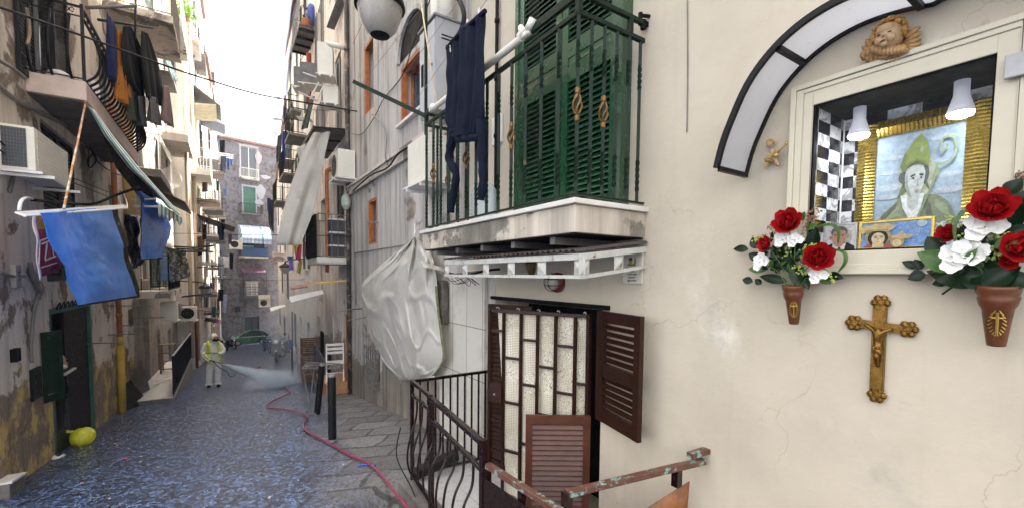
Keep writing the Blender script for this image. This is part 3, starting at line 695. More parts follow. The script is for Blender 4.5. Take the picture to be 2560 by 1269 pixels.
def ac(name_label,c,axis,w=.78,h=.56,d=.28,grp='air conditioners',fan=True,tray=True,bodym=None,parts=True):
    """outdoor unit; axis = unit vector (plan) the fan face looks along; c = centre of bottom"""
    c=V(c); f=V((*axis,0)).normalized(); s_=V((-f.y,f.x,0)); t=thing('air_conditioner',name_label,'air conditioner',c,grp)
    def B(x0,x1,y0,y1,z0,z1,mb): # x along s_, y along f
        q=[c+s_*a+f*b for a,b in((x0,y0),(x1,y0),(x1,y1),(x0,y1))]; mb.hexa([p+V((0,0,z0)) for p in q]+[p+V((0,0,z1)) for p in q])
    k=MB(); B(-w/2,w/2,-d/2,d/2,0,h,k); k.build('body',bodym or m_offwhite,t,bevel=.008)
    k=MB()
    for i in range(9): B(w/2+.001,w/2+.008,-d/2+.03,d/2-.03,.05+i*h/10.5,.05+i*h/10.5+.03,k); B(-w/2-.008,-w/2-.001,-d/2+.03,d/2-.03,.05+i*h/10.5,.05+i*h/10.5+.03,k)
    k.build('side_grille',bodym or m_offwhite,t)
    if fan:
        k=MB(); cc=c+f*(d/2+.002)+V((0,0,h/2))-s_*w*.1; k.poly([cc+s_*math.cos(a)*h*.41+V((0,0,math.sin(a)*h*.41)) for a in [2*PI*i/24 for i in range(24)]]); fo=k.build('fan_opening',m_dark,t)
        k=MB()
        for rr in(.12,.25,.36): k.tube([cc+f*.012+s_*math.cos(a)*h*rr*1.1+V((0,0,math.sin(a)*h*rr*1.1)) for a in [2*PI*i/20 for i in range(20)]],.004,4,closed=True)
        for a in range(8): k.tube([cc+f*.012,cc+f*.012+s_*math.cos(a*PI/4)*h*.42+V((0,0,math.sin(a*PI/4)*h*.42))],.003,4)
        k.build('fan_guard',m_greyiron,fo)
    if tray:
        k=MB(); B(-w/2-.04,w/2+.04,-d/2-.15,d/2+.06,-.04,-.015,k); 
        for a in(-w*.35,w*.35): B(a-.02,a+.02,-d/2-.2,d/2+.06,-.08,-.041,k)
        k.build('bracket',m_white,t)
    return t
ac('cream air conditioner on its shelf on the grey wall behind the green balustrade',(2.28,5.62,1.22),(-1,0),w=.72,h=.58,d=.26,grp=None,fan=False)
# ribbed front of that unit
# string of conduits and cables of the grey house
def wire(label,pts,r=.006,m=None,cat='cable',name='cable',n=8,group=None,sm=True):
    o=MB().tube(smooth_path(pts,n) if sm and len(pts)>2 else pts,r,6).build(name,m or m_cable,smooth=True); return tag(o,label,cat,group)
wire('thin grey conduit bent along the grey wall above the white tarpaulin',[PX(888,640,2.47),PX(886,632,2.47),PX(1040,607,2.47)],.012,m_greycable,'conduit','conduit',sm=False)
wire('grey conduit dropping from the corner of the ledge conduit on the grey wall',[PX(887,634,2.475),PX(890,760,2.475)],.010,m_greycable,'conduit','conduit',sm=False)
wire('black cable bundle sagging along the string course of the grey house',[PX(882,478,2.38),PX(925,440,2.38),PX(968,420,2.38),PX(995,385,2.38),PX(1024,366,2.38)],.016,m_cable)
wire('grey cable bending down the grey wall from the street wire',[PX(930,285,2.44),PX(955,310,2.44),PX(966,345,2.46),PX(964,400,2.46),PX(975,415,2.46)],.012,m_greycable)
wire('cable looping on the grey wall between string course and orange window',[PX(880,335,2.45),PX(905,335,2.45),PX(935,295,2.46),PX(958,250,2.46),PX(1005,190,2.46),PX(1030,120,2.46),PX(1075,0,2.46)],.008,m_cable)
wire('thin wire rising past the street lamp from the black downpipe',[PX(882,110,2.4),PX(905,60,2.35),PX(930,-20,2.3)],.004,m_cable)
k=MB(); k.tube([V((2.44,10.83,-3.0)),V((2.44,10.83,8.5))],.05,10)
for z in(-1.9,-.5,.9,2.3,3.8,5.2): k.tube([(2.44,10.83,z-.03),(2.44,10.83,z+.03)],.062,10)
tag(k.build('downpipe',mat('black_rusty_pipe',(.05,.045,.04),.6,var=.4,col2=(.25,.18,.13),thr=(.52,.6)),smooth=True),'tall black weathered downpipe at the corner of the grey house','downpipe')
# rusty stubs
wire('rusty iron bracket sticking out of grey wall above the white tarpaulin',[PX(918,556,2.48),PX(945,557,2.1)],.012,m_greyiron,'bracket','wall_bracket',sm=False)
for (x0,y0,x1,y1,l) in((845,776,905,770,'upper'),(868,800,915,792,'lower')):
    wire(l+' rusty iron rod standing out from the wall left of the tarpaulin',[PY(x0,y0,9.6),PX(x1,y1,2.5)],.014,m_greyiron,'rod','iron_rod',sm=False)
# ---------------------------------------------------------------- white metal canopy over the landing
t=thing('canopy','white rusty metal canopy frame with dark corrugated roof under the green balcony','canopy',(2.1,3.0,.1))
k=MB(); O1=V((1.85,2.03,.125));O2=V((1.85,4.05,.125)); W1=V((2.5,2.10,.20));W2=V((2.5,4.1,.20)); dz=V((0,0,-.125))
for a_,b_ in((O1,O2),(O1,W1),(O2,W2)): k.bar(a_,b_,.03,.04); k.bar(a_+dz,b_+dz,.03,.022)
k.build('frame',m_whiterust,t)
for a_,b_,n in((O1,O2,6),(O1,W1,2)):
    for i in range(n if n==6 else 2):
        f_=(i/(n-1)*.97+.015) if n==6 else (.02,.55)[i]
        c_=a_.lerp(b_,f_)+dz/2; d_=(b_-a_).normalized(); o_=V((-1,0,0)) if n==6 else V((0,-1,0)); hw=.05; k=MB()
        q=[c_-d_*hw+V((0,0,-.05)),c_+d_*hw+V((0,0,-.05)),c_+d_*hw+V((0,0,.045)),c_-d_*hw+V((0,0,.045))]; ap=c_+o_*.022
        k.poly([q[0],q[1],ap]);k.poly([q[1],q[2],ap]);k.poly([q[2],q[3],ap]);k.poly([q[3],q[0],ap]);k.poly(q)
        k.build('stud',m_whiterust,t)
k=MB()
for i in range(32):
    y0=2.06+i*.062; y1=y0+.031; y2=y0+.062
    for a_,b_,za,zb_ in((y0,y1,0,.018),(y1,y2,.018,0)):
        k.poly([(1.82,a_,.155+za),(1.82,b_,.155+zb_),(2.49,b_,.245+zb_),(2.49,a_,.245+za)])
k.build('roof_sheet',mat('dark_corrugated',(.06,.045,.04),.8,var=.4),t)
# loose cables under the canopy
k=MB()
for i in range(9):
    a_=PX(1110+i*8,688+3*(i%3),1.95); k.tube(smooth_path([a_,a_+V((.05,-.1,-.06-.02*(i%2))),a_+V((.12,-.25+.05*i%3,-.02))],4),.003,4)
k.tube(smooth_path([PX(1115,680,1.95),PX(1160,688,2.0),PX(1215,676,2.1),PX(1250,672,2.2)],5),.012,5)
tag(k.build('loose_cables',m_cable),'tangle of thin loose cables under the left end of the white canopy','cables')
# round bulkhead lamp, red rim, wire guard
p=PX(1398,705,2.5); t=thing('bulkhead_lamp','round wall lamp with dark red rim and wire guard above the brown door','wall lamp',p)
k=MB(); k.lathe(p,[(.085,0),(.09,.02),(.085,.05),(.07,.06)],24,axis=(-1,0,0)); k.build('rim',mat('dark_red_enamel',(.12,.015,.012),.35),t,smooth=True)
k=MB(); k.lathe(p,[(.068,.05),(.066,.09),(.045,.125),(.0,.135)],20,axis=(-1,0,0)); k.build('glass_dome',mat('frosted_glass',(.42,.40,.35),.25,var=.1,bump=0),t,smooth=True)
k=MB()
for a in(-.028,.028): k.tube(smooth_path([p+V((-.05,a,-.085)),p+V((-.12,a,-.06)),p+V((-.15,a,0)),p+V((-.12,a,.06)),p+V((-.05,a,.085))],5),.003,5); k.tube(smooth_path([p+V((-.05,-.085,a)),p+V((-.12,-.06,a)),p+V((-.15,0,a)),p+V((-.12,.06,a)),p+V((-.05,.085,a))],5),.003,5)
k.build('wire_guard',m_blackm,t)
# half-round hanging flower pot seen behind the canopy
p=PX(1332,672,2.5); t=thing('wall_pot','empty brass coloured wall planter pointed below on wall behind the canopy','planter',p)
k=MB(); k.lathe(p+V((-.005,0,0)),[(.0,-.085),(.02,-.075),(.055,-.03),(.075,.02),(.078,.06),(.07,.07)],16,sq=.7); k.build('bowl',mat('olive_brass',(.16,.11,.03),.4,.4,var=.4),t,smooth=True)
# ceramic plaque
pa=PX(1558,636,2.485);pb=PX(1605,700,2.485); y1,y0=pa.y,pb.y; zt_,zb_=.20,-.045
t=thing('ceramic_plaque','small ceramic wall plaque with painted cottage and handwritten motto beside canopy','plaque',(2.49,(y0+y1)/2,zb_))
k=MB(); k.bb((2.482,y0,zb_),(2.499,y1,zt_)); k.build('tile',mat('plaque_ceramic',(.60,.55,.47),.3,var=.08),t,bevel=.004)
def flat(name,parent,pts2,org,ux,uz,out,off,m,extra=None):
    k=MB(); k.poly([V(org)+V(ux)*a+V(uz)*b+V(out)*off for a,b in pts2]); 
    return k.build(name,m,parent)
k=MB(); cy=(y0+y1)/2
def pq(pts,mi): k.poly([(2.4805,cy+ -a,.10+b) for a,b in pts],mi)
pq([(-.03,.0),(.0,.0),(.0,.025),(-.03,.025)],0); pq([(-.036,.024),(.006,.024),(-.004,.045),(-.026,.045)],1); pq([(-.045,-.015),(.035,-.015),(.028,-.002),(-.04,-.002)],2); pq([(.018,-.002),(.035,-.002),(.032,.04),(.022,.04)],2); pq([(-.02,-.022),(.02,-.022),(.015,-.012),(-.015,-.012)],3)
k.build('painted_cottage',[mat('pq_ochre',(.45,.25,.06),.4,var=0,bump=0),mat('pq_brown',(.10,.04,.02),.4,var=0,bump=0),mat('pq_green',(.12,.20,.04),.4,var=0,bump=0),mat('pq_yellow',(.6,.5,.05),.4,var=0,bump=0)],t)
def text(s_,size,loc,rot,m,parent,name='lettering',ext=.0005,align='CENTER',shear=0):
    cu=bpy.data.curves.new(name,'FONT'); cu.body=s_; cu.size=size; cu.extrude=ext; cu.align_x=align; cu.align_y='CENTER'; cu.shear=shear; cu.materials.append(m)
    o=bpy.data.objects.new(name,cu); COL.objects.link(o)
    o.rotation_euler=rot; o.location=V(loc)-(OFF[parent.name] if parent else V((0,0,0)))
    if parent: o.parent=parent
    bpy.context.view_layer.update()
    me=bpy.data.meshes.new_from_object(o.evaluated_get(bpy.context.evaluated_depsgraph_get())); me.name=name
    n=bpy.data.objects.new(name,me); COL.objects.link(n); n.rotation_euler=rot; n.location=o.location; n.parent=parent; bpy.data.objects.remove(o); OFF[n.name]=V(loc); return n
m_ink=mat('dark_ink',(.03,.025,.02),.6,var=0,bump=0)
RW=(R(90),0,R(-90))   # lettering on the right-hand walls, reads from the street
for i,s_ in enumerate(('Dove nessuno','siede','molti uniti','potevi e','oggi venuti')):
    text(s_,.020,(2.4795,cy,.068-.022*i),RW,m_ink,t,shear=.3)
# ================================================================ low doorway with barred gate, lace curtain, shutters
# landing
m_landtile=mat('white_landing_tile',(.55,.54,.52),.3,var=.08,col2=(.22,.2,.18),thr=(.6,.72))
k=MB(); k.bb((1.44,1.6,-2.44),(2.5,4.30,-2.12)); k.build('landing_block',m_concrete,R1.root)
k=MB()
for i in range(3):
    for j in range(7):
        x=1.62+i*.29; y=1.62+j*.38; k.bb((x,y,-2.119),(x+.286,y+.376,-2.105))
k.build('landing_tiles',m_landtile,R1.root)
# lintel over the opening
k=MB(); k.bb((2.46,2.42,-.255),(2.5,4.2,-.22)); k.build('door_lintel',m_blackm,R1.root)
# inner louvred leaf, left, seen through the gate
def leaf(name,label,o,d,w,h,m,out,pitch=.05,mid=None,parent=None,stile=.06,**kw):
    d=V((*d,0)).normalized(); k=MB(); louver(k,o,d,h,w,out,stile=stile,pitch=pitch,mid=mid,**kw); r=k.build(name,m,parent,bevel=0)
    return r
leaf('inner_shutter','',V((2.42,4.13,-2.10)),(.25,-1),.62,1.8,m_brownwood,V((-1,-.25,0)).normalized(),mid=[.45],parent=R1.root)
# opened louvred shutter on the right
A_=PX(1490,900,2.46); 
d_=V((-.115,-1,0)).normalized(); y_a=2.47; 
o=leaf('window_shutter','',V((2.46,2.46,-1.12)),(-.13,-.56),.52,.86,m_brownwood,V((-1,.23,0)).normalized(),pitch=.050,mid=[.47],parent=R1.root,stile=.065,tilt=.75)
k=MB()
k.bar((2.475,2.49,-1.13),(2.475,2.49,-.27),.05,.05); k.build('shutter_post',m_brownwood,R1.root)
# lower louvred half-shutter swung out
du=V((-cR.x,-cR.y,0)).normalized()
hin=V((2.44,2.56,0)); q=hin+du*.52
leaf('half_shutter','',V((q.x,q.y,-2.09)),(-du.x,-du.y),.52,.98,m_brownlight,V((-du.y*-1,-du.x,0)).normalized() if 0 else V((-cF.x,-cF.y,0)).normalized(),pitch=.042,parent=R1.root,stile=.055,tilt=1.7)
# gate
t=thing('barred_gate','brown barred iron gate hooked with lace, standing ajar in the low doorway','gate',(2.45,2.6,-2.1))
g0=V((2.45,2.60,0)); gd=V((-.41,.912,0)).normalized(); GW=.98
def G(u,z,o=0): n=V((-gd.y,gd.x,0)); return g0+gd*u+n*o+V((0,0,z))      # n points to the street (-X)
k=MB(); zb,zt2=-2.06,-.30
for u in(0,GW): k.bar(G(u,zb),G(u,zt2),.035,.035)
for z in(zb,zt2-.017): k.bar(G(.018,z),G(GW-.018,z),.035,.03)
k.build('frame',m_brownwood,t,bevel=.003)
ub=[.12,.30,.475,.645,.83]
for u in ub:
    k=MB(); k.bar(G(u,zb+.02),G(u,zt2-.03),.03,.018); k.build('bar',m_brownwood,t)
cols=[0]+ub+[GW]
zz=[[-.85,-1.25,-1.7],[-.62,-1.05,-1.5],[-.80,-1.28,-1.75],[-.62,-1.02,-1.5],[-.80,-1.22,-1.7],[-.52,-.98,-1.55]]
zz=[[-.88,-1.4],[-.58,-.98,-1.45],[-.78,-1.2,-1.7],[-.56,-.96,-1.5],[-.74,-1.15,-1.6],[-.50,-1.0,-1.34,-1.62]]
for i in range(6):
    for z in zz[i]: k=MB(); k.bar(G(cols[i]+.012,z),G(cols[i+1]-.012,z),.022,.022); k.build('cross_bar',m_brownwood,t)
k=MB(); 
c8=[G(.84,z,o_) for z in(-1.18,-1.0) for o_ in(0,)]
k.hexa([G(.835,-1.17,-.015),G(.975,-1.17,-.015),G(.975,-1.17,.022),G(.835,-1.17,.022),G(.835,-1.0,-.015),G(.975,-1.0,-.015),G(.975,-1.0,.022),G(.835,-1.0,.022)])
lp=k.build('lock_plate',m_brownwood,t); k=MB(); k.lathe(G(.91,-1.09,.022),[(.012,0),(.010,.012),(0,.014)],10,axis=V((-gd.y,gd.x,0))); k.build('keyhole_rose',m_greyiron,lp,smooth=True)
# lace curtain
def lace():
    m,n,b=_new('cotton_lace'); g=_N(n,'NewGeometry').outputs['Position']
    d=_N(n,'VectorMath',operation='DOT_PRODUCT'); n.links.new(g,d.inputs[0]); d.inputs[1].default_value=tuple(gd)
    sep=_N(n,'SeparateXYZ'); n.links.new(g,sep.inputs[0]); cb=_N(n,'CombineXYZ'); n.links.new(d.outputs['Value'],cb.inputs[0]); n.links.new(sep.outputs[2],cb.inputs[1])
    v=_N(n,'TexVoronoi'); v.voronoi_dimensions='2D'; v.inputs['Scale'].default_value=66; v.inputs['Randomness'].default_value=.12; n.links.new(cb.outputs[0],v.inputs['Vector'])
    dots=_ramp(n,v.outputs['Distance'],.22,.30)        # small regular holes
    v2=_noise(n,cb.outputs[0],15,2,.5,1.2); v3=_N(n,'Math',operation='PINGPONG'); n.links.new(v2,v3.inputs[0]); v3.inputs[1].default_value=.06
    flow=_ramp(n,v3.outputs[0],.006,.020)
    w=_noise(n,_map(n,g,(1,1,.8)),3.2,3); sel=_ramp(n,w,.46,.50)
    hole=_mix(n,sel,dots,flow)
    tint=_ramp(n,_noise(n,g,4,4),.35,.7,(.56,.50,.38,1),(.74,.70,.60,1)); c=_mix(n,hole,(.20,.16,.10),tint); n.links.new(c,b.inputs['Base Color']); b.inputs['Roughness'].default_value=.9
    _bump(n,hole,.3,.002,b); return m
m_lace=lace(); k=MB()
def fl(u,v):
    uu=lerp(.02,.92,u); z=lerp(-.325,-2.03 if u>.35 else -1.95,v)
    if u>.88: z=lerp(-.325,-1.75,v); uu-= .10*v*(u-.88)/.12
    return G(uu,z,-.028-.018*math.sin(u*26+.7*math.sin(v*4))*(.5+.5*v))
k.grid(fl,70,24)
o=k.build('lace_curtain',m_lace,smooth=True); tag(o,'yellowed lace curtain hanging from the top of the barred gate','curtain')
for i,u in enumerate((.04,.28,.47,.68,.90)):
    k=MB(); k.tube([G(u,zt2+.01,.02),G(u,zt2+.018,0),G(u,zt2+.01,-.025),G(u,zt2-.04,-.03)],.004,5); k.build('curtain_hook',m_white,o)
# ================================================================ landing railing
t=thing('landing_railing','dark brown pot-bellied iron railing around the sunken landing','railing',(1.5,3.4,-2.12))
C1=V((1.58,4.28,0)); P2=V((1.42,2.50,0)); WB=V((2.49,4.26,0)); Z_=lambda p,z:V((p.x,p.y,z))
k=MB(); tr=-1.09
PM=C1.lerp(P2,.36)
k.bar(Z_(C1,tr),Z_(PM,tr),.035,.035); k.bar(Z_(PM,tr-.01),Z_(P2,tr-.03),.045,.035); k.bar(Z_(C1,tr),Z_(WB,tr+.01),.03,.03)
k.bar(Z_(C1,tr-.13),Z_(PM,tr-.13),.03,.03); k.bar(Z_(PM,tr-.2),Z_(P2,tr-.22),.03,.03)
k.bar(Z_(C1,-2.07),Z_(P2,-2.07),.03,.02); k.bar(Z_(C1,-2.07),Z_(WB,-2.07),.03,.02)
k.build('rails',m_brownrail,t,bevel=.003)
for p,w_ in((C1,.035),(PM,.045),(P2,.045)): k=MB(); k.bar(Z_(p,-2.2),Z_(p,tr),w_); k.build('post',m_brownrail,t,bevel=.003)
for i in range(1,11):
    p=C1.lerp(WB,i/10.6); k=MB(); k.bar(Z_(p,-2.07),Z_(p,tr),.016); k.build('bar',m_brownrail,t)
ou=V((-1,.05,0)).normalized()
for i in range(1,10):
    p=C1.lerp(P2,i/10+.005); zt_=tr-.14 if i<4 else tr-.21; H=zt_+2.07
    k=MB(); k.tube(smooth_path([Z_(p,zt_),Z_(p,zt_-.18)+ou*.01,Z_(p,-1.62)+ou*.075,Z_(p,-1.80)+ou*.10,Z_(p,-1.95)+ou*.075,Z_(p,-2.06)],5),.010,6); k.build('bar',m_brownrail,t,smooth=True)
# coil of wire/hose looping outside the bars
wire('thin dark cable looping outside the bottom of the brown landing railing',[Z_(C1,-1.55)+ou*.12,Z_(C1,-1.85)+ou*.16,Z_(C1,-2.1)+ou*.1+V((0,-.3,0)),V((1.40,3.5,-2.18)),V((1.42,3.2,-2.22)),V((1.45,3.0,-2.24))],.006,m_cable)
k=MB(); k.bar((1.56,4.18,-2.03),(2.05,4.20,-1.93),.12,.09); o=k.build('charred_beam',m_darkwood,bevel=.01); tag(o,'black charred timber lying behind the bars at the landing corner','beam')
# solid gate panel with worn green handrail
t=thing('panel_gate','brown sheet metal gate with worn turquoise top rail in the foreground','gate',(1.43,2.2,-2.2))
G1=V((1.43,2.46,0));G2=V((1.475,1.72,0))
k=MB(); k.bar(Z_(G1,-1.255),Z_(G2,-1.255),.045,.035); k.build('top_rail',m_brownpatch,t,bevel=.003)
for a_,b_ in((G1,-2.3),(G2,-2.3),(G1.lerp(G2,.5),-1.36)): k=MB(); k.bar(Z_(a_,b_),Z_(a_,-1.27),.035); k.build('post',m_brownrail,t)
k=MB(); k.hexa([Z_(a,z)+V((o_,0,0)) for z in(-2.3,-1.33) for a,o_ in((G1,-.03),(G2,-.03),(G2,-.022),(G1,-.022))]); k.build('sheet_panel',m_brownrail,t)
# side gate, rusty sheet
t=thing('rusty_rail','worn turquoise and brown handrail with rusty curved sheet fixed to the cream wall','railing',(2.0,1.66,-2.2))
H1=V((1.52,1.76,0));H2=V((2.47,1.57,0))
k=MB(); k.bar(Z_(H1,-1.17),Z_(H2,-1.135),.045,.035); k.build('top_rail',m_brownpatch,t,bevel=.003)
for a_,b_ in((H1,-2.3),(H2.lerp(H1,.22),-1.26)): k=MB(); k.bar(Z_(a_,b_),Z_(a_,-1.16),.045); k.build('post',m_brownrail,t)
k=MB(); k.bar(Z_(H2.lerp(H1,.12),-1.085),Z_(H2+V((.03,0,0)),-1.075),.05,.03); k.build('wall_bracket',m_brownpatch,t)
m_rust=mat('rusty_sheet',(.22,.085,.03),.45,var=.45,vs=7,col2=(.08,.035,.02),thr=(.5,.65))
k=MB()
def rs(u,v):
    p=H1.lerp(H2,u*.86+.0); top=lerp(-1.50,-1.235,u**1.1); return V((p.x,p.y-.02+.03*math.sin(v*2),lerp(top,-2.3,v)))
k.grid(rs,14,8); k.build('rusty_sheet',m_rust,t,smooth=True,solid=.006)
# ================================================================ wall shrine
t=thing('wall_shrine','glazed cream wall shrine with checkerboard niche and gilt picture','shrine',(2.5,.73,.03)); SH=t
ny0,ny1,nz0,nz1=.42,1.04,.135,.86
k=MB()
for a,b,c,d in((.31,ny0,.03,.97),(ny1,1.135,.03,.97),(ny0,ny1,.03,nz0),(ny0,ny1,nz1,.97)): k.bb((2.455,a,c),(2.499,b,d))
# outer raised lip
for a,b,c,d in((.305,.33,.028,.972),(1.115,1.14,.028,.972),(.33,1.115,.028,.05),(.33,1.115,.95,.972)): k.bb((2.44,a,c),(2.4548,b,d))
for a,b,c,d in((.33,.36,.05,.95),(1.085,1.115,.05,.95),(.36,1.085,.05,.072),(.36,1.085,.928,.95)): k.bb((2.4475,a,c),(2.4548,b,d))
k.build('frame',mat('cream_window_profile',(.56,.51,.385),.35,var=.04,bump=.03),t,bevel=.003)
k=MB()
for a,b,c,d in((ny0,ny0+.008,nz0,nz1),(ny1-.008,ny1,nz0,nz1),(ny0,ny1,nz0,nz0+.008),(ny0,ny1,nz1-.008,nz1)): k.bb((2.462,a,c),(2.498,b,d))
k.build('black_gasket',m_blackm,t)
k=MB(); k.poly([(2.475,ny0,nz0),(2.475,ny1,nz0),(2.475,ny1,nz1),(2.475,ny0,nz1)])
def thin_glass():
    m,n,b=_new('thin_glass'); out=[q for q in n.nodes if q.type=='OUTPUT_MATERIAL'][0]; n.nodes.remove(b)
    tr=_N(n,'BsdfTransparent'); gl=_N(n,'BsdfGlossy'); gl.inputs['Roughness'].default_value=.01; fr=_N(n,'Fresnel'); fr.inputs[0].default_value=1.16; mx=_N(n,'MixShader')
    n.links.new(fr.outputs[0],mx.inputs[0]); n.links.new(tr.outputs[0],mx.inputs[1]); n.links.new(gl.outputs[0],mx.inputs[2]); n.links.new(mx.outputs[0],out.inputs[0]); return m
k.build('glass_pane',thin_glass(),t)
# niche interior: checkerboard of marble tiles
def checker():
    m,n,b=_new('checker_marble'); g=_N(n,'NewGeometry').outputs['Position']
    sep=_N(n,'SeparateXYZ'); n.links.new(g,sep.inputs[0]); s_=_N(n,'MATH' if 0 else 'Math',operation='ADD'); n.links.new(sep.outputs[0],s_.inputs[0]); n.links.new(sep.outputs[1],s_.inputs[1])
    cb=_N(n,'CombineXYZ'); n.links.new(s_.outputs[0],cb.inputs[0]); n.links.new(sep.outputs[2],cb.inputs[1]); mp=_map(n,cb.outputs[0],(7.5,16,1),loc=(.31,.13,.5))
    ch=_N(n,'TexChecker'); ch.inputs['Scale'].default_value=1; ch.inputs['Color1'].default_value=(.015,.015,.02,1); ch.inputs['Color2'].default_value=(.72,.71,.70,1); n.links.new(mp,ch.inputs['Vector'])
    vein=_ramp(n,_noise(n,g,9,8,.7,1.5),.47,.50); v2=_mix(n,vein,(.45,.45,.45),(1,1,1)); c=_mix(n,1,ch.outputs[0],v2,'MULTIPLY'); n.links.new(c,b.inputs['Base Color']); b.inputs['Roughness'].default_value=.12; return m
k=MB(); X1=2.835
k.poly([(X1,ny0,nz0),(X1,ny1,nz0),(X1,ny1,nz1),(X1,ny0,nz1)]); k.poly([(2.50,ny1-.001,nz0),(X1,ny1-.001,nz0),(X1,ny1-.001,nz1),(2.50,ny1-.001,nz1)]); k.poly([(2.50,ny0+.001,nz0),(X1,ny0+.001,nz0),(X1,ny0+.001,nz1),(2.50,ny0+.001,nz1)])
k.build('niche_lining',checker(),t)
k=MB(); k.poly([(2.5,ny0,nz1-.001),(X1,ny0,nz1-.001),(X1,ny1,nz1-.001),(2.5,ny1,nz1-.001)]); k.build('niche_ceiling',m_blackm,t)
k=MB(); k.bb((2.477,ny0+.002,nz0+.0005),(X1-.002,ny1-.002,nz0+.006)); k.build('niche_floor',m_marble,t)
for u in(.985,): k=MB(); k.tube([(2.8,1.03,nz0+.01),(2.8,1.03,nz1-.01)],.004,6); k.build('corner_trim',m_white,t)
k=MB(); zc=PX(2540,160,2.44); k.bb((2.42,.30,zc.z-.05),(2.4385,.385,zc.z+.05) if 0 else (2.438,.395,zc.z+.035)); k.build('hinge_box',mat('grey_plastic',(.42,.42,.42),.5),t,bevel=.003)
# lamps inside the niche
def bulb(label,y):
    c=V((2.66,y,nz1-.005)); q=thing('niche_lamp',label,'lamp',c,'white lamps inside the shrine')
    k=MB(); k.lathe(c,[(.026,0),(.026,-.06),(.030,-.075),(.040,-.11),(.046,-.135)],20); k.build('lamp_body',mat('lamp_white',(.5,.5,.52),.3,var=.03,bump=0,emit=(.8,.85,1),es=.03),q,smooth=True)
    k=MB(); k.lathe(c,[(.045,-.136),(.040,-.148),(.02,-.156),(0,-.158)],20); k.build('bulb_face',mat('lamp_lit',(.9,.9,.9),.3,var=0,bump=0,emit=(.85,.92,1),es=9),q,smooth=True)
p1=PX(2147,330,2.66).y; p2=PX(2402,270,2.66).y
bulb('left white reflector lamp lit inside the shrine above the gilt frame corner',p1); bulb('right white reflector lamp lit inside the shrine beside the bishop picture',p2)
for y in(p1,p2):
    l=bpy.data.lights.new('niche_light','SPOT'); l.energy=.5; l.color=(.85,.93,1); l.spot_size=R(130); l.spot_blend=.8; l.shadow_soft_size=.03
    o=bpy.data.objects.new('niche_light',l); COL.objects.link(o); o.location=(2.66,y,nz1-.18); o.parent=None
# gilt framed picture of a bishop
m_gilt=mat('gilt_frame',(.42,.29,.06),.28,.85,var=.25,vs=20)
px0=2.80
yl=PX(2148,400,px0).y; yr=PX(2475,400,px0).y; ytop=PX(2300,300,px0).z+.0
t=thing('bishop_picture','print of a bishop with mitre and crozier in wide ribbed gilt frame','picture',(px0,(yl+yr)/2,nz0+.01))
zt_=PX(2160,318,px0).z; zb_=nz0+.006; fw=.075
k=MB()
def ribbed(y0,y1,z0,z1,vert):
    n=int(((z1-z0) if vert else (y1-y0))/.016)
    for i in range(n):
        if vert: a=lerp(z0,z1,(i+.5)/n); k.tube([(px0-.012,y0,a),(px0-.026,(y0+y1)/2,a),(px0-.012,y1,a)],.0088,6)
        else: a=lerp(y0,y1,(i+.5)/n); k.tube([(px0-.012,a,z0),(px0-.026,a,(z0+z1)/2),(px0-.012,a,z1)],.0088,6)
ribbed(yl-fw,yl,zb_,zt_,True); ribbed(yr,yr+fw,zb_,zt_,True); ribbed(yr+fw,yl-fw,zt_-fw,zt_,False)
k.bb((px0-.008,yr,zb_),(px0+.004,yl,zt_-.002))
k.build('gilt_frame',m_gilt,t,smooth=False)
k=MB()
for i in range(46): k.sph((px0-.030,lerp(yr+fw,yl-fw,i/45),zt_-fw-.004),.0035,6)
k.build('bead_row',m_gilt,t)
def C(nm,c,r=.5): return mat('print_'+nm,tuple(q*.72 for q in c),r,var=.28,vs=55,bump=0)
pw=(yl-fw)-(yr+fw); ph=zt_-fw-zb_
def pic(org_y,org_z,w_,h_,x,layers,parent,name='print'):
    """flat printed picture, layers of shapes; u to the viewer's right (-Y), v up"""
    k=MB(); ms=[]
    for i,(m_,pts) in enumerate(layers):
        if m_ not in ms: ms.append(m_)
        k.poly([(x-.0004*i,org_y-w_*a,org_z+h_*b) for a,b in pts],ms.index(m_))
    return k.build(name,ms,parent)
def el(cx,cy,rx,ry,n=18,a0=0,a1=2*PI,rot=0):
    return [(cx+rx*math.cos(a)*math.cos(rot)-ry*math.sin(a)*math.sin(rot),cy+rx*math.cos(a)*math.sin(rot)+ry*math.sin(a)*math.cos(rot)) for a in [lerp(a0,a1,i/(n-1)) for i in range(n)]]
skin=C('skin',(.42,.44,.40)); skd=C('skin_shade',(.24,.26,.235)); sky_=C('sky',(.27,.35,.41)); skl=C('cloud',(.36,.41,.44)); rob=C('robe',(.17,.20,.11)); robd=C('robe_fold',(.085,.10,.06)); robl=C('robe_light',(.25,.29,.17)); mit=C('mitre',(.17,.22,.035)); mitd=C('mitre_shade',(.10,.13,.025)); hair=C('hair',(.06,.07,.06)); blu=C('blue_cloth',(.12,.22,.28)); bone=C('linen',(.60,.62,.60)); gry=C('book_grey',(.33,.33,.29)); dk=C('dark_line',(.05,.06,.05)); halo=C('halo',(.37,.38,.27)); crz=C('crozier',(.21,.26,.13)); bro=C('hand',(.40,.34,.24))
L_=[(sky_,[(0,0),(1,0),(1,1),(0,1)])]
for a,b,c,d in((.02,.55,.30,.03),(.72,.60,.26,.02),(.05,.68,.25,.02),(.7,.48,.3,.03),(.1,.8,.25,.02),(.62,.9,.3,.02),(.02,.47,.3,.02)): L_.append((skl,el(a+c/2,b,c/2,d)))
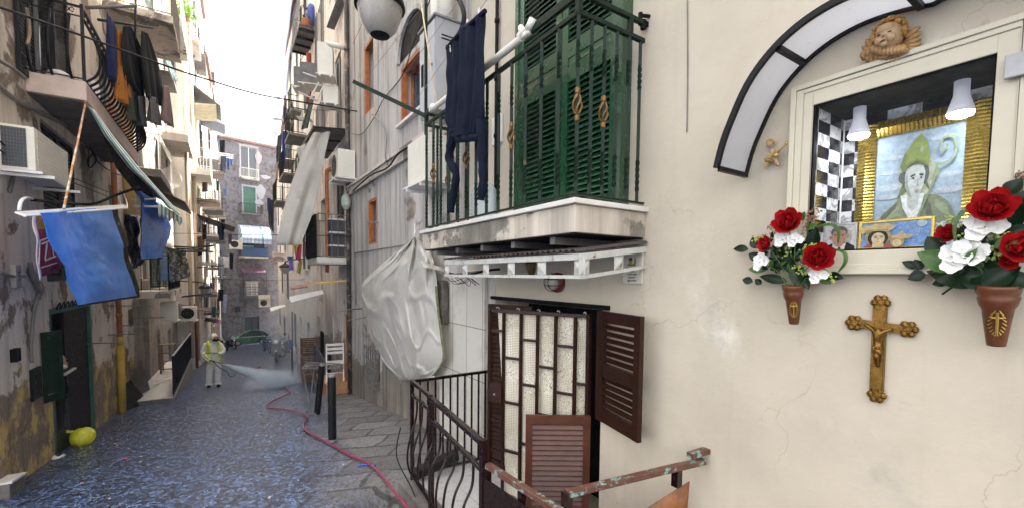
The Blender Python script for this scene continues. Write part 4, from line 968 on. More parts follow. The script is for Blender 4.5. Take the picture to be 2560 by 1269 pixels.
L_+=[(halo,el(.50,.62,.21,.2)),
 (mitd,[(.36,.60),(.28,.44),(.40,.50),(.44,.56)]),(mitd,[(.58,.56),(.66,.48),(.60,.62)]),
 (rob,[(.03,.0),(.04,.22),(.12,.33),(.22,.38),(.30,.44),(.36,.46),(.62,.46),(.74,.45),(.86,.38),(.93,.28),(.96,.14),(.97,0)]),
 (robd,[(.1,.30),(.2,.36),(.3,.42),(.24,.30),(.12,.2)]),(robd,[(.62,.44),(.68,.36),(.72,.22),(.66,.24),(.6,.36)]),(robl,[(.72,.42),(.84,.36),(.9,.26),(.8,.30),(.72,.36)]),(robl,[(.14,.26),(.24,.34),(.33,.40),(.3,.3)]),
 (bone,[(.33,.47),(.36,.37),(.43,.28),(.52,.27),(.57,.36),(.60,.47)]),(skin,[(.40,.48),(.41,.38),(.47,.33),(.53,.36),(.55,.48)]),
 (hair,el(.35,.62,.055,.05)),(hair,el(.60,.63,.04,.07)),
 (skin,[(.37,.60),(.38,.53),(.43,.46),(.49,.43),(.54,.46),(.585,.54),(.60,.64),(.57,.70),(.46,.71),(.38,.68)]),(skd,[(.37,.60),(.38,.53),(.43,.46),(.45,.45),(.41,.55),(.40,.66)]),
 (dk,[(.43,.625),(.49,.64),(.49,.628),(.44,.612)]),(dk,[(.535,.635),(.58,.63),(.58,.615),(.54,.618)]),(skd,[(.44,.60),(.485,.61),(.48,.59)]),(dk,el(.468,.603,.013,.008)),(dk,el(.557,.602,.012,.008)),(skd,[(.52,.60),(.535,.54),(.51,.535)]),(C('lips',(.34,.24,.22)),el(.515,.495,.027,.010)),
 (mit,[(.34,.65),(.31,.72),(.36,.82),(.46,.91),(.53,.96),(.60,.90),(.64,.78),(.63,.68),(.57,.71),(.50,.735),(.42,.71)]),(mitd,[(.34,.65),(.31,.72),(.36,.82),(.38,.80),(.37,.72),(.42,.71)]),(mitd,[(.34,.65),(.42,.71),(.50,.735),(.57,.71),(.63,.68),(.63,.70),(.57,.735),(.5,.755),(.42,.735),(.335,.68)]),(robl,el(.55,.83,.022,.025)),
 (blu,[(.05,.20),(.2,.24),(.42,.25),(.52,.24),(.42,.19),(.2,.17)]),(gry,[(.05,.16),(.42,.19),(.50,.15),(.30,.12),(.05,.12)]),
 (bro,[(.40,.14),(.48,.20),(.60,.235),(.70,.22),(.78,.19),(.80,.14),(.68,.12),(.55,.13),(.46,.11)]),(bone,[(.74,.22),(.90,.20),(.95,.16),(.82,.16)]),
 (gry,[(.05,.0),(.05,.10),(.35,.12),(.60,.11),(.95,.14),(.97,.0)]),(robd,[(.12,.0),(.2,.08),(.28,.03),(.40,.1),(.44,.0)]),(robd,[(.6,.0),(.66,.09),(.74,.02),(.9,.12),(.94,.05),(.9,0)])]
# crozier staff and crook
L_.append((crz,[(.53,.26),(.55,.26),(.745,.62),(.725,.625)])); L_.append((crz,el(.73,.63,.03,.03)))
pts=[(.73,.65),(.72,.69),(.78,.685),(.85,.70),(.905,.74),(.92,.81),(.89,.88),(.83,.90),(.77,.88),(.75,.83),(.775,.79),(.82,.80),(.825,.835)]
for i in range(len(pts)-1):
    (a,b),(c,d)=pts[i],pts[i+1]; l=math.hypot(c-a,d-b); nx,ny_=-(d-b)/l*.011,(c-a)/l*.011
    L_.append((crz,[(a-nx,b-ny_),(c-nx,d-ny_),(c+nx,d+ny_),(a+nx,b+ny_)]))
pic(yl-fw,zb_,pw,ph,px0-.010,L_,t)
# small framed photographs standing on the niche floor
def framed(name,label,xl,xr,ytop,x,m,fwid,layers,cat='photo frame',yb=628):
    y_l=PX(xl,560,x).y; y_r=PX(xr,560,x).y; zt_=PX((xl+xr)/2,ytop,x).z; zb_=nz0+.007
    q=thing(name,label,cat,(x,(y_l+y_r)/2,zb_)); k=MB()
    for a,b,c,d in((y_r,y_r+fwid,zb_,zt_),(y_l-fwid,y_l,zb_,zt_),(y_r+fwid,y_l-fwid,zb_,zb_+fwid),(y_r+fwid,y_l-fwid,zt_-fwid,zt_)): k.bb((x-.006,a,c),(x+.006,b,d))
    k.build('frame',m,q,bevel=.0015)
    pic(y_l-fwid,zb_+fwid,y_l-y_r-2*fwid,zt_-zb_-2*fwid,x-.001,layers,q)
fsk=C('face',(.50,.25,.16)); grh=C('grey_hair',(.08,.08,.09)); suit=C('suit',(.03,.035,.045)); shirt=C('shirt',(.7,.68,.66)); pbg=C('photo_ground',(.66,.64,.61)); bgs=C('photo_shade',(.42,.42,.38))
framed('portrait_photo','colour photo of grey-haired man in dark suit in thin silver frame',2060,2144,560,2.60,m_alu,.006,[(pbg,[(0,0),(1,0),(1,1),(0,1)]),(bgs,el(.72,.52,.18,.3)),(suit,[(0,0),(.03,.15),(.25,.27),(.75,.30),(.98,.14),(1,0)]),(shirt,[(.28,0),(.28,.27),(.5,.12),(.72,.30),(.66,0)]),(suit,[(.44,0),(.47,.14),(.53,.14),(.56,0)]),(fsk,[(.36,.3),(.38,.15),(.5,.10),(.62,.18),(.64,.32)]),(fsk,el(.22,.50,.045,.09)),(fsk,el(.76,.52,.045,.09)),(grh,el(.49,.72,.27,.24)),(fsk,[(.26,.52),(.28,.34),(.38,.2),(.49,.16),(.61,.2),(.70,.36),(.73,.55),(.70,.74),(.5,.82),(.3,.74)]),(grh,[(.26,.72),(.3,.84),(.5,.93),(.7,.86),(.74,.70),(.66,.80),(.5,.84),(.34,.80)]),(dk,[(.33,.63),(.46,.62),(.46,.60),(.33,.605)]),(dk,[(.55,.62),(.68,.63),(.68,.605),(.55,.60)]),(dk,el(.40,.56,.03,.014)),(dk,el(.61,.56,.03,.014)),(bro,[(.49,.55),(.55,.42),(.46,.42)]),(C('mouth',(.30,.10,.08)),el(.50,.33,.08,.015))])
bl=C('icon_blue',(.16,.34,.72)); gd_=C('icon_gold',(.40,.28,.09)); gl_=C('icon_gold_light',(.56,.43,.18)); ye=C('icon_star',(.65,.5,.12)); fa=C('icon_face',(.66,.52,.30)); dkh=C('icon_hair',(.05,.04,.04)); rd=C('icon_red',(.33,.05,.03)); wh=C('icon_dove',(.45,.58,.66)); rose=C('icon_lip',(.45,.10,.08))
Li=[(bl,[(0,0),(1,0),(1,1),(0,1)])]
for i in range(14):
    a=PI*.62+i*PI*.9/13; Li.append((wh,[(.86+.02*math.cos(a),.86+.03*math.sin(a)),(.86+.22*math.cos(a),.86+.38*math.sin(a)),(.86+.22*math.cos(a+.06),.86+.38*math.sin(a+.06))]))
Li.append((wh,el(.88,.86,.07,.13)))
for a,b in((.02,.72),(.03,.5),(.02,.3),(.65,.9),(.58,.72),(.7,.3),(.82,.42),(.9,.18),(.78,.22),(.48,.95),(.96,.5),(.62,.1)): Li.append((ye,el(a,b,.015,.03,8)))
Li+=[(gd_,el(.27,.42,.20,.36)),(rd,[(.05,0),(.12,.14),(.45,.14),(.50,0)]),(dkh,el(.27,.36,.155,.34)),(fa,[(.19,0),(.19,.16),(.36,.16),(.36,0)]),(fa,el(.275,.34,.10,.25)),(dkh,[(.14,.5),(.2,.64),(.35,.64),(.41,.5),(.34,.58),(.27,.60),(.2,.57)]),(dk,el(.235,.40,.026,.017)),(dk,el(.325,.40,.026,.017)),(dkh,[(.205,.455),(.26,.465),(.26,.45),(.205,.44)]),(dkh,[(.295,.465),(.35,.455),(.35,.44),(.295,.45)]),(bro,[(.275,.38),(.29,.29),(.265,.285)]),(rose,el(.28,.22,.03,.015)),
 (gl_,[(.03,.55),(.0,.80),(.08,.92),(.15,.88),(.22,.96),(.3,.92),(.38,.98),(.46,.86),(.55,.84),(.50,.72),(.42,.60),(.3,.66),(.15,.64)]),(gd_,[(.06,.60),(.08,.70),(.42,.72),(.44,.62),(.3,.68),(.15,.66)]),
 (gd_,el(.56,.22,.10,.24)),(fa,el(.555,.14,.06,.15)),(dk,el(.54,.16,.01,.01)),(dk,el(.575,.16,.01,.01)),(rose,el(.555,.07,.014,.008)),(gl_,[(.47,.33),(.49,.46),(.55,.44),(.62,.60),(.68,.46),(.76,.42),(.80,.40),(.72,.30),(.62,.28),(.54,.34)])]
framed('gilt_icon','icon of crowned mother and child on blue in narrow gold frame',2149,2338,548,2.57,m_gilt,.010,Li,cat='icon')
framed('silver_photo','pale photo in silver frame half hidden behind the right bouquet',2352,2420,552,2.60,m_alu,.006,[(C('pale_blue',(.5,.58,.68)),[(0,0),(1,0),(1,1),(0,1)]),(fsk,el(.6,.45,.2,.25))])
# ---------------------------------------------------------------- arched canopy over the shrine
rimw=[(1870,440),(1884,388),(1903,338),(1945,250),(2000,178),(2068,118),(2150,70),(2240,38),(2330,19),(2420,10),(2510,9),(2600,14)]
t=thing('arched_canopy','arched translucent ribbed canopy with black frame over the shrine','canopy',(2.4,.6,.6))
ce=.62
W_=[PX(x,y,2.495) for x,y in rimw]
W_=[p for p in W_ if p.y>ce-.12]
# mirror to get the far half of the arch
W_=smooth_path(W_,4)
full=[p for p in W_ if p.y>ce]; full+= [V((p.x,2*ce-p.y,p.z)) for p in reversed(full)]
PR=.30
def off_(p,d): return V((2.495-d,p.y,p.z))
def strip(k,pts,d0,d1,th):
    n=len(pts)
    for i in range(n-1):
        a,b=pts[i],pts[i+1]; up0=V((0,(a.y-ce),a.z-.35)).normalized()*th; up1=V((0,(b.y-ce),b.z-.35)).normalized()*th
        k.hexa([off_(a,d0),off_(b,d0),off_(b,d1),off_(a,d1),off_(a,d0)+up0,off_(b,d0)+up1,off_(b,d1)+up1,off_(a,d1)+up0])
k=MB(); strip(k,full,0,.022,.028); strip(k,full,PR-.022,PR,.028)
for i in(0,17,34,len(full)-35,len(full)-18,len(full)-1):
    i=max(0,min(len(full)-1,i)); a=full[i]; k.bar(off_(a,.02),off_(a,PR-.02),.024,.024,up=(0,1,0))
k.build('frame',mat('black_powder_coat',(.012,.012,.014),.45,var=.1),t)
def poly_mat():
    m,n,b=_new('ribbed_polycarbonate'); g=_N(n,'NewGeometry').outputs['Position']; sep=_N(n,'SeparateXYZ'); n.links.new(g,sep.inputs[0])
    wv=_N(n,'Math',operation='SINE'); mu=_N(n,'Math',operation='MULTIPLY'); n.links.new(sep.outputs[0],mu.inputs[0]); mu.inputs[1].default_value=620; n.links.new(mu.outputs[0],wv.inputs[0])
    b.inputs['Base Color'].default_value=(.74,.76,.78,1); b.inputs['Roughness'].default_value=.35; c=_mix(n,_ramp(n,_noise(n,g,18,6,.7),.62,.72),(.62,.64,.67),(.25,.25,.25)); n.links.new(c,b.inputs['Base Color'])
    _bump(n,wv.outputs[0],.5,.001,b); 
    out=[q for q in n.nodes if q.type=='OUTPUT_MATERIAL'][0]; tl=_N(n,'BsdfTranslucent'); tl.inputs[0].default_value=(.60,.62,.66,1); mx=_N(n,'MixShader'); mx.inputs[0].default_value=.62; n.links.new(b.outputs[0],mx.inputs[1]); n.links.new(tl.outputs[0],mx.inputs[2]); n.links.new(mx.outputs[0],out.inputs[0])
    return m
k=MB()
for i in range(len(full)-1):
    a,b=full[i],full[i+1]; u0=V((0,(a.y-ce),a.z-.35)).normalized()*.012; u1=V((0,(b.y-ce),b.z-.35)).normalized()*.012
    k.poly([off_(a,.02)+u0,off_(b,.02)+u1,off_(b,PR-.02)+u1,off_(a,PR-.02)+u0])
k.build('translucent_sheet',poly_mat(),t)
# clear drip edge standing above the front rim
k=MB()
for i in range(len(full)-1):
    a,b=full[i],full[i+1]; u0=V((0,(a.y-ce),a.z-.35)).normalized(); u1=V((0,(b.y-ce),b.z-.35)).normalized()
    k.poly([off_(a,PR+.001)+u0*.028,off_(b,PR+.001)+u1*.028,off_(b,PR-.03)+u1*.045,off_(a,PR-.03)+u0*.045])
k.build('edge_strip',poly_mat.__call__() if 0 else bpy.data.materials['ribbed_polycarbonate'],t)
# ---------------------------------------------------------------- plaster cherubs
m_put=mat('cherub_resin',(.40,.23,.09),.45,var=.25,vs=30,col2=(.30,.14,.07),thr=(.6,.7)); m_putskin=mat('cherub_skin',(.43,.28,.15),.4,var=.08,bump=.05); m_puthair=mat('cherub_hair',(.40,.20,.05),.5,var=.35,vs=60,col2=(.25,.1,.04),thr=(.55,.65)); m_putgold=mat('cherub_gold',(.40,.27,.07),.35,.5,var=.3)
def Wp(px,py,X=2.5,o=0): p=PX(px,py,X-o); return V((X-o,p.y,p.z))
c=PX(2228,118,2.46); sc=.00205   # metres per photo px there
t=thing('cherub_relief','large winged cherub bust on the wall between the arch and shrine frame','cherub',(2.49,c.y,c.z-.1))
def Q(px,py,o=.03): return PX(px,py,2.5-o)
hc=Q(2224,92,.075); HS=1.32; k=MB()
def hs(dx,dy,dz): return hc+V((dx,dy,dz))*HS
def rs3(*r): return tuple(q*HS for q in r)
k.sph(hs(0,0,0),rs3(.043,.038,.045),20); k.sph(hs(-.028,.017,-.014),rs3(.016,.015,.016),10); k.sph(hs(-.028,-.011,-.014),rs3(.016,.015,.016),10); k.sph(hs(-.043,.003,-.006),rs3(.007,.005,.007),8); k.sph(hs(-.034,.003,-.033),rs3(.011,.011,.008),10); k.sph(hs(-.032,.003,.016),rs3(.014,.026,.016),10)
k.lathe(hs(.012,0,-.062),[(.030,0),(.026,.02),(.024,.04)],14); k.sph(hs(.028,0,-.050),rs3(.018,.036,.018),14)
k.build('head_and_bust',m_putskin,t,smooth=True)
k=MB()
for s_ in(.017,-.011): k.sph(hs(-.0415,s_,-.001),rs3(.003,.0062,.0022),8)
k.sph(hs(-.045,.003,-.025),rs3(.0025,.007,.0028),8); k.build('eyes_and_mouth',mat('cherub_dark',(.07,.02,.01),.5,var=.1),t,smooth=True)
k=MB()
for i in range(110):
    a=rnd.uniform(-.45,PI+.45); r_=rnd.uniform(.85,1.08); b_=rnd.uniform(-.4,1.1)
    p=hs(-.024*b_+.004,math.cos(a)*.041*r_,math.sin(a)*.044*r_+.006)
    if p.z<hs(0,0,.024).z and abs(p.y-hc.y)<.030*HS : continue
    k.sph(p,rs3(rnd.uniform(.006,.009),rnd.uniform(.005,.010),rnd.uniform(.005,.009)),7)
k.build('curly_hair',m_puthair,t,smooth=True)
def feather(k,a,b,w_,o=.012):
    a=V(a);b=V(b); d=b-a; n=V((-1,0,0)); s_=d.cross(n).normalized()
    rr=[.25,.8,1,.95,.7,.25]; P_=[a+d*(i/5)+n*o*math.sin(PI*i/5) for i in range(6)]
    i0=len(k.v)
    for i in range(6):
        for q in(-1,0,1): k.v.append(P_[i]+s_*w_*rr[i]*q+n*(.006 if q==0 else -.002))
    for i in range(5):
        for q in range(2): k.f.append((i0+i*3+q,i0+i*3+q+1,i0+i*3+q+4,i0+i*3+q+3)); k.m.append(k.mi)
k=MB()
base=Q(2250,125,.03)
for i,(x,y) in enumerate(((2300,68),(2302,84),(2303,98),(2302,112),(2298,124),(2288,134),(2275,142))): feather(k,Q(2246+i*2,112+i*4,.03),Q(x,y,.035),.014)
for i,(x,y) in enumerate(((2165,100),(2157,118),(2156,132),(2158,146))): feather(k,Q(2196,132+i*5,.03),Q(x,y,.03),.013)
for i in range(11): 
    f_=i/10; x=lerp(2160,2270,f_); y=lerp(150,146,f_)+16*math.sin(PI*f_); feather(k,Q(x+6,y-24,.045),Q(x,y+2,.035),.016)
for i in range(9):
    f_=i/8; x=lerp(2172,2262,f_); y=lerp(142,138,f_)+12*math.sin(PI*f_); feather(k,Q(x+4,y-20,.06),Q(x,y+2,.05),.014)
for i in range(9):
    f_=i/8; x=lerp(2184,2256,f_); feather(k,Q(x+2,112,.075),Q(x+1,134+6*math.sin(PI*f_),.085),.013)
k.build('wings_and_plumage',m_put,t,smooth=True,solid=.006)
# small cherub with lyre
t=thing('small_cherub','small gilt cherub figurine with mandolin beside the shrine frame','cherub',Q(1935,412,.03))
def skinfig(name,joints,edges,m,parent,sub=2):
    me=bpy.data.meshes.new(name); off=OFF[parent.name] if parent else V((0,0,0)); me.from_pydata([tuple(V(j[0])-off) for j in joints],edges,[]); me.materials.append(m)
    o=bpy.data.objects.new(name,me); COL.objects.link(o); 
    if parent: o.parent=parent
    OFF[o.name]=off
    sk=o.modifiers.new('skin','SKIN'); sk.use_smooth_shade=True
    for i,j in enumerate(joints): me.skin_vertices[0].data[i].radius=(j[1],j[2] if len(j)>2 else j[1]) if 1 else 0
    me.skin_vertices[0].data[0].use_root=True
    s=o.modifiers.new('sub','SUBSURF'); s.levels=sub; s.render_levels=sub; return o
def S_(x,y,o=.03): return PX(x,y,2.5-o)
J=[(S_(1931,392),.016),(S_(1932,380),.017),(S_(1930,371),.010),(S_(1939,398),.012),(S_(1943,408),.009),(S_(1948,415),.006),(S_(1922,400),.011),(S_(1918,411),.009),(S_(1913,421),.006),(S_(1940,382,.04),.007),(S_(1948,378,.045),.006),(S_(1955,370,.05),.005),(S_(1924,384,.04),.007),(S_(1920,392,.05),.006),(S_(1926,396,.055),.005)]
skinfig('body',J,[(0,1),(1,2),(0,3),(3,4),(4,5),(0,6),(6,7),(7,8),(1,9),(9,10),(10,11),(1,12),(12,13),(13,14)],m_putskin,t)
k=MB(); k.sph(S_(1924,361,.035),(.016,.018,.018),12); k.build('head',m_putskin,t,smooth=True)
k=MB(); 
for i in range(14): a=i*.5; k.sph(S_(1926+7*math.cos(a),355+5*math.sin(a)*.8,.036),.008,6)
k.build('hair',m_puthair,t,smooth=True)
k=MB(); k.sph(S_(1938,388,.055),(.008,.018,.014),10); k.bar(S_(1940,386,.055),S_(1965,360,.05),.008); k.sph(S_(1966,358,.05),(.006,.010,.012),8); k.build('mandolin',m_putgold,t,smooth=True)
k=MB(); k.sph(S_(1920,400,.04),(.010,.020,.012),10); k.bar(S_(1912,398,.04),S_(1932,404,.035),.012); k.sph(S_(1945,413,.03),(.006,.012,.008),8); k.build('drapery',m_putgold,t,smooth=True)
# ---------------------------------------------------------------- bronze crucifix
m_brz=mat('bronze_crucifix',(.20,.105,.022),.30,.85,var=.35,vs=35,bump=.4,bs=120,col2=(.10,.055,.02),thr=(.6,.75))
A0=PX(2200,745,2.49);A1=PX(2190,1000,2.49); t=thing('crucifix','bronze crucifix with scalloped ends on the cream wall below the shrine','crucifix',A1)
def X_(x,y,o): return PX(x,y,2.5-o)
k=MB(); up=V((1,0,0))
k.bar(X_(2201,760,.012),X_(2191,985,.012),.050,.020,up=(1,0,0)); k.bar(X_(2140,806,.012),X_(2268,824,.012),.040,.018,up=(1,0,0))
k.bar(X_(2200.5,762,.024),X_(2191.5,972,.024),.036,.006,up=(1,0,0)); k.bar(X_(2152,808,.023),X_(2252,822,.023),.026,.006,up=(1,0,0))
for x,y,rx in((2202,756,1),(2192,986,1),(2136,806,1),(2270,822,1)):
    c=X_(x,y,.014)
    for a in range(6): k.sph(c+V((-.002,.023*math.cos(a*PI/3),.023*math.sin(a*PI/3))),(.011,.016,.016),10)
    k.sph(c,(.012,.030,.030),14); k.tube([c+V((-.012,.014*math.cos(a),.014*math.sin(a))) for a in [q*.8 for q in range(7)]],.004,6)
k.build('cross',m_brz,t,smooth=False,bevel=.003)
J=[(X_(2193,858,.035),.017,.012),(X_(2195,838,.040),.021,.014),(X_(2196,826,.040),.013,.011),(X_(2194,819,.042),.015,.014),
   (X_(2180,822,.038),.009),(X_(2160,808,.032),.007),(X_(2210,827,.038),.009),(X_(2232,822,.032),.007),(X_(2193,872,.036),.019,.014),(X_(2190,890,.046),.013),(X_(2191,905,.038),.010),(X_(2193,914,.034),.007),(X_(2197,888,.044),.012)]
skinfig('figure',J,[(0,1),(1,2),(2,3),(1,4),(4,5),(1,6),(6,7),(0,8),(8,9),(9,10),(10,11),(8,12)],m_brz,t)
k=MB(); k.bar(X_(2187,868,.05),X_(2202,870,.05),.03,.02); k.sph(X_(2184,872,.05),(.008,.008,.018),8); k.bar(X_(2187,912,.036),X_(2199,913,.036),.012,.02); k.build('loincloth_and_rest',m_brz,t,smooth=True,sub=1)
k=MB(); k.bar(X_(2201,792,.028),X_(2200,802,.028),.04,.006,up=(1,0,0)); k.build('scroll',m_brz,t)
# ---------------------------------------------------------------- bouquets in cone vases
m_redp=mat('rose_red',(.36,.004,.006),.45,var=.3,vs=25,bump=.1); m_whp=mat('petal_white',(.80,.80,.76),.5,var=.06,bump=.1); m_lf=mat('leaf_green',(.008,.042,.009),.32,var=.4,vs=14,bump=.2); m_lf2=mat('leaf_light',(.045,.12,.012),.4,var=.35,vs=20); m_dry=mat('dried_sprig',(.22,.11,.07),.7,var=.35); m_berry=mat('green_berries',(.33,.42,.10),.45,var=.3,vs=30); m_vase=mat('brown_vase',(.11,.033,.011),.35,var=.3,vs=9); m_vg=mat('vase_gold',(.42,.28,.06),.35,.6,var=.25,vs=40)
def petal(k,c,d,u,l,w,cup,n=5):
    """one curved petal from c along d, opening direction u"""
    d=V(d).normalized(); u=V(u); u=(u-d*u.dot(d)).normalized(); s_=d.cross(u)
    def fn(a,b):
        wd=w*math.sin(PI*min(.97,(.12+.8*a)))**.7; x=(b-.5)*2
        return V(c)+d*(l*a)+s_*(wd*x)+u*(cup*(a*a)*l+ .25*w*(x*x)*(1-a*.4))+u*(.04*l*math.sin(7*x+9*a))
    k.grid(fn,n,4)
def rose(k,c,ax,r):
    ax=V(ax).normalized(); x=ax.orthogonal().normalized(); y=ax.cross(x)
    for ring,(n,rad,tilt,ln) in enumerate(((3,.12,.15,.7),(4,.22,.35,.85),(5,.32,.75,.95),(6,.4,1.15,1.05))):
        for i in range(n):
            a=2*PI*i/n+ring*.7+rnd.uniform(-.15,.15); o=x*math.cos(a)+y*math.sin(a)
            d=(ax*math.cos(tilt)+o*math.sin(tilt)); petal(k,V(c)+o*r*rad*.4-ax*r*.15,d,ax*math.sin(tilt)-o*math.cos(tilt)*.9,r*ln,r*.48,.35,6)
def carn(k,c,ax,r,n=5):
    ax=V(ax).normalized(); x=ax.orthogonal().normalized(); y=ax.cross(x)
    for j in range(n):
        o=(x*math.cos(j*2.4)+y*math.sin(j*2.4))*r*.55*(0 if j==0 else 1); cc=V(c)+o+ax*r*.2*rnd.random(); ph=rnd.random()*6
        for i in range(5):
            a=ph+2*PI*i/5; oo=x*math.cos(a)+y*math.sin(a); petal(k,cc,(oo+ax*.35),ax,r*.62,r*.32,.1,4)
def leafm(k,c,d,l,w,droop=.3,up=V((0,0,1))):
    d=V(d).normalized(); s_=d.cross(up); s_=s_.normalized() if s_.length>.01 else V((0,1,0)); u=s_.cross(d).normalized()
    def fn(a,b): x=(b-.5)*2; wd=w*math.sin(PI*a**.85)**.9; return V(c)+d*l*a+s_*wd*x+u*(abs(x)*wd*.35-droop*l*a*a)
    k.grid(fn,7,4)
def bouquet(label,vlabel,cx,cy,vase,roses,whites,leaves,sprigs,blades,seed):
    global rnd
    rnd=random.Random(seed)
    (vx0,vy0),(vx1,vy1),w0,w1=vase          # top centre px, bottom centre px, top radius, bottom radius in m
    OX=.11
    vt=PX(vx0,vy0,2.5-OX); vb=PX(vx1,vy1,2.5-OX+.03); ax=(vt-vb); H=ax.length
    t=thing('cone_vase',vlabel,'vase',vb); k=MB()
    k.lathe(vb,[(w1,0),(w1*1.05,.01),(lerp(w1,w0,.55),H*.62),(lerp(w1,w0,.72)*1.05,H*.68),(w0*.95,H*.74),(w0,H*.80),(w0*.94,H*.83),(w0*1.02,H*.90),(w0*1.06,H*.96),(w0*1.08,H),(w0*.9,H)],24,axis=ax); k.build('cone',m_vase,t,smooth=True)
    # raised gold cross in a wreath on the front
    n=(V((0,0,0))-V((vb.x,vb.y,0))).normalized(); an=ax.normalized(); s_=an.cross(n).normalized(); n=s_.cross(an)
    def F(a,b,o=.0): h=H*b; r_=lerp(w1,w0*.80,b/.7); return vb+an*h+s_*a+n*(math.sqrt(max(1e-6,r_*r_-a*a))+.003+o)
    k=MB(); k.tube([F(0,.22),F(0,.30),F(0,.40),F(0,.50),F(0,.58)],.0035 if H<.2 else .0045,6); k.tube([F(-.013*w0/.05,.49),F(0,.49,.001),F(.013*w0/.05,.49)],.0035,6)
    for sgn in(-1,1):
        for i in range(9):
            a=lerp(.15,2.75,i/8); bx=.020*w0/.05*math.sin(a)*sgn; bz=.39-.20*math.cos(a); q=F(bx,bz); q2=F(bx*.55,bz+.05); k.tube([q,q2],[.003,.001],5)
    k.build('cross_and_wreath',m_vg,t)
    k=MB(); k.tube([vb+an*H*.7+n*-w0,V((2.5,vb.y,(vb+an*H*.7).z))],.005,6); k.build('wall_hook',m_greyiron,t)
    b=thing('bouquet',label,'bouquet',vt)
    def at_(x,y,o): return PX(x,y,2.5-o)
    fwd=V((-1,-.15,.1))
    for kk,(lst,fn,m_,nm) in enumerate(((roses,rose,m_redp,'rose'),(whites,carn,m_whp,'white_flower'))):
        for (x,y,r_,dx,dz,o) in lst:
            k=MB(); fn(k,at_(x,y,o),fwd+V((0,-dx,dz)),r_); k.build(nm,m_,b,smooth=True)
            
    k=MB()
    for kk in roses+whites: k.tube([vt-an*.05,vt.lerp(at_(kk[0],kk[1],kk[5]-.02),.5)+V((0,0,.01)),at_(kk[0],kk[1],kk[5]-.01)],.0025,5)
    k.build('stems',m_lf2,b)
    k=MB(); k2=MB()
    for (x,y,l,w,ang,o,c_) in leaves:
        a=R(ang); d=V((-.35+.2*rnd.random(),-math.cos(a),math.sin(a))); leafm(k2 if c_ else k,at_(x,y,o)-d*l*.5,d,l,w,rnd.uniform(.05,.3),V((-1,0,.25)))
    for i in range(105):      # filling foliage inside the bunch
        x=cx+rnd.gauss(0,vase[2]*620); y=cy+rnd.gauss(0,vase[2]*420); a=rnd.uniform(0,2*PI); d=V((-rnd.uniform(.1,.7),math.cos(a),math.sin(a)*.8))
        leafm(k if rnd.random()<.8 else k2,at_(x,y,rnd.uniform(.04,.12)),d,rnd.uniform(.035,.06)*w0/.05*.9,rnd.uniform(.010,.017)*w0/.05*.9,.2,V((-1,0,.25)))
    k.build('dark_leaves',m_lf,b,smooth=True); k2.build('light_leaves',m_lf2,b,smooth=True)
    k=MB(); 
    for (x0,y0,x1,y1,m_) in sprigs:
        if m_: continue
        a=at_(x0,y0,.06); e=at_(x1,y1,.08); k.tube([a,a.lerp(e,.5)+V((0,.01,.01)),e],.0015,4)
        for i in range(16): f_=rnd.uniform(.3,1); k.sph(a.lerp(e,f_)+V((rnd.uniform(-.012,.012),rnd.uniform(-.016,.016),rnd.uniform(-.012,.012))),rnd.uniform(.003,.0055),5)
    if k.v: k.build('dried_sprigs',m_dry,b)
    k=MB()
    for (x0,y0,x1,y1,m_) in sprigs:
        if not m_: continue
        a=at_(x0,y0,.10); e=at_(x1,y1,.12); k.tube([a,e],.0015,4)
        for i in range(22): f_=rnd.uniform(.1,1); k.sph(a.lerp(e,f_)+V((rnd.uniform(-.015,.01),rnd.uniform(-.018,.018),rnd.uniform(-.014,.014))),rnd.uniform(.004,.007),6)
    if k.v: k.build('berry_sprigs',m_berry,b,smooth=True)
    k=MB()
    for pts in blades:
        P_=smooth_path([at_(x,y,o) for x,y,o in pts],5); n_=len(P_)
        for i in range(n_-1):
            w_a=.008*math.sin(PI*(i+.3)/n_)+.001; w_b=.008*math.sin(PI*(i+1.3)/n_)+.001; d=(P_[i+1]-P_[i]).normalized(); s2=d.cross(V((-1,0,0))).normalized()
            k.poly([P_[i]-s2*w_a,P_[i]+s2*w_a,P_[i+1]+s2*w_b,P_[i+1]-s2*w_b])
    if k.v: k.build('grass_blades',m_lf2,b,smooth=True)
bouquet('smaller bouquet of red roses and white flowers at the left corner of the shrine','small brown cone vase with gold cross under the smaller bouquet',1965,640,((1983,712),(1985,808),.046,.022),
 [(1972,560,.072,.0,.25,.13),(1918,612,.045,-.5,.1,.12),(2045,645,.070,.35,.1,.13)],
 [(1960,600,.042,0,.1,.13),(1988,602,.036,.2,.1,.13),(1908,655,.048,-.4,0,.13),(2045,688,.040,.3,-.1,.13)],
 [(1850,621,.085,.022,172,.07,0),(1885,607,.07,.024,110,.08,0),(1885,640,.07,.026,150,.08,0),(1868,700,.06,.022,165,.08,0),(1895,703,.045,.018,140,.08,0),(1892,672,.10,.024,175,.09,1),(1930,695,.14,.026,165,.10,0),(2035,595,.11,.034,80,.09,0),(2010,620,.10,.030,10,.09,0),(2030,566,.06,.016,20,.10,1),(2088,690,.07,.022,-10,.08,0),(2010,700,.10,.03,-60,.10,0),(1975,660,.10,.03,100,.11,0),(1990,690,.11,.03,-70,.11,0),(1945,665,.09,.028,200,.10,0),(2062,700,.06,.02,-30,.08,1),(2008,540,.05,.015,70,.08,1)],
 [(2005,560,2035,520,0),(2015,575,2048,528,0),(1945,590,1918,565,0),(1935,600,1905,590,0),(2000,600,2030,545,0),(1982,600,1968,640,1),(1985,655,2010,690,1),(2045,670,2085,700,1),(2000,630,2040,610,1),(1905,600,1885,595,1)],
 [[(2030,570,.10),(2075,560,.12),(2096,578,.12),(2094,610,.11)],[(2080,622,.10),(2110,630,.12),(2113,655,.12),(2095,680,.10)]],3)
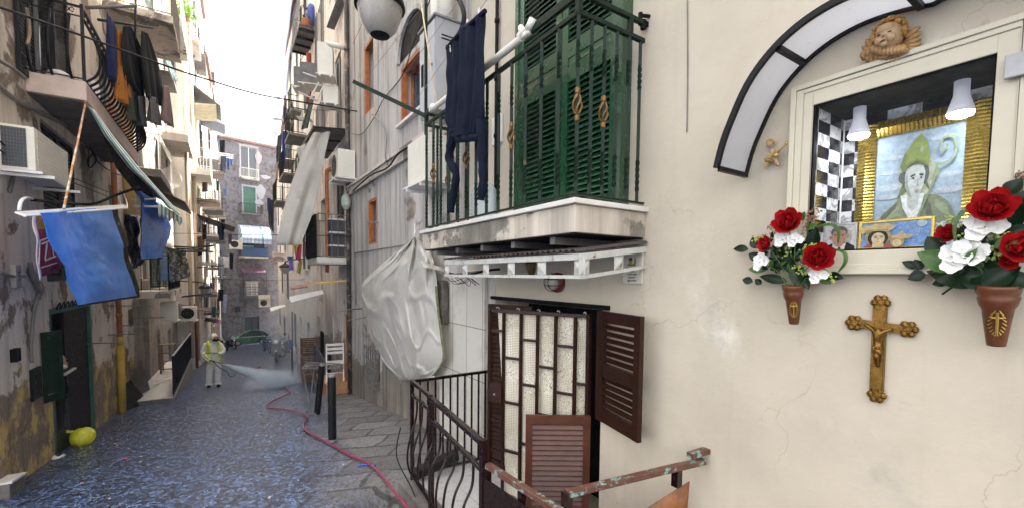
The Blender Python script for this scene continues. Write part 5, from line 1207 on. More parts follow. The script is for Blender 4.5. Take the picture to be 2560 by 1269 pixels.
bouquet('large bouquet of red roses and white hydrangea at the right edge of the shrine','larger brown cone vase with gold cross under the larger bouquet',2470,640,((2497,712),(2490,862),.057,.026),
 [(2478,525,.072,.1,.3,.13),(2372,588,.04,-.3,.2,.08),(2545,620,.062,.3,.1,.14),(2520,655,.03,.2,0,.14)],
 [(2462,572,.058,0,.2,.13),(2405,645,.062,-.2,0,.15),(2425,630,.05,0,.1,.15)],
 [(2345,650,.15,.045,150,.11,1),(2385,690,.17,.045,160,.12,0),(2335,612,.085,.034,120,.10,0),(2275,660,.06,.018,150,.07,0),(2290,690,.06,.026,-160,.07,0),(2295,660,.05,.02,120,.08,0),(2350,705,.05,.02,190,.08,0),(2535,465,.06,.028,60,.08,0),(2510,490,.06,.02,160,.09,0),(2545,500,.08,.03,60,.10,0),(2550,580,.10,.03,30,.13,0),(2450,700,.13,.04,-20,.12,0),(2500,690,.12,.04,40,.13,0),(2540,700,.12,.036,0,.13,0),(2410,580,.09,.02,80,.10,0),(2540,540,.12,.03,70,.10,0),(2430,690,.10,.03,200,.12,0),(2520,600,.09,.02,40,.14,1),(2425,640,.07,.014,60,.17,1),(2350,570,.03,.01,80,.07,1)],
 [(2430,620,2400,590,1),(2490,640,2480,610,1),(2470,600,2510,580,1),(2440,660,2480,650,1),(2360,540,2400,560,1),(2480,620,2500,650,1),(2540,450,2556,430,0)],
 [[(2390,620,.13),(2388,560,.14),(2420,520,.13),(2470,508,.12),(2500,548,.12)],[(2505,640,.15),(2530,610,.16),(2560,595,.14)]],5)
wire('bundle of fine dark twigs hanging under the left side of the larger bouquet',[PX(2425,705,2.38),PX(2390,712,2.38),PX(2355,735,2.38)],.004,m_cable,'twigs','twigs')
# hanging cable end on the cream wall
wire('thin cord running down a flaking groove in the cream wall',[PX(1718,0,2.49),PX(1719,180,2.492),PX(1717,330,2.492)],.004,m_greyiron,'cord','cord')
rnd=random.Random(11)
# ================================================================ left side, near
XL=-2.2
# big iron balcony LB1
b1=PX(215,205,-1.6); b2=PX(345,325,-1.6); zt1=b1.z; Y1,Y2=b1.y,b2.y
k=MB(); k.bb((XL,Y1,zt1-.26),(-1.6,Y2,zt1)); bl=k.build('balcony',m_slabpink,L1.root,bevel=.008)
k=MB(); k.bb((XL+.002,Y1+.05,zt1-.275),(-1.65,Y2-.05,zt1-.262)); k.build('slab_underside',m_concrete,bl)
# pot-bellied railing with scrolls
def bowed(parent,wallX,ox,y0,y1,z,rh,m,bow=.16,pitch=.2,r=.012,scroll=True,seg=(1,1,0)):
    rails=MB(); cs=[(wallX,y0),(ox,y0),(ox,y1),(wallX,y1)]
    for zz,w_ in((z+.02,.02),(z+rh,.035),(z+rh-.13,.02)):
        for i in range(3):
            if seg[i]: rails.bar((*cs[i],zz),(*cs[i+1],zz),w_,w_*.7)
    for c_ in cs[1:3]: rails.bar((*c_,z),(*c_,z+rh+.04),.035)
    rails.build('railing_frame',m,parent)
    bars=MB(); sc=MB()
    for i in range(3):
        if not seg[i]: continue
        a=V((*cs[i],z));b=V((*cs[i+1],z)); n_=max(2,round((b-a).length/pitch)); tt=(b-a).normalized(); ou=(V((0,-1,0)),V((1 if ox>wallX else -1,0,0)),V((0,1,0)))[i]
        for j in range(n_+ (0 if i<2 else 1)):
            p=a.lerp(b,(j+.35)/n_)
            bars.tube(smooth_path([p,p+ou*bow*.75+V((0,0,rh*.12)),p+ou*bow*1.05+V((0,0,rh*.33)),p+ou*bow*.75+V((0,0,rh*.58)),p+ou*bow*.1+V((0,0,rh*.84)),p+V((0,0,rh-.13))],4),r,5,cap=False)
            if scroll:
                q=p+V((0,0,rh-.065)); 
                for s_ in(-1,1): sc.tube([q+tt*(s_*(.028+.024*math.cos(t_)) )+V((0,0,.03*math.sin(t_)))+ou*.01 for t_ in [k_*.7 for k_ in range(9)]],.006,4,cap=False)
    bars.build('bowed_bars',m,parent,smooth=True)
    if sc.v: sc.build('scrolls',m,parent)
bowed(bl,XL,-1.62,Y1+.02,Y2-.02,zt1+.02,1.0,m_black,pitch=.19,r=.018)
# dense side seen obliquely: doubled bars
# wall bracket pipes
wire('long grey conduit climbing down the peeling wall behind the air conditioner',[PX(-5,215,-2.16),PX(40,250,-2.16),PX(98,280,-2.16),PX(170,315,-2.16),PX(250,365,-2.16),PX(300,410,-2.16)],.030,m_greyiron,'conduit','conduit')
wire('two thin pipes fixed to the far left wall beside the iron balcony',[PX(-5,150,-2.1),PX(30,170,-2.1),PX(62,195,-2.1)],.022,m_greyiron,'pipe','wall_pipe')
# bags on balcony floor
k=MB(); c=PX(105,148,-1.9); k.sph((-1.95,Y1+.35,zt1+.10),(.14,.15,.10),14); k.sph((-2.0,Y1+.6,zt1+.09),(.12,.13,.1),12); o=k.build('plastic_bag',mat('clear_bag',(.55,.50,.48),.25,var=.3,vs=9,bump=.6,bs=14,bd=.03),smooth=True); tag(o,'clear plastic bags of laundry on the floor of the big iron balcony','bag')
k=MB(); k.bb((-2.15,11.0,zt1+.0),(-1.98,11.7,zt1+.9)); tag(k.build('cream_box',m_offwhite,bevel=.01),'cream appliance box at the far end of the big iron balcony','box')
wire('bent cane hanging inside the near corner of the big iron balcony',[PX(66,20,-2.0),PX(72,50,-2.0),PX(74,85,-2.0),PX(68,112,-2.0)],.018,m_wood,'cane','cane')
# iron arms carrying washing outside the balcony
for (a_,b_,m_,l_) in (((213,20),(342,15),m_greyiron,'brown upper'),((246,50),(382,70),m_greenrail,'dark green lower')):
    wire(l_+' iron arm reaching out from the big iron balcony for the washing',[PX(*a_,-1.55),PX(*b_,-1.0)],.022,m_,'clothes arm','washing_pole',sm=False)
wire('vertical iron rod at the end of the washing arms',[PX(339,-5,-1.02),PX(338,100,-1.02)],.014,m_black,'rod','iron_rod',sm=False)
def cloth(label,m,tl,tr,bl_,br,X=None,Y=None,fold=.05,nf=3,name='garment',cat='laundry',group=None,th=.006,wav=0,mats=None,mf=None,shape=None,seed=0,crease=0):
    """hanging cloth between four picture corners on a plane; shape: extra outline (left list,right list)"""
    PT=(lambda x,y:PX(x,y,X)) if X is not None else (lambda x,y:PY(x,y,Y))
    nrm=V((-1,0,0)) if X is not None else V((0,-1,0))
    if X is not None and X<0: nrm=V((1,0,0))
    Lp,Rp=([tl,bl_],[tr,br]) if shape is None else shape
    Lp,Rp=smo(Lp),smo(Rp)
    def out(pts,v):
        k_=v*(len(pts)-1);i=min(int(k_),len(pts)-2);f=k_-i; return lerp(pts[i][0],pts[i+1][0],f),lerp(pts[i][1],pts[i+1][1],f)
    k=MB()
    def fn(u,v):
        a=out(Lp,v);b=out(Rp,v); p=PT(lerp(a[0],b[0],u),lerp(a[1],b[1],u))
        return p+nrm*(fold*math.sin(u*nf*2*PI+seed+1.2*v)*(.25+.75*v)+wav*nz(u*3+seed,v*3,seed)+crease*(abs(nz(u*3.5+9,v*4.2,seed+3))+.5*abs(nz(u*8,v*9,seed+5))))
    k.grid(fn,28 if not crease else 60,22 if not crease else 60,mf)
    o=k.build(name,mats or m,smooth=True,solid=th); return tag(o,label,cat,group)
def fab(n,c,**kw): return mat('fabric_'+n,c,.92,var=.22,vs=7,bump=.3,bs=150,bd=.002,**kw)
g_='washing on the big iron balcony'
cloth('dark navy blue garment, first of the washing on the big iron balcony',fab('navy',(.012,.02,.09)),0,0,0,0,X=-1.40,shape=([(266,28),(268,100),(276,190)],[(292,72),(294,150),(294,222)]),group=g_,seed=1)
cloth('rust orange garment between the navy and black washing',fab('orange',(.42,.15,.015)),0,0,0,0,X=-1.36,shape=([(292,70),(294,160),(293,245)],[(305,85),(314,180),(326,272)]),group=g_,seed=2)
cloth('black garment with pointed shoulders next to the orange washing',fab('black1',(.010,.009,.010)),0,0,0,0,X=-1.30,shape=([(310,66),(306,120),(318,200),(348,242)],[(326,66),(352,120),(358,180),(354,240)]),group=g_,seed=3)
cloth('olive grey garment under the black washing',fab('olive',(.05,.06,.035)),0,0,0,0,X=-1.33,shape=([(320,210),(326,300)],[(350,225),(349,305)]),group=g_,seed=4)
cloth('black long garment at the outer end of the washing',fab('black2',(.011,.011,.013)),0,0,0,0,X=-1.18,shape=([(356,78),(356,150),(366,245)],[(370,85),(400,165),(414,275)]),group=g_,seed=5)
cloth('slate grey garment hanging beside the black washing',fab('slate',(.05,.055,.065)),0,0,0,0,X=-1.26,shape=([(345,240),(348,315)],[(364,240),(362,318)]),group=g_,seed=6)
cloth('mid grey garment with slanting hem low on the washing line',fab('grey',(.09,.085,.09)),0,0,0,0,X=-1.15,shape=([(374,240),(370,302)],[(392,245),(398,315)]),group=g_,seed=7)
cloth('dusty pink garment last on the washing line',fab('pink',(.22,.15,.15)),0,0,0,0,X=-1.08,shape=([(408,215),(405,300)],[(420,215),(431,320)]),group=g_,seed=8)
# sun glint lantern behind the washing
p=PX(371,238,-1.9); 
# air conditioner on the wall
ca=PX(105,440,-1.95); ac('large cream air conditioner with dark coil on white bracket at far left',(-1.97,8.55,PX(100,432,-1.97).z),(0,-1),w=.1,h=.1) if 0 else None
t=thing('air_conditioner','large cream air conditioner with dark coil on white bracket at far left','air conditioner',(-1.98,8.9,1.55))
ya_=PX(36,400,-2.12).y
na=PX(85,312,-1.86); nb=PX(168,345,-1.86)
y0,y1=na.y,nb.y; ztop=PX(85,318,-1.86).z; zbot=PX(85,425,-1.86).z
k=MB(); k.bb((-2.17,y0,zbot),(-1.86,y1,ztop)); k.build('body',m_offwhite,t,bevel=.01)
k=MB(); k.bb((-2.13,y0-.006,zbot+.03),(-1.93,y0-.001,ztop-.03)); cp=k.build('coil_panel',mat('ac_coil',(.035,.045,.055),.5,var=.4,vs=50),t)
k=MB()
for i in range(12): z=lerp(zbot+.04,ztop-.04,i/11); k.bar((-2.13,y0-.008,z),(-1.93,y0-.008,z),.003,.003)
for i in range(9): x=lerp(-2.13,-1.93,i/8); k.bar((x,y0-.009,zbot+.03),(x,y0-.009,ztop-.03),.003,.003)
k.build('coil_guard',m_greyiron,cp)
k=MB()
for i in range(10): z=lerp(zbot+.03,ztop-.05,i/9.); k.bb((-1.858,y0+.05,z),(-1.85,y1-.25,z+.035))
k.build('front_louvres',m_offwhite,t)
k=MB()
for yy_ in(y0+.08,y1-.12): k.bar((-2.2,yy_,zbot-.05),(-1.72,yy_,zbot-.05),.04,.035); k.bar((-2.19,yy_,zbot-.05),(-2.19,yy_,zbot+.35),.035)
k.bar((-2.15,y0-.02,zbot-.02),(-1.8,y0-.02,zbot-.02),.03); k.build('bracket',m_white,t)
# rusty pole from slab to rack
pa=V((-1.62,Y1+.02,zt1-.30)); pb=PX(160,522,-1.35)
k=MB(); k.tube([pa,pb],.012,8); k.tube([pa+V((.0,0,.0)),pa+V((0,0,.06))],.02,8); tag(k.build('support_rod',mat('rusty_white_rod',(.55,.50,.40),.5,var=.2,vs=10,col2=(.42,.16,.03),thr=(.44,.54)),smooth=True),'rust streaked white rod hanging from the balcony slab to the drying rack','rod')
# green striped awning
m_awn=mat('green_striped_canvas',(.62,.66,.64),.7,var=.08,stripe=((.75,0,-.35),.155,(.03,.20,.20)))
t=thing('awning','folded green and white striped awning hanging steeply under the iron balcony','awning',PX(300,380,-1.5))
k=MB()
LA=[(222,268),(262,340),(320,418),(378,470),(420,520)]; RA=[(236,275),(290,350),(352,425),(410,490),(455,540)]
tA=PX(210,262,-1.72); 
def aw(u,v):
    k_=v*4;i=min(int(k_),3);f=k_-i; a=(lerp(LA[i][0],LA[i+1][0],f),lerp(LA[i][1],LA[i+1][1],f)); b=(lerp(RA[i][0],RA[i+1][0],f),lerp(RA[i][1],RA[i+1][1],f))
    return PX(lerp(a[0],b[0],u),lerp(a[1],b[1],u),-1.55+.45*v+.06*math.sin(u*PI))
def stripes(u,v): return 1 if int(u*7)%2 else 0
k.grid(aw,28,26,stripes); k.build('canvas',[mat('awning_pale',(.72,.80,.80),.7,var=.1),mat('awning_green',(.05,.27,.26),.7,var=.15)],t,smooth=True,solid=.006)
k=MB()
def val(u,v):
    p=aw(0,1).lerp(aw(1,1),0); x=lerp(396,455,u); y=lerp(505,545,u)+v*lerp(30,18,u)*(1+.25*math.sin(u*30)); return PX(x,y,-1.10-.01*math.sin(u*22))
k.grid(val,40,4,stripes if 0 else (lambda u,v:int(u*12)%2)); k.build('valance',[mat('awning_pale',(1,1,1)),mat('awning_green',(1,1,1))],t,smooth=True,solid=.004)
k=MB(); k.bar(tA,PX(338,375,-1.72),.07,.06); k.build('roller_box',mat('yellowed_box',(.60,.52,.36),.5,var=.15),t,bevel=.006)
k=MB(); k.tube([PX(335,516,-1.5),PX(396,517,-1.12)],.022,8); k.tube([PX(388,497,-1.12),PX(330,500,-1.5)],.014,6); k.build('front_bar',m_offwhite,t)
k=MB(); k.poly([PX(258,340,-1.75),PX(330,418,-1.7),PX(392,500,-1.45),PX(345,490,-1.75),PX(290,420,-1.85)]); k.build('side_flap',m_blackm,t)
# drying rack and tarps
t=thing('drying_rack','white fold-out drying rack carrying the blue tarpaulin','drying rack',PX(180,525,-1.6))
k=MB()
f0,f1=PX(40,532,-1.75),PX(310,513,-1.35); n0,n1=PX(62,540,-1.55),PX(318,520,-1.15)
for i in range(5): k.tube([f0.lerp(n0,i/4),f1.lerp(n1,i/4)],.007 if 0<i<4 else .011,6)
k.tube([f0,n0],.011,6); k.tube([f1,n1],.011,6); k.build('rack_bars',m_white,t)
k=MB(); k.tube(smooth_path([PX(48,528,-1.9),PX(52,505,-1.9),PX(65,495,-1.95),PX(80,497,-2.1)],4),.018,8); k.tube(smooth_path([PX(296,480,-1.7),PX(298,505,-1.45),PX(312,518,-1.3),PX(318,512,-1.3),PX(306,478,-1.6),PX(296,480,-1.7)],4),.010,6); k.build('hook',m_white,t,smooth=True)
wire('bent dark iron bar running from the wall past the blue tarpaulin to the awning',[PX(80,500,-2.1),PX(190,510,-1.9),PX(240,508,-1.7),PX(290,488,-1.5),PX(348,468,-1.2)],.022,m_black,'bar','iron_bar')
def creased():
    pass
cloth('large creased sky blue tarpaulin with black border hanging from the drying rack',None,0,0,0,0,X=-1.42,shape=([(100,532),(130,620),(165,700),(190,766)],[(290,515),(310,600),(327,670),(348,742)]),name='tarpaulin',cat='tarpaulin',mats=[m_tarp,m_blackm],mf=lambda u,v:1 if u>.925 or v>.965 else 0,fold=.014,nf=2.2,wav=.04,crease=.022)
k=MB(); 
for x,y in((297,560),(311,568),(341,736)): p=PX(x,y,-1.39); k.tube([p+V((.0,.018*math.cos(a),.018*math.sin(a))) for a in [i*PI/5 for i in range(10)]],.005,5,closed=True)
tag(k.build('eyelets',m_alu),'metal eyelets along the black border of the large blue tarpaulin','eyelets')
cloth('smaller deeper blue tarpaulin hanging under the striped awning',None,0,0,0,0,X=-1.35,shape=([(344,480),(348,560),(352,650)],[(352,478),(424,545),(405,645)]),name='tarpaulin',cat='tarpaulin',mats=[m_tarpdark,m_blackm],mf=lambda u,v:1 if u<.05 or v>.97 else 0,fold=.05,nf=1.5,wav=.06,seed=2,crease=.05)
cloth('black crumpled plastic sheet hanging between the two blue tarpaulins',mat('black_plastic',(.012,.012,.013),.3,var=.3,bump=.8,bs=20,bd=.03),0,0,0,0,X=-1.75,shape=([(310,535),(318,600),(330,672)],[(345,540),(345,600),(352,660)]),name='plastic_sheet',cat='plastic sheet',fold=.04,wav=.15,nf=4)
# towel with pattern
tw=cloth('red and ochre fringed banner with pale emblem hanging behind the blue tarpaulin',None,0,0,0,0,X=-1.80,shape=([(81,536),(84,600),(93,700)],[(122,540),(140,600),(170,655)]),name='banner',cat='banner',mats=[mat('banner_red',(.33,.02,.03),.9,var=.3,vs=9),mat('banner_ochre',(.36,.18,.02),.9,var=.5,vs=18,col2=(.05,.03,.02)),mat('banner_pale',(.6,.5,.45),.9)],mf=lambda u,v:2 if u<.06 or v>.965 else (1 if v<.30 else 0),fold=.02,wav=.03)
k=MB()
def bx_(x,y): return PX(x,y,-1.765)
def stroke(pts,w_): 
    for i in range(len(pts)-1): k.bar(bx_(*pts[i]),bx_(*pts[i+1]),w_,.004,up=(1,0,0))
stroke([(100,602),(98,660)],.02); stroke([(100,602),(122,594)],.015); stroke([(118,608),(113,648)],.03); stroke([(104,610),(130,600)],.014); stroke([(128,604),(135,640)],.014); stroke([(113,650),(140,640)],.016); stroke([(104,668),(142,656)],.01)
k.build('emblem',mat('banner_pale',(1,1,1)),tw)
# orange/yellow drainpipe
k=MB(); xw=-2.12; A_=PX(270,365,xw); B_=PX(300,850,xw); C_=PX(303,1036,xw); yy_=B_.y
k.tube([V((xw,yy_,A_.z+1.2)),V((xw,yy_,PX(303,842,xw).z))],.055,12)
for z in(A_.z,1.1,.2,-1.0): k.tube([(xw,yy_,z-.04),(xw,yy_,z+.04)],.066,12)
t=tag(k.build('drainpipe',m_terracotta,smooth=True),'terracotta drainpipe whose lower part is painted yellow','drainpipe')
zg=gz(xw,yy_); k=MB(); k.tube([V((xw,yy_,PX(303,860,xw).z)),V((xw,yy_,zg-.05))],.074,12); k.tube([V((xw,yy_,PX(303,838,xw).z)),V((xw,yy_,PX(303,862,xw).z))],.062,12); k.build('yellow_sleeve',m_yellowpaint,t,smooth=True)
# green door with figure behind
gy0,gy1=9.12,11.48; t=None
k=MB(); zd0=gz(-2.2,10)-.1
def zgr(y): return gz(-2.2,y)
k.bb((-2.28,9.12,-2.95),(-2.20,9.20,-.56)); k.bb((-2.28,11.40,-3.1),(-2.2,11.48,-.56)); k.bb((-2.28,9.2,-.64),(-2.2,11.4,-.56)); k.build('door_frame',m_greenshut,L1.root)
k=MB(); k.bb((-2.26,9.2,-2.95),(-2.215,9.95,-1.62)); k.bb((-2.25,9.24,-1.60),(-2.14,9.94,-1.57)); dd=k.build('half_door',mat('dark_green_door',(.003,.016,.010),.5,var=.35),L1.root)
k=MB(); k.bb((-2.29,10.0,-3.0),(-2.25,11.4,-.64)); k.build('dark_red_door',mat('dark_red_door',(.016,.003,.004),.6,var=.4,spec=.2),L1.root)
k=MB(); k.bb((-2.14,9.3,-1.595),(-2.10,9.9,-1.57)); k.build('half_door_ledge',m_white,L1.root)
leaf('door_shutter','',V((-2.19,8.68,-1.85)),(.12,.20),.29,1.0,mat('door_green',(.008,.045,.022),.5,var=.35),V((.3,-.6,0)).normalized(),pitch=.05,parent=L1.root)
k=MB(); k.bb((-2.2,8.24,-1.72),(-2.165,8.56,-1.30)); k.build('letter_panel',mat('dark_green_door',(1,1,1)),L1.root)
# transom grille
k=MB()
for i in range(9): k.tube(smooth_path([(-2.19,9.4+i*.22,-.58),(-2.17,9.5+i*.22,-.48),(-2.19,9.6+i*.22,-.58)],4),.01,5)
k.build('fanlight_scrolls',m_black,L1.root)
# old person looking out over the half door
t=thing('person','elderly person in dark clothes with white mask pulled down looking over green half-door','person',(-2.2,9.75,-2.6))
hp=PX(150,903,-2.17); hp=V((-2.185,hp.y,hp.z))
J=[(V((-2.30,hp.y+.05,-2.5)),.13),(V((-2.28,hp.y+.04,-2.1)),.15),(V((-2.27,hp.y+.03,hp.z-.22)),.13),(V((-2.24,hp.y+.01,hp.z-.12)),.055),(V((-2.22,hp.y-.14,hp.z-.25)),.06),(V((-2.14,hp.y-.13,hp.z-.50)),.045),(V((-2.10,hp.y-.02,hp.z-.56)),.03),(V((-2.24,hp.y+.2,hp.z-.25)),.06),(V((-2.15,hp.y+.2,hp.z-.5)),.045),(V((-2.10,hp.y+.08,hp.z-.56)),.03)]
skinfig('body',J,[(0,1),(1,2),(2,3),(2,4),(4,5),(5,6),(2,7),(7,8),(8,9)],fab('person_dark',(.03,.03,.035)),t)
m_skin=mat('human_skin',(.45,.26,.19),.55,var=.12,bump=.05)
def headm(k,c,r,f):   # simple sculpted head, f = facing unit vector
    f=V(f).normalized(); s_=V((0,0,1)).cross(f).normalized()
    k.sph(c,(r*.82,r*.82,r*1.08),16); k.sph(c+f*r*.25-V((0,0,r*.55)),(r*.5,r*.5,r*.5),12); k.sph(c+f*r*.88-V((0,0,r*.1)),(r*.16,r*.16,r*.25),8)
    for q in(-1,1): k.sph(c+s_*q*r*.82-V((0,0,r*.1)),(r*.14,r*.14,r*.25),8); k.sph(c+f*r*.62+s_*q*r*.38-V((0,0,r*.35)),r*.28,8)
k=MB(); headm(k,hp,.105,(.8,-.6,0)); k.build('head',m_skin,t,smooth=True)
k=MB(); k.sph(hp+V((-.03,.02,.035)),(.098,.098,.10),14); k.build('grey_hair',mat('grey_hair_human',(.30,.29,.28),.8,bump=.4,bs=200),t,smooth=True)
k=MB()
for q in(-1,1): k.sph(hp+V((.8,-.6,0))*.09+V((.6,.8,0))*.04*q+V((0,0,.01)),.013,8)
k.build('eyes',m_blackm,t,smooth=True)
k=MB(); k.sph(hp+V((.8,-.6,0))*.075-V((0,0,.075)),(.05,.05,.035),12); k.build('white_mask',m_white,t,smooth=True)
# step at far left, meter box with number, small boxes
k=MB(); k.hexa([V((-2.2,7.0,-3.2)),V((-2.06,7.0,-3.2)),V((-2.06,7.42,-3.2)),V((-2.2,7.42,-3.2)),V((-2.2,7.0,-2.36)),V((-2.06,7.0,-2.36)),V((-2.06,7.42,-2.42)),V((-2.2,7.42,-2.42))]); k.build('stone_step',m_concrete,L1.root,bevel=.01)
k=MB(); k.bb((-2.2,7.0,-2.35),(-1.92,8.63,-2.335)) if 0 else k.hexa([V((-2.2,7.0,-2.355)),V((-2.04,7.0,-2.355)),V((-2.04,7.44,-2.415)),V((-2.2,7.44,-2.415)),V((-2.2,7.0,-2.33)),V((-2.04,7.0,-2.33)),V((-2.04,7.44,-2.39)),V((-2.2,7.44,-2.39))]); k.build('step_top',m_marble,L1.root)
p=PX(33,690,-2.2); t=thing('number_plate','small grey wall box with house number on the peeling left wall','number plate',p)
k=MB(); k.bb((-2.2,p.y-.09,p.z-.14),(-2.15,p.y+.09,p.z+.14)); k.build('box',mat('worn_grey_box',(.33,.31,.28),.7,var=.2),t,bevel=.006)
text('5',.16,(-2.147,p.y,p.z),(R(90),0,R(90)),m_ink,t)
p=PX(30,887,-2.2); k=MB(); k.bb((-2.2,p.y-.07,p.z-.08),(-2.14,p.y+.07,p.z+.08)); tag(k.build('doorbell_box',m_blackm,bevel=.006),'small black bell box low on the peeling left wall','box')
# conduits on left wall
for pts,r_,l in (([(97,735),(85,780),(78,860),(80,905)],.02,'pale conduit falling from the banner to the street on the left wall'),([(75,655),(85,700),(98,725),(104,728)],.025,'grey pipe bent under the banner on the left wall'),([(0,680),(35,690),(60,690)],.02,'short dark conduit at the left picture edge above the number box'),([(30,315),(35,420),(25,480)],.02,'conduit from the air conditioner down the left wall')):
    wire(l,[PX(x,y,-2.17) for x,y in pts],r_,m_greyiron,'conduit','conduit')
wire('dark hose coiled behind the air conditioner tray',[PX(230,375,-2.12),PX(240,400,-2.12),PX(225,420,-2.12),PX(220,400,-2.1),PX(232,385,-2.1)],.015,m_cable,'hose','hose')
wire('black cable bundle dipping along the left wall past the drainpipe',[PX(225,370,-2.1),PX(250,410,-2.08),PX(300,438,-2.05),PX(320,430,-2.05)],.012)
# yellow bin bag
def bag(label,c,r,m):
    t=thing('rubbish_bag',label,'rubbish bag',c); k=MB(); 
    def fn(u,v):
        a=u*2*PI; b=(v-.5)*PI; rr=r*(1+.10*nz(3*math.cos(a)+9,3*math.sin(a),v*4)+.05*nz(7*math.cos(a),7*math.sin(a),v*9)); rr2=rr*(math.cos(b)**.75)
        return V(c)+V((rr2*math.cos(a)*1.0,rr2*math.sin(a)*1.05,r*.86+rr*.86*math.sin(b)))
    k.grid(fn,30,18); k.build('bag',m,t,smooth=True)
    k=MB(); q=V(c)+V((-r*.55,-.1*r,r*1.45)); k.tube([q,q+V((-.05,0,.02)),q+V((-.10,-.02,.04))],[.035,.018,.026],8); k.sph(q+V((.02,0,-.02)),(.07,.07,.05),8); k.build('knot',m,t,smooth=True)
    return t
m_yb=mat('yellow_bag',(.62,.62,.03),.3,var=.15,vs=6,bump=.7,bs=16,bd=.03)
bp=PG(208,1112); bag('yellow-green plastic rubbish bag knotted on the paving beside the green door',bp,.165,m_yb)
k=MB(); c=PG(140,1145)
for i in range(5): k.sph(c+V((.03*i-.06,.05*math.sin(i*2),.015)),(.035,.04,.018),7)
tag(k.build('crumpled_tissue',m_white,smooth=True),'crumpled white tissue on the paving below the green door','litter')
k=MB(); c=PG(316,1146); k.sph(c+V((0,0,.01)),(.03,.02,.01),6); tag(k.build('litter',mat('red_plastic',(.5,.02,.04),.4)),'tiny red scrap on the dark wet paving','litter')
# leaning boards
def board(label,c0,c1,c2,c3,m,th=.02,ribs=True):
    t=thing('leaning_board',label,'board',c0); k=MB(); n=(V(c1)-V(c0)).cross(V(c3)-V(c0)).normalized()*th
    k.hexa([c0,c1,V(c1)+n,V(c0)+n,c3,c2,V(c2)+n,V(c3)+n]); k.build('panel',m,t)
    if ribs:
        k=MB(); k.bar(V(c0).lerp(c1,.35)-n*.8,V(c3).lerp(c2,.2)-n*.8,.06,.02); k.build('batten',m_wood,t)
q0=PG(314,1028);q1=PG(368,1002)
board('dark wooden board leaning on the wall beside the yellow drainpipe',V(q0),V(q1),V((q1.x-.42,q1.y-.2,q1.z+.85)),V((q0.x-.30,q0.y+.1,q0.z+.85)),m_darkwood)
q0=PG(331,1010)+V((-.12,.6,0)); board('brown metal sheet leaning behind the dark board near the ramp',V((-2.1,15.2,gz(-2,15))),V((-1.9,16.3,gz(-2,16.3))),V((-2.12,16.3,-2.5)),V((-2.16,15.2,-2.75)),mat('grey_brown_sheet',(.12,.10,.09),.6,var=.3),ribs=False)
# raised ramp with black panelled railing
t=thing('access_ramp','concrete access ramp with pale paving and black panelled railing','ramp',(-1.8,17.5,-3.9))
r0=PG(437,1002); r1=PG(489,908)
k=MB(); zr0=PX(437,992,r0.x).z; ry0=r0.y; ry1=23.5; rx=r0.x; rx1=-1.32
k.hexa([V((-2.2,ry0,-4.6)),V((rx,ry0,-4.6)),V((rx1,ry1,-4.9)),V((-2.1,ry1,-4.9)),V((-2.2,ry0,zr0)),V((rx,ry0,zr0)),V((rx1,ry1,-3.72)),V((-2.1,ry1,-3.72))]); k.build('body',m_concrete,t)
k=MB(); k.hexa([V((-2.19,ry0+.01,zr0+.002)),V((rx-.01,ry0+.01,zr0+.002)),V((rx1-.01,ry1,-3.718)),V((-2.1,ry1,-3.718)),V((-2.19,ry0+.01,zr0+.02)),V((rx-.01,ry0+.01,zr0+.02)),V((rx1-.01,ry1,-3.70)),V((-2.1,ry1,-3.70))]); k.build('paving',m_marble,t)
k=MB(); ra,rb=V((rx-.02,ry0+.03,zr0)),V((rx1-.02,ry1-.1,-3.72)); H=PX(437,885,rx).z-zr0
for i in range(26): p=ra.lerp(rb,i/25); k.bar(p,p+V((0,0,H)),.022)
k.bar(ra+V((0,0,H)),rb+V((0,0,H)),.04,.04); k.bar(ra+V((0,0,.1)),rb+V((0,0,.1)),.03); 
for j in range(3): k.bar(ra+V((-.25*j,0,0)),ra+V((-.25*j,0,H)),.025) if j==0 else None
rr_=k.build('railing',m_black,t); k=MB(); n_=V((-.015,0,0)); k.hexa([ra+n_+V((0,0,.12)),rb+n_+V((0,0,.12)),rb+V((0,0,.12))+n_*1.4,ra+V((0,0,.12))+n_*1.4,ra+n_+V((0,0,H-.03)),rb+n_+V((0,0,H-.03)),rb+V((0,0,H-.03))+n_*1.4,ra+V((0,0,H-.03))+n_*1.4]); k.build('railing_panel',m_blackm,t)
k=MB(); k.bar(ra+V((0,0,H+.022)),rb+V((0,0,H+.022)),.05,.006); k.build('handrail_cap',m_alu,t)
# paper litter on ramp
k=MB()
for i in range(5): x,y=-1.9+.1*(i%3),16.9+.35*i; z=zr0+.026+(y-ry0)*(-3.70-zr0-.02)/(ry1-ry0); k.hexa([V((x,y,z)),V((x+.12,y+.03,z)),V((x+.1,y+.16,z)),V((x-.02,y+.12,z)),V((x,y,z+.01)),V((x+.12,y+.03,z+.02)),V((x+.1,y+.16,z+.01)),V((x-.02,y+.12,z+.012))])
tag(k.build('paper_scraps',m_white),'scraps of pale cardboard lying on the access ramp','litter')
# step ladder/stool on the ramp
t=thing('wooden_stepladder','old wooden stepladder standing on the access ramp behind the railing','stepladder',(-1.75,19.5,-3.8))
k=MB(); s0=V((-1.95,19.6,-3.8)); 
for x in(-1.98,-1.62): k.bar((x,19.2,-3.78),(x+.03,19.55,-2.55),.05,.03); k.bar((x,20.1,-3.8),(x+.03,19.6,-2.55),.04,.03)
k.build('frame',m_wood,t)
for j in range(4): k=MB(); f_=(j+.5)/4.5; k.bar((-1.98,19.2+.35*f_,-3.78+1.23*f_),(-1.6,19.2+.35*f_,-3.78+1.23*f_),.12,.025,up=(0,0,1)); k.build('step',m_wood,t)
k=MB(); k.bb((-2.02,19.45,-2.55),(-1.55,19.7,-2.52)); k.build('top_step',m_wood,t)
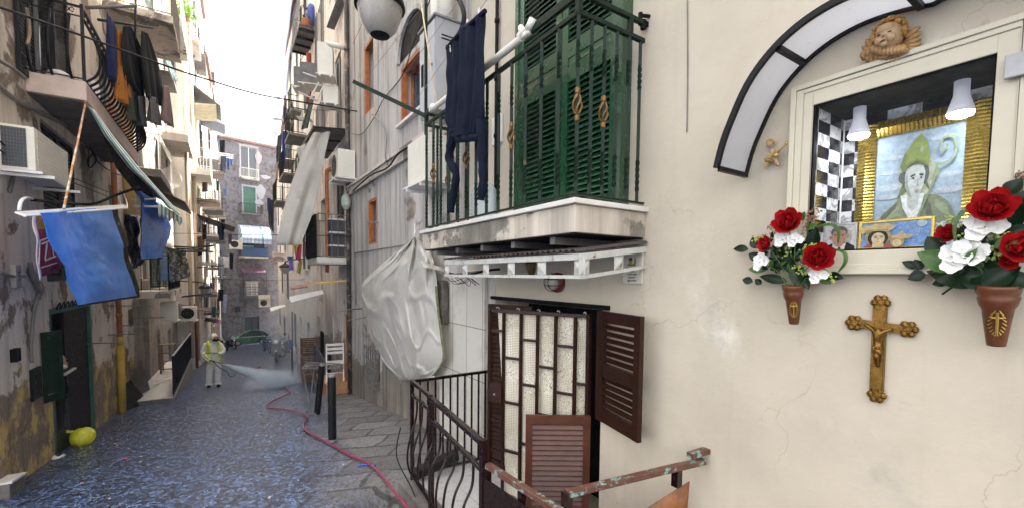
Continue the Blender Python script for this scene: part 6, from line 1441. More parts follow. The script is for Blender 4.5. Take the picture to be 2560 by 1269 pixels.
# horizontal iron rods sticking out of left wall low down
for i,(x0,y0,x1,y1,l) in enumerate(((268,763,378,764,'topmost'),(330,795,410,792,'second'),(290,812,370,815,'third'),(218,858,302,855,'lowest, rust brown'),(270,836,336,834,'fourth'))):
    wire(l+' thin iron rod standing out from the peeling wall near the green door',[PX(x0,y0,-2.19),PX(x0,y0,-2.19)+V((.0,-.0,0))+ (PY(x1,y1,PX(x0,y0,-2.19).y)-PX(x0,y0,-2.19))],.012,m_greyiron,'rod','iron_rod',group='iron rods on the left wall',sm=False)
# ================================================================ left side, farther balconies
def bal(h,wx,corner,Y,prot=None,ln=2.5,th=.18,ms=m_slab,**kw):
    p=PY(*corner,Y); return balcony(h,'',wx,p.x,Y,Y+ln,p.z,th,ms,**kw)
# white bowed balcony
s_=bal(L2,-2.19,(402,425),17.2,ln=3.9,th=.22,ms=m_concrete); p=PY(402,425,17.2)
bowed(s_,-2.19,p.x-.02,17.25,21.0,p.z+.01,1.05,mat('white_iron',(.62,.60,.55),.5,var=.12,col2=(.3,.25,.2),thr=(.58,.66)),bow=.28,pitch=.16,r=.010,scroll=False)
bal(L2,-2.06,(471,338),22.8,ln=3.2,th=.30,ms=m_slab,rail=1,rm=m_white,rh=1.0,pitch=.13)
bal(L3,-1.36,(527,425),26.9,ln=4.5,th=.28,ms=m_left3,rail=1,rm=m_white,rh=1.0,pitch=.13)
bal(L2,-2.1,(425,728),15.2,ln=3.6,th=.18,ms=m_slab,rail=1,rm=m_black,rh=.95,pitch=.16)
bal(L3,-1.3,(546,400),31.5,ln=2.5,th=.15,ms=m_concrete,rail=1,rm=m_white,pitch=.16)
for i,(x,y,Y,hh,ln) in enumerate(((551,500,30,L3,3),(558,522,34,L3,3),(565,533,38,L3,3),(560,430,37,L3,2.5),(545,585,29,L3,3),(562,600,36,L3,3),(540,655,28.5,L3,3),(556,668,34,L3,3),(566,690,43,L4,3),(541,735,29,L3,3.2),(557,735,35,L3,3),(549,780,33,L3,3),(530,250,33,L3,3),(512,135,30,L3,3),(545,300,42,L4,3),(536,180,45,L4,3),(497,95,27.5,L3,2.6))):
    wx=lerp(-1.36,-.6,(Y-27)/29)
    bal(hh,wx,(x,y),Y,ln=ln,th=.14,ms=m_concrete if i%2 else m_slab,rail=1,rm=m_black if i%3 else m_white,pitch=.17)
# upper-left balconies near picture top
bal(L1,-2.19,(432,42),13.5,ln=2.4,th=.16,ms=m_slab,rail=1,rm=m_greyiron,pitch=.16)
bal(L2,-2.15,(455,52),19.0,ln=3.,th=.2,ms=m_slab,rail=1,rm=m_white,pitch=.16)
bal(L2,-2.1,(430,180),20.5,ln=2.,th=.12,ms=m_concrete,rail=1,rm=m_greyiron,pitch=.16)
# ferns on upper balcony
def plant(label,c,n,l,sp,m=m_lf2,name='potted_plant',droop=.5,seed=1):
    r_=random.Random(seed); t=thing(name,label,'plant',c); k=MB()
    for i in range(n):
        a=r_.uniform(0,2*PI); d=V((math.cos(a),math.sin(a),r_.uniform(-.5,1))).normalized(); o=V(c)+V((r_.gauss(0,sp),r_.gauss(0,sp*1.6),r_.gauss(0,sp)))
        leafm(k,o,d,l*r_.uniform(.5,1.2),l*.22,droop)
    k.build('foliage',m,t,smooth=True)
    k=MB(); k.lathe(V(c)-V((0,0,.32)),[(.10,0),(.14,.02),(.16,.22),(.17,.25),(.14,.25)],12); k.build('pot',m_terracotta,t,smooth=True); return t
plant('bright green trailing fern hanging from a high balcony on the left',PX(462,32,-1.35),260,.20,.20,mat('fern_green',(.22,.42,.03),.5,var=.3),name='hanging_fern')
# ---- awnings and sheets on the left, far
def sheet(label,a,b,c,d,m,th=.02,name='awning',cat='awning',wave=0,group=None,legs=None):
    """sloping sheet from four world corners"""
    k=MB()
    def fn(u,v):
        p=V(a).lerp(V(b),u).lerp(V(d).lerp(V(c),u),v); return p+V((0,0,wave*math.sin(u*40)))
    k.grid(fn,40 if wave else 2,2); o=k.build(name,m,solid=th); return tag(o,label,cat,group)
def lsheet(label,x0,y0,x1,y1,Y,ln,wx,drop,m,**kw):     # far side: from wall to outer edge px
    o=PY(x1,y1,Y); zi=PY(x0,y0,Y).z
    return sheet(label,(wx,Y,zi),(wx,Y+ln,zi),(o.x,Y+ln,o.z),(o.x,Y,o.z),m,**kw)
lsheet('dark sagging canopy sheet over the balcony right of the green striped awning',395,455,462,505,17.5,3.6,-2.15,0,mat('dark_brown_sheet',(.07,.045,.035),.8,var=.3),name='canopy_sheet',cat='canopy',wave=.01)
lsheet('ribbed cream canopy high on the sunlit left house',495,262,540,262,27.5,3.0,-1.36,0,mat('cream_ribbed',(.50,.46,.33),.6),name='canopy_sheet',cat='canopy',wave=.03)
lsheet('grey canopy sheet sticking out highest on the sunlit left house',515,215,552,265,28.5,3.0,-1.3,0,m_greyshade,name='canopy_sheet',cat='canopy')
lsheet('small blue grey canopy beside the ribbed cream canopy',535,290,563,312,33,2.5,-1.2,0,mat('bluegrey_sheet',(.14,.17,.25),.6),name='canopy_sheet',cat='canopy')
lsheet('dark corrugated canopy jutting over the middle of the left row',521,537,588,568,30,4,-1.3,0,mat('dark_brown_sheet',(1,1,1)),name='canopy_sheet',cat='canopy',wave=.02)
lsheet('brown corrugated canopy over a ground floor door on the left',487,762,525,778,25,2.2,-2.05,0,mat('brown_canopy',(.10,.055,.05),.8),name='canopy_sheet',cat='canopy',wave=.015)
lsheet('purple canopy low on the left behind the man in the white overall',522,800,553,808,33,2.5,-1.2,0,mat('purple_canopy',(.16,.04,.12),.7),name='canopy_sheet',cat='canopy')
# pale slatted shutters/blue blind high on left
cloth('blue slatted blind on the high left balcony',mat('blue_blind',(.12,.28,.42),.6,stripe=((0,0,1),.12,(.3,.45,.55))),0,0,0,0,X=-1.95,shape=([(405,35),(408,62)],[(420,38),(420,68)]),name='blind',cat='blind',fold=.0)
cloth('long pale blue striped sheet falling from a high balcony on the left',mat('blue_stripe_cloth',(.30,.50,.55),.8,stripe=((.3,.3,1),.3,(.6,.68,.68))),0,0,0,0,X=-1.5,shape=([(360,0),(380,55),(404,130),(430,200)],[(373,0),(400,60),(418,140),(447,205)]),name='awning_cloth',cat='awning',fold=.05,nf=2)
# hanging pieces on the left, mid distance
def L_(x,y,Y): return PY(x,y,Y)
cl=[('brown leather jacket hung over a far left balcony',(484,590),(512,592),(486,625),(510,622),28,(.12,.055,.035)),
('black trousers hung below the brown jacket',(490,618),(508,618),(492,640),(505,636),27.8,(.012,.012,.014)),
('grey blue long sheet hanging in the middle of the left row',(545,640),(556,640),(549,700),(560,695),28,(.28,.31,.38)),
('white long shirt hanging beside the grey blue sheet',(557,640),(572,642),(559,668),(572,668),29,(.62,.62,.62)),
('black shirt hanging last beside the white long shirt',(574,632),(584,634),(575,672),(582,672),29.5,(.012,.012,.014)),
('blue denim overall pair on the rack of the sunlit house',(566,390),(574,390),(567,425),(573,425),30,(.06,.10,.32)),
('blue towel at the tip of the rack of the sunlit house',(575,392),(583,392),(576,415),(582,412),30,(.10,.18,.45)),
('dark shirt on the rack of the sunlit house',(551,390),(566,390),(550,428),(563,432),29.5,(.05,.06,.08)),
('red bag hanging from a low left balcony',(532,708),(537,708),(532,722),(537,722),27,(.55,.02,.02)),
('blue jacket hanging from a low left balcony',(524,706),(531,706),(524,720),(531,720),27,(.02,.06,.25)),
('white and navy striped towel hanging low on the left row',(558,735),(568,735),(556,780),(566,782),28,(.40,.42,.60)),
('dark blue sheet inside the balcony at middle of the left row',(545,560),(560,560),(545,600),(560,600),33,(.03,.05,.14)),
]
for i,(l,a,b,c,d,Y,co) in enumerate(cl): cloth(l,fab('L%d'%i,co),a,b,c,d,Y=Y,fold=.04,nf=1.5,seed=i,name='garment')
for i,(l,x,y,Y,w_,h_,co) in enumerate((
 ('black folded sheet on the rack below the grey canopy high on the left',549,350,31,14,34,(.01,.01,.02)),
 ('dark green towel hanging under the far left balcony of the sunlit house',540,452,30,9,26,(.02,.06,.04)),
 ('blue and grey checked shirt on a far left balcony rail',560,470,34,8,20,(.08,.12,.25)),
 ('black trousers pair on the second dark balcony of the left row',553,548,31,9,30,(.01,.01,.01)),
 ('purple dark towel under the dark corrugated canopy',570,585,36,10,26,(.08,.03,.09)),
 ('black quilt hanging from a low left balcony beside the red bag',545,722,27.5,14,30,(.01,.01,.015)),
 ('dark teal cloth on the lowest rack of the left row',530,765,26.8,10,28,(.02,.07,.08)),
 ('charcoal coat hanging against the corner downpipe of the sunlit house',505,560,25.5,12,40,(.02,.02,.025)),
 ('dark brown rug over the rail under the sunlit house balcony',505,455,26,14,26,(.05,.03,.02)))):
    cloth(l,fab('X%d'%i,co),(x,y),(x+w_,y+1),(x+1,y+h_),(x+w_-1,y+h_-2),Y=Y,fold=.05,nf=1.5,seed=i,name='garment')
for i,(l,x0,y0,x1,y1,Y) in enumerate((('upper iron clothes rack standing out from the sunlit house',470,620,536,612,26),('middle iron clothes rack standing out from the sunlit house',490,668,560,662,27),('lowest iron clothes rack standing out from the left row',452,742,528,734,22),('white clothes rack high on the sunlit house',520,378,583,388,29))):
    t=thing('clothes_rack',l,'clothes rack',PY(x0,y0,Y)); k=MB(); a=PY(x0,y0,Y); b=PY(x1,y1,Y); d_=V((0,.9,0))
    for q in(0,.5,1): k.tube([a+d_*q,b+d_*q],.018,5)
    k.tube([b,b+d_],.018,5); k.tube([a.lerp(b,.5),a.lerp(b,.5)+d_],.012,5); k.build('bars',m_white if i==3 else m_black,t)
# mossy rough panel and green poles
mm=mat('mossy_lichen_panel',(.10,.10,.06),.95,var=.5,vs=14,bump=1,bs=30,bd=.04,col2=(.45,.43,.38),thr=(.50,.56))
cloth('rough mossy grey mat hung over the balcony edge on the left',mm,0,0,0,0,Y=15.6,shape=([(420,620),(425,660),(428,705)],[(462,625),(470,660),(474,690)]),name='mossy_mat',cat='mat',fold=.03,wav=.1,th=.05)
for i,(x0,y0,x1,y1,l) in enumerate(((435,616,508,620,'upper'),(442,621,520,626,'lower'),(452,628,532,629,'lowest'))):
    wire(l+' dark green pole of the bundle lying out over the mossy mat',[PY(x0,y0,15.2),PY(x1,y1,17)],.025,m_greenrail,'pole','green_pole',group='dark green poles above the mossy mat',sm=False)
t=thing('blue_laundry_basket','blue net laundry bag standing on the balcony behind the mossy mat','basket',PY(418,700,15.6)); k=MB(); c=PY(414,700,15.6); k.lathe(c,[(.14,0),(.17,.05),(.13,.35),(.02,.75)],12); k.build('bag',mat('blue_net',(.16,.24,.42),.6,var=.3),t,smooth=True)
k=MB(); k.tube([c+V((.15*math.cos(a),0,.08+.15*math.sin(a)*.5)) for a in [i*PI/8 for i in range(9)]],.01,5); k.build('handle',m_blackm,t)
# cream ac + others on left
def acpx(label,x,y,Y,axis=(0,-1),**kw): p=PY(x,y,Y); return ac(label,p,axis,**kw)
acpx('cream box air conditioner low on left wall beside the brown canopy',424,798,17.2,w=.42,h=.55,d=.3,fan=False,grp='air conditioners on the left row')
acpx('white air conditioner with black fan opening near the brown corrugated canopy',474,798,20.5,w=.45,h=.5,d=.3,grp='air conditioners on the left row')
acpx('pale blue air conditioner high on the middle of the left row',590,621,40,w=.85,h=.62,d=.3,grp='air conditioners on the left row') 
acpx('small air conditioner hung beneath the dark corrugated canopy',583,620,37,w=.8,h=.55,d=.3,grp='air conditioners on the left row') if 0 else None
acpx('grey box air conditioner below the fern on the sunlit wall',428,365,17.0,axis=(1,0),w=.7,h=.6,d=.3,grp='air conditioners on the left row') if 0 else None
acpx('grey air conditioner on the end house beside its ground floor door',662,765,55.5,w=1.1,h=.8,d=.4,grp='air conditioners on the end house')
acpx('upper air conditioner stacked above the other on the end house',661,750,55.5,w=1.1,h=.6,d=.4,fan=False,grp='air conditioners on the end house')
# corner drainpipes on sunlit house
wire('yellowish downpipe on the corner of the sunlit left house',[PY(457,60,24.8),V((PY(457,60,24.8).x,24.8,0)),V((PY(457,60,24.8).x,24.8,-3.9))],.09,mat('cream_downpipe',(.50,.38,.26),.7,var=.2),'downpipe','downpipe',sm=False)
wire('second cream downpipe farther along on the sunlit left house',[V((-1.28,27.6,14)),V((-1.28,27.6,-4.5))],.09,mat('cream_downpipe',(1,1,1)),'downpipe','downpipe',sm=False)
wire('bright yellow downpipe on the wall just past the iron balcony washing',[V((-2.1,15.2,8)),V((-2.1,15.2,3.0)),V((-2.1,15.2,.6))],.16,mat('ochre_downpipe',(.62,.40,.15),.7,var=.15),'downpipe','downpipe',sm=False)
wire('brick red downpipe behind the railing of the access ramp',[V((-1.30,26.5,-1.5)),V((-1.30,26.5,-4.7))],.07,m_redpipe,'downpipe','downpipe',sm=False)
# street lamps: two small white globes far, one hanging lamp near
def lampost(label,c,r,arm):
    t=thing('street_lamp',label,'street lamp',c,'street lamps'); c=V(c)
    k=MB(); k.lathe(c,[(0,-r*1.18),(r*.42,-r*1.15),(r*.70,-r*.85),(r*.88,-r*.42),(r*.97,0),(r*.98,.1*r)],24); k.build('globe',mat('opal_globe',(.34,.31,.27),.3,var=.15,vs=4,bump=0),t,smooth=True)
    k=MB(); k.lathe(c,[(0,-r*1.20),(r*.40,-r*1.175),(r*.44,-r*1.12),(.2*r,-r*1.1)],20); k.build('bottom_cap',m_blackm,t,smooth=True)
    k=MB(); k.lathe(c,[(r*1.08,.0),(r*1.10,.06*r),(r*1.02,.35*r),(r*.5,.65*r),(r*.2,.8*r),(r*.15,1.2*r)],24); k.build('hood',m_black,t,smooth=True)
    k=MB(); k.tube(smooth_path([c+V((0,0,r*1.1))]+[c+V(q) for q in arm],5),r*.12,8); k.build('arm',m_black,t,smooth=True)
lc=PY(950,22,5.0); rl_=.052*(lc.dot(cF)); lampost('big bell shaped street lamp hanging in front of the grey house',lc,rl_*1.0,[(.4,.0,.8),(2.2,.0,.9)])
# recompute arm so that it reaches the wall
lampost('small round street lamp under the rainbow banner on the right',PY(713,668,21),.22,[(.4,0,.35),(1.5,0,.4)])
lampost('small round street lamp low on the left row',PY(512,720,25),.22,[(-.3,0,.3),(-1.0,0,.35)])
# ================================================================ right side, beyond the downpipe
# balcony with trays RB1
Yb=10.95; p=PY(795,645,Yb); s_=balcony(R3,'',2.52,p.x,Yb,Yb+1.6,p.z,.13,mat('cream_edge',(.60,.57,.50),.6,var=.1),rail=1,rm=m_greyiron,rh=1.0,pitch=.14)
zc_=p.z; xo_=p.x
k=MB(); k.bb((xo_-.03,Yb-.03,zc_-.10),(2.5,Yb-.002,zc_+.03)); k.build('fascia',mat('cream_edge',(1,1,1)),s_)
t=thing('perforated_screen','black perforated plastic screen at the outer side of the right balcony','screen',(xo_-.02,Yb+.4,zc_)); k=MB()
for i in range(11): k.bar((xo_-.04,Yb+.06+i*.13,zc_+.03),(xo_-.04,Yb+.06+i*.13,zc_+1.0),.05,.012,up=(0,1,0))
for j in range(12): k.bar((xo_-.045,Yb+.03,zc_+.06+j*.085),(xo_-.045,Yb+1.4,zc_+.06+j*.085),.04,.01,up=(1,0,0))
k.build('lattice',m_blackm,t)
t=thing('plastic_drawer_tower','stack of three black plastic drawers with white rims on the right balcony','drawers',(2.25,11.2,zc_))
for j in range(3):
    z=zc_+.03+j*.31; k=MB(); k.bb((2.08,11.05,z),(2.42,11.4,z+.26)); d_=k.build('drawer',mat('charcoal_plastic',(.045,.045,.055),.5),t,bevel=.01); k=MB(); k.bb((2.06,11.03,z+.262),(2.44,11.42,z+.30)); k.build('rim',m_white,t,bevel=.004)
wire('terracotta waste pipe rising through the right balcony',[PY(857,425,11.3),PY(845,420,11.3),PY(822,425,11.4),PY(817,440,11.4),PY(818,540,11.4),PY(818,680,11.4)],.05,m_terracotta,'pipe','waste_pipe')
k=MB(); c=PY(865,505,10.7); k.sph(c,(.11,.12,.2),12); k.tube([c+V((0,0,.18)),c+V((.05,0,.32))],.012,6); tag(k.build('carrier_bag',mat('pale_bag',(.42,.50,.42),.4,var=.3,vs=12,bump=.5,bs=18,bd=.02),smooth=True),'pale green knotted carrier bag hanging on the corner downpipe','bag')
acpx('cream air conditioner seen from its valve side beside the black downpipe',858,450,10.6,axis=(-1,0),w=.75,h=.60,d=.36,fan=True,grp='air conditioners on the right row')
# black tin awning
aA=PY(785,318,Yb); aw_=[V((2.5,Yb,3.42)),V((2.58,14,3.42)),V((aA.x,14,aA.z)),V((aA.x,Yb,aA.z))]
sheet('black sheet metal awning sloping over the right balcony',*aw_,m_greyshade,th=.03,name='tin_awning'); 
k=MB(); k.bar(aw_[3],aw_[2],.03,.08); k.bar(aw_[0],aw_[3],.03,.03); 
for f_ in(.33,.66): k.bar(aw_[0].lerp(aw_[1],f_)-V((0,0,.03)),aw_[3].lerp(aw_[2],f_)-V((0,0,.03)),.03)
tag(k.build('iron_brackets',m_black),'black iron frame bars carrying the sheet metal awning','brackets')
cloth('long white translucent tarpaulin hanging from the black awning',m_whitetarp,0,0,0,0,Y=11.0,shape=([(783,332),(761,375),(741,424),(709,523),(692,614)],[(826,330),(815,375),(805,424),(785,523),(750,612)]),name='tarpaulin',cat='tarpaulin',fold=.06,nf=1.3,wav=.10,seed=4)
cloth('short white sheet behind the long tarpaulin under the black awning',m_whitetarp,0,0,0,0,Y=12.2,shape=([(740,372),(748,400)],[(790,345),(775,400)]),name='tarpaulin',cat='tarpaulin',fold=.04)
# laundry and small things right
cr=[('pink spotted cloth hanging below the white tarpaulin',(745,610),(755,612),(738,645),(750,655),13,(.50,.06,.10)),
('yellow and white scarf hanging below the white tarpaulin',(733,602),(740,602),(738,640),(744,628),13.2,(.60,.42,.05)),
('plum towel hanging beside the perforated screen',(757,612),(768,600),(757,640),(768,640),13,(.16,.07,.12)),
('yellow patterned cloth hanging lowest below the white tarpaulin',(745,655),(757,650),(742,680),(750,685),13.1,(.45,.33,.10)),
('lilac towel hanging under the rainbow banner',(722,650),(732,650),(722,675),(734,675),16,(.22,.14,.42)),
('blue towel hanging above the lilac one',(718,640),(732,640),(720,652),(732,652),16.1,(.06,.12,.30)),
('navy blue trousers hanging high on the right row',(706,330),(716,325),(704,408),(712,418),22,(.015,.04,.20)),
('dark grey coat hanging left of the navy trousers',(694,340),(705,335),(690,395),(702,405),22.2,(.06,.06,.07)),
('grey top with black straps hanging right of the navy trousers',(716,330),(728,335),(714,395),(730,398),21.5,(.15,.16,.19)),
('dark trousers left of the rolled grey cloth on the right row',(668,498),(685,500),(672,560),(684,585),24,(.035,.035,.05)),
('navy garment hanging on the right row beside the far balcony',(668,495),(676,495),(668,525),(680,530),23.5,(.02,.03,.12)),
('white apron hanging on the right near the bollards',(763,820),(775,820),(760,875),(777,882),15.3,(.62,.62,.62)),
('blue hanging sheet on the low right wall',(722,848),(732,848),(722,872),(732,872),18,(.03,.10,.35)),
('dark green rolled cloth slanting high on the right row',(775,245),(787,240),(752,325),(770,320),14.8,(.10,.12,.11)),
]
for i,(l,a,b,c,d,Y,co) in enumerate(cr): cloth(l,fab('R%d'%i,co),a,b,c,d,Y=Y,fold=.03,nf=1.5,seed=i,name='garment')
# rainbow banner
bn=cloth('white paper banner with painted rainbow hanging at the end of the right row',m_white,(681,628),(713,634),(681,650),(706,656),Y=20.5,fold=.01,nf=1,name='rainbow_banner',cat='banner',th=.004)
for i,co in enumerate(((.65,.12,.08),(.65,.35,.08),(.2,.25,.6))):
    k=MB(); rr=.20-.035*i; cc=PY(697,653,20.43); k.tube([cc+V((rr*math.cos(a)*1.25,0,rr*math.sin(a))) for a in [PI*j/12 for j in range(13)]],.014,5); k.build('painted_arc',mat('rainbow%d'%i,co,.8,var=.05),bn)
text('Andra tutto bene',.065,PY(698,634,20.44),(R(90),0,0),mat('red_marker',(.5,.06,.05),.8),bn)
# high right balcony with underside
p=PY(747,60,16.4); s_=balcony(R3,'',2.72,p.x,16.4,18.25,p.z,.10,mat('rusty_steel_deck',(.09,.075,.07),.7,var=.4,vs=3),rail=1,rm=m_greyiron,rh=1.0,pitch=.2,under=m_black)
k=MB(); c=PY(778,40,16.8); k.sph(c,(.17,.17,.42),12); tag(k.build('blue_water_drum',mat('blue_drum',(.03,.07,.35),.4),smooth=True),'dark blue drum standing on the highest balcony of the right row','drum')
plant('green and red flowers in pots on the highest balcony of the right row',PY(765,45,16.6),60,.12,.14,seed=4)
k=MB()
def net(u,v): return V((2.72+.3*u-.22,lerp(18.5,33,u),lerp(13.2,9.6,u)-lerp(0,1.2,v)+.1*math.sin(u*40)))
k.grid(net,60,6); tag(k.build('scaffold_netting',mat('blue_netting',(.35,.45,.75),.8,var=.3,vs=9),smooth=True,solid=.02),'blue netting draped along the roof edge of the far right row','netting')
acpx('cream air conditioner with black base high on the right row',815,192,11.6,axis=(-.3,-1),w=.34,h=.74,d=.3,fan=False,grp='air conditioners on the right row')
acpx('dark air conditioner seen from below left of the high cream unit',782,215,13.5,axis=(-.3,-1),w=.6,h=.55,d=.35,fan=False,tray=True,bodym=m_greyshade,grp='air conditioners on the right row')
acpx('dark narrow air conditioner left of two others high on the right row',752,222,15.5,axis=(-.3,-1),w=.35,h=.6,d=.35,fan=False,bodym=m_greyshade,grp='air conditioners on the right row')
acpx('small cream air conditioner low on right row above the black awning',828,262,11.8,axis=(-.3,-1),w=.35,h=.42,d=.3,fan=False,grp='air conditioners on the right row')
sheet('grey sheet canopy high on the right row beside the black downpipe',PY(816,68,12.6),PY(836,75,12.6),PY(866,0,11.2),PY(845,-10,11.2),m_greyshade,name='canopy_sheet',cat='canopy')
wire('red downpipe high on the right row',[PY(772,135,17.0),PY(772,262,17.0)],.09,m_redpipe,'downpipe','downpipe',sm=False)
wire('white pipe stub standing out high on the right row',[PY(815,108,11.5),PY(860,120,11.2)],.06,m_offwhite,'pipe','pipe',sm=False)
t=thing('laundry_rack','white metal clothes frame standing out high on the right row','drying frame',PY(800,210,13))
k=MB(); P_=lambda x,y,Y=13:PY(x,y,Y)
for a,b in(((757,182),(860,218)),((745,230),(793,252)),((793,252),(811,208)),((797,206),(775,248))): k.tube([P_(*a),P_(*b)],.02,6)
k.build('bars',m_white,t)
for i,(x,y,Y,l) in enumerate(((683,300,26,'far dark board canopy sticking out beyond the right roofline'),(748,300,17.5,'small slatted canopy high on the middle of the right row'))):
    a=PY(x,y,Y); sheet(l,a,a+V((1.0,0,.05)),a+V((1.0,.9,.45)),a+V((0,.9,.4)),m_greyshade,name='canopy_sheet',cat='canopy')
for i,(x,y,Y,ln) in enumerate(((716,300,24,1.4),(727,270,21,1.2),(690,500,24,2.0),(700,395,24,2),(722,330,19.5,1.5),(708,430,21,2))):
    h=R4 if Y<28 and Y>18.3 else R3; p=PY(x,y,Y); balcony(h,'',lerp(2.8,3.0,(Y-18)/10)+.02,p.x,Y,Y+ln,p.z,.10,m_concrete,rail=1,rm=m_black,rh=.95,pitch=.16)
# low tin canopies on the right
def rcan(label,pts,Y0,Y1,m,wave=0):
    a,b,c,d=pts; return sheet(label,PY(*a,Y0),PY(*b,Y0),PY(*c,Y1),PY(*d,Y1),m,th=.03,name='canopy_sheet',cat='canopy',wave=wave)
rcan('pale ribbed canopy over a street door halfway down the right side',[(728,756),(810,735),(806,725),(722,742)],13.5,14.6,mat('pale_tin',(.48,.48,.50),.5,var=.15))
rcan('narrow white canopy board lower left of the pale ribbed canopy',[(677,778),(714,766),(712,761),(675,769)],19,19.7,m_white)
rcan('small pink tiled canopy above the pale ribbed canopy',[(727,722),(770,716),(768,709),(725,714)],15,16,mat('pink_tiles',(.30,.17,.16),.8,var=.3))
k=MB(); a=PY(770,708,11.2); b=PY(875,700,11.0); k.bar(a,b,.05,.03)
for i in range(7): q=a.lerp(b,i/6.5); k.bar(q,q+V((0,0,.05)),.05,.03)
tag(k.build('notched_yellow_board',mat('yellow_lath',(.70,.42,.04),.6,var=.2)),'yellow notched wooden lath sticking out under the right balcony','lath')
# ---------------------------------------------------------------- street furniture on the right
def bollard(label,c,h,r,m,cap=None,group=None,lean=(0,0)):
    t=thing('bollard',label,'bollard',c,group); c=V(c); top=c+V((lean[0],lean[1],h)); k=MB(); k.tube([c-V((0,0,.1)),top],r,20); k.build('post',m,t,smooth=False)
    k=MB(); a=(top-c).normalized(); k.lathe(top,[(r*1.02,-.01),(r*1.02,.012),(r*.7,.03),(0,.035)],20,axis=a); k.build('cap',cap or m_greyiron,t,smooth=True)
    k=MB(); k.lathe(c,[(r*1.15,-.02),(r*1.12,.03),(r*1.0,.05)],20); k.build('collar',m_greyiron,t)
    return t
m_bol=mat('bollard_iron',(.007,.007,.008),.5,var=.35,vs=8,spec=.3,col2=(.10,.07,.05),thr=(.62,.7))
bc=PG(831,1104); bollard('nearest black iron bollard with bright worn top on dry paving',bc,.98,.058,m_bol,group='black bollards')
bc2=PG(791,1034); bollard('leaning black bollard behind the folded drying rack',bc2,.98,.058,m_bol,group='black bollards',lean=(.10,-.1))
bc3=PG(811,980); bollard('thin black post in front of the white folding chair',bc3+V((.12,0,0)),1.0,.05,m_bol,group='black bollards')
bollard('thin pale metal post left of the apron on the right',PG(742,945),1.15,.035,mat('pale_post',(.42,.42,.42),.5),group='thin posts')
bollard('thin dark metal post left of the pale post on the right',PG(731,940),1.1,.035,m_bol,group='thin posts')
# folded drying rack on the street
t=thing('drying_rack','grey wire drying rack standing open between the bollards','drying rack',PG(800,1035)); 
cR1=PG(785,1030); zt_=cR1.z+.98
def RK(x,y,Y): return PY(x,y,Y)
k=MB(); Yr=cR1.y
A1,A2,A3,A4=RK(755,920,Yr),RK(822,921,Yr),RK(835,907,Yr+.5),RK(768,905,Yr+.5); B2,B3=RK(847,920,Yr-.1),RK(852,908,Yr+.5)
for a,b in((A1,A2),(A2,A3),(A3,A4),(A4,A1),(A2,B2),(B2,B3),(B3,A3)): k.tube([a,b],.010,6)
for i in range(1,8): k.tube([A1.lerp(A4,i/8),A2.lerp(A3,i/8)],.004,5); k.tube([A2.lerp(A3,i/8),B2.lerp(B3,i/8)],.004,5)
k.build('top_frame',m_greyiron,t)
k=MB()
for a,b in(((758,922),(778,1040)),((772,910),(815,1038)),((786,921),(770,1035)),((848,922),(832,1035)),((778,1040),(815,1040)),((770,1035),(832,1036))): k.tube([RK(*a,Yr+.1),RK(*b,Yr)],.009,6)
k.build('leg',m_greyiron,t)
# folding chair
cc=V((2.27,11.65,-2.67)); t=thing('folding_chair','white slatted folding chair on the pavement by the orange step','chair',cc)
cw=.44
def ch(u,f,z): r_=V((math.cos(.15),-math.sin(.15),0)); fw=V((-.2,-1,0)).normalized(); return V(cc)+r_*(u)+fw*f+V((0,0,z))
k=MB()
for u in(-.2,.2): k.bar(ch(u,-.18,0),ch(u,.22,.45),.03,.02); k.bar(ch(u,.20,0),ch(u,-.22,.90),.03,.02)
k.build('frame',m_white,t); 
k=MB()
for i in range(6): f_=-.18+.08*i; k.bar(ch(-.21,f_,.45),ch(.21,f_,.45),.055,.015)
k.build('seat',m_white,t); k=MB()
for z in(.66,.76,.87): k.bar(ch(-.21,-.20+.0*(z),z),ch(.21,-.20,z),.02,.06)
k.build('backrest',m_white,t); k=MB(); k.bar(ch(-.2,.12,.2),ch(.2,.12,.2),.02); k.build('stretcher',m_white,t)
# orange step & door
k=MB(); y0,y1=11.2,12.6; k.bb((1.98,y0,-3.6),(2.62,y1,-2.672)); tag(k.build('doorstep',mat('orange_step',(.42,.22,.10),.6,var=.2)),'orange brown doorstep behind the white folding chair','step')
k=MB(); k.bb((2.53,10.96,-3.1),(2.58,11.6,-1.0)); k.build('street_door',m_orangewood,R3.root)
# crates / shelves by the right wall
def crate(label,c,w_,d,h,m,n=4,name='crate',cat='crate',group=None):
    t=thing(name,label,cat,c,group); c=V(c)
    for q in(-1,1):
        k=MB()
        for i in range(n): z=h*(i+.5)/n; k.bar(c+V((-w_/2,q*d/2,z)),c+V((w_/2,q*d/2,z)),.015,h/n*.7)
        k.build('slatted_side',m,t)
        k=MB()
        for i in range(n): z=h*(i+.5)/n; k.bar(c+V((q*w_/2,-d/2,z)),c+V((q*w_/2,d/2,z)),.015,h/n*.7)
        k.build('slatted_end',m,t)
    k=MB(); k.bb(c+V((-w_/2,-d/2,0)),c+V((w_/2,d/2,.02)))
    for q in(-1,1):
        for r_ in(-1,1): k.bar(c+V((q*w_/2,r_*d/2,0)),c+V((q*w_/2,r_*d/2,h)),.03)
    k.build('base',m,t)
cz=PG(795,900); m_pal=mat('pallet_wood',(.17,.10,.065),.8,var=.3)
for j in range(5): crate('wooden crate in the stack behind the drying rack, number %s from below'%['one','two','three','four','five'][j],(2.2,14.9,gz(2.2,14.9)+.28*j),.55,.4,.26,m_pal,group='stacked wooden crates')
t=thing('wicker_screen','black wicker screen standing beside the crate stack','screen',(2.5,14.2,gz(2.5,14.2))); k=MB()
for i in range(24): k.bar((2.42+.012*(i%2),14.1+i*.02,gz(2.5,14.2)),(2.42+.012*(i%2),14.1+i*.02,gz(2.5,14.2)+1.5+.02*(i%3)),.02)
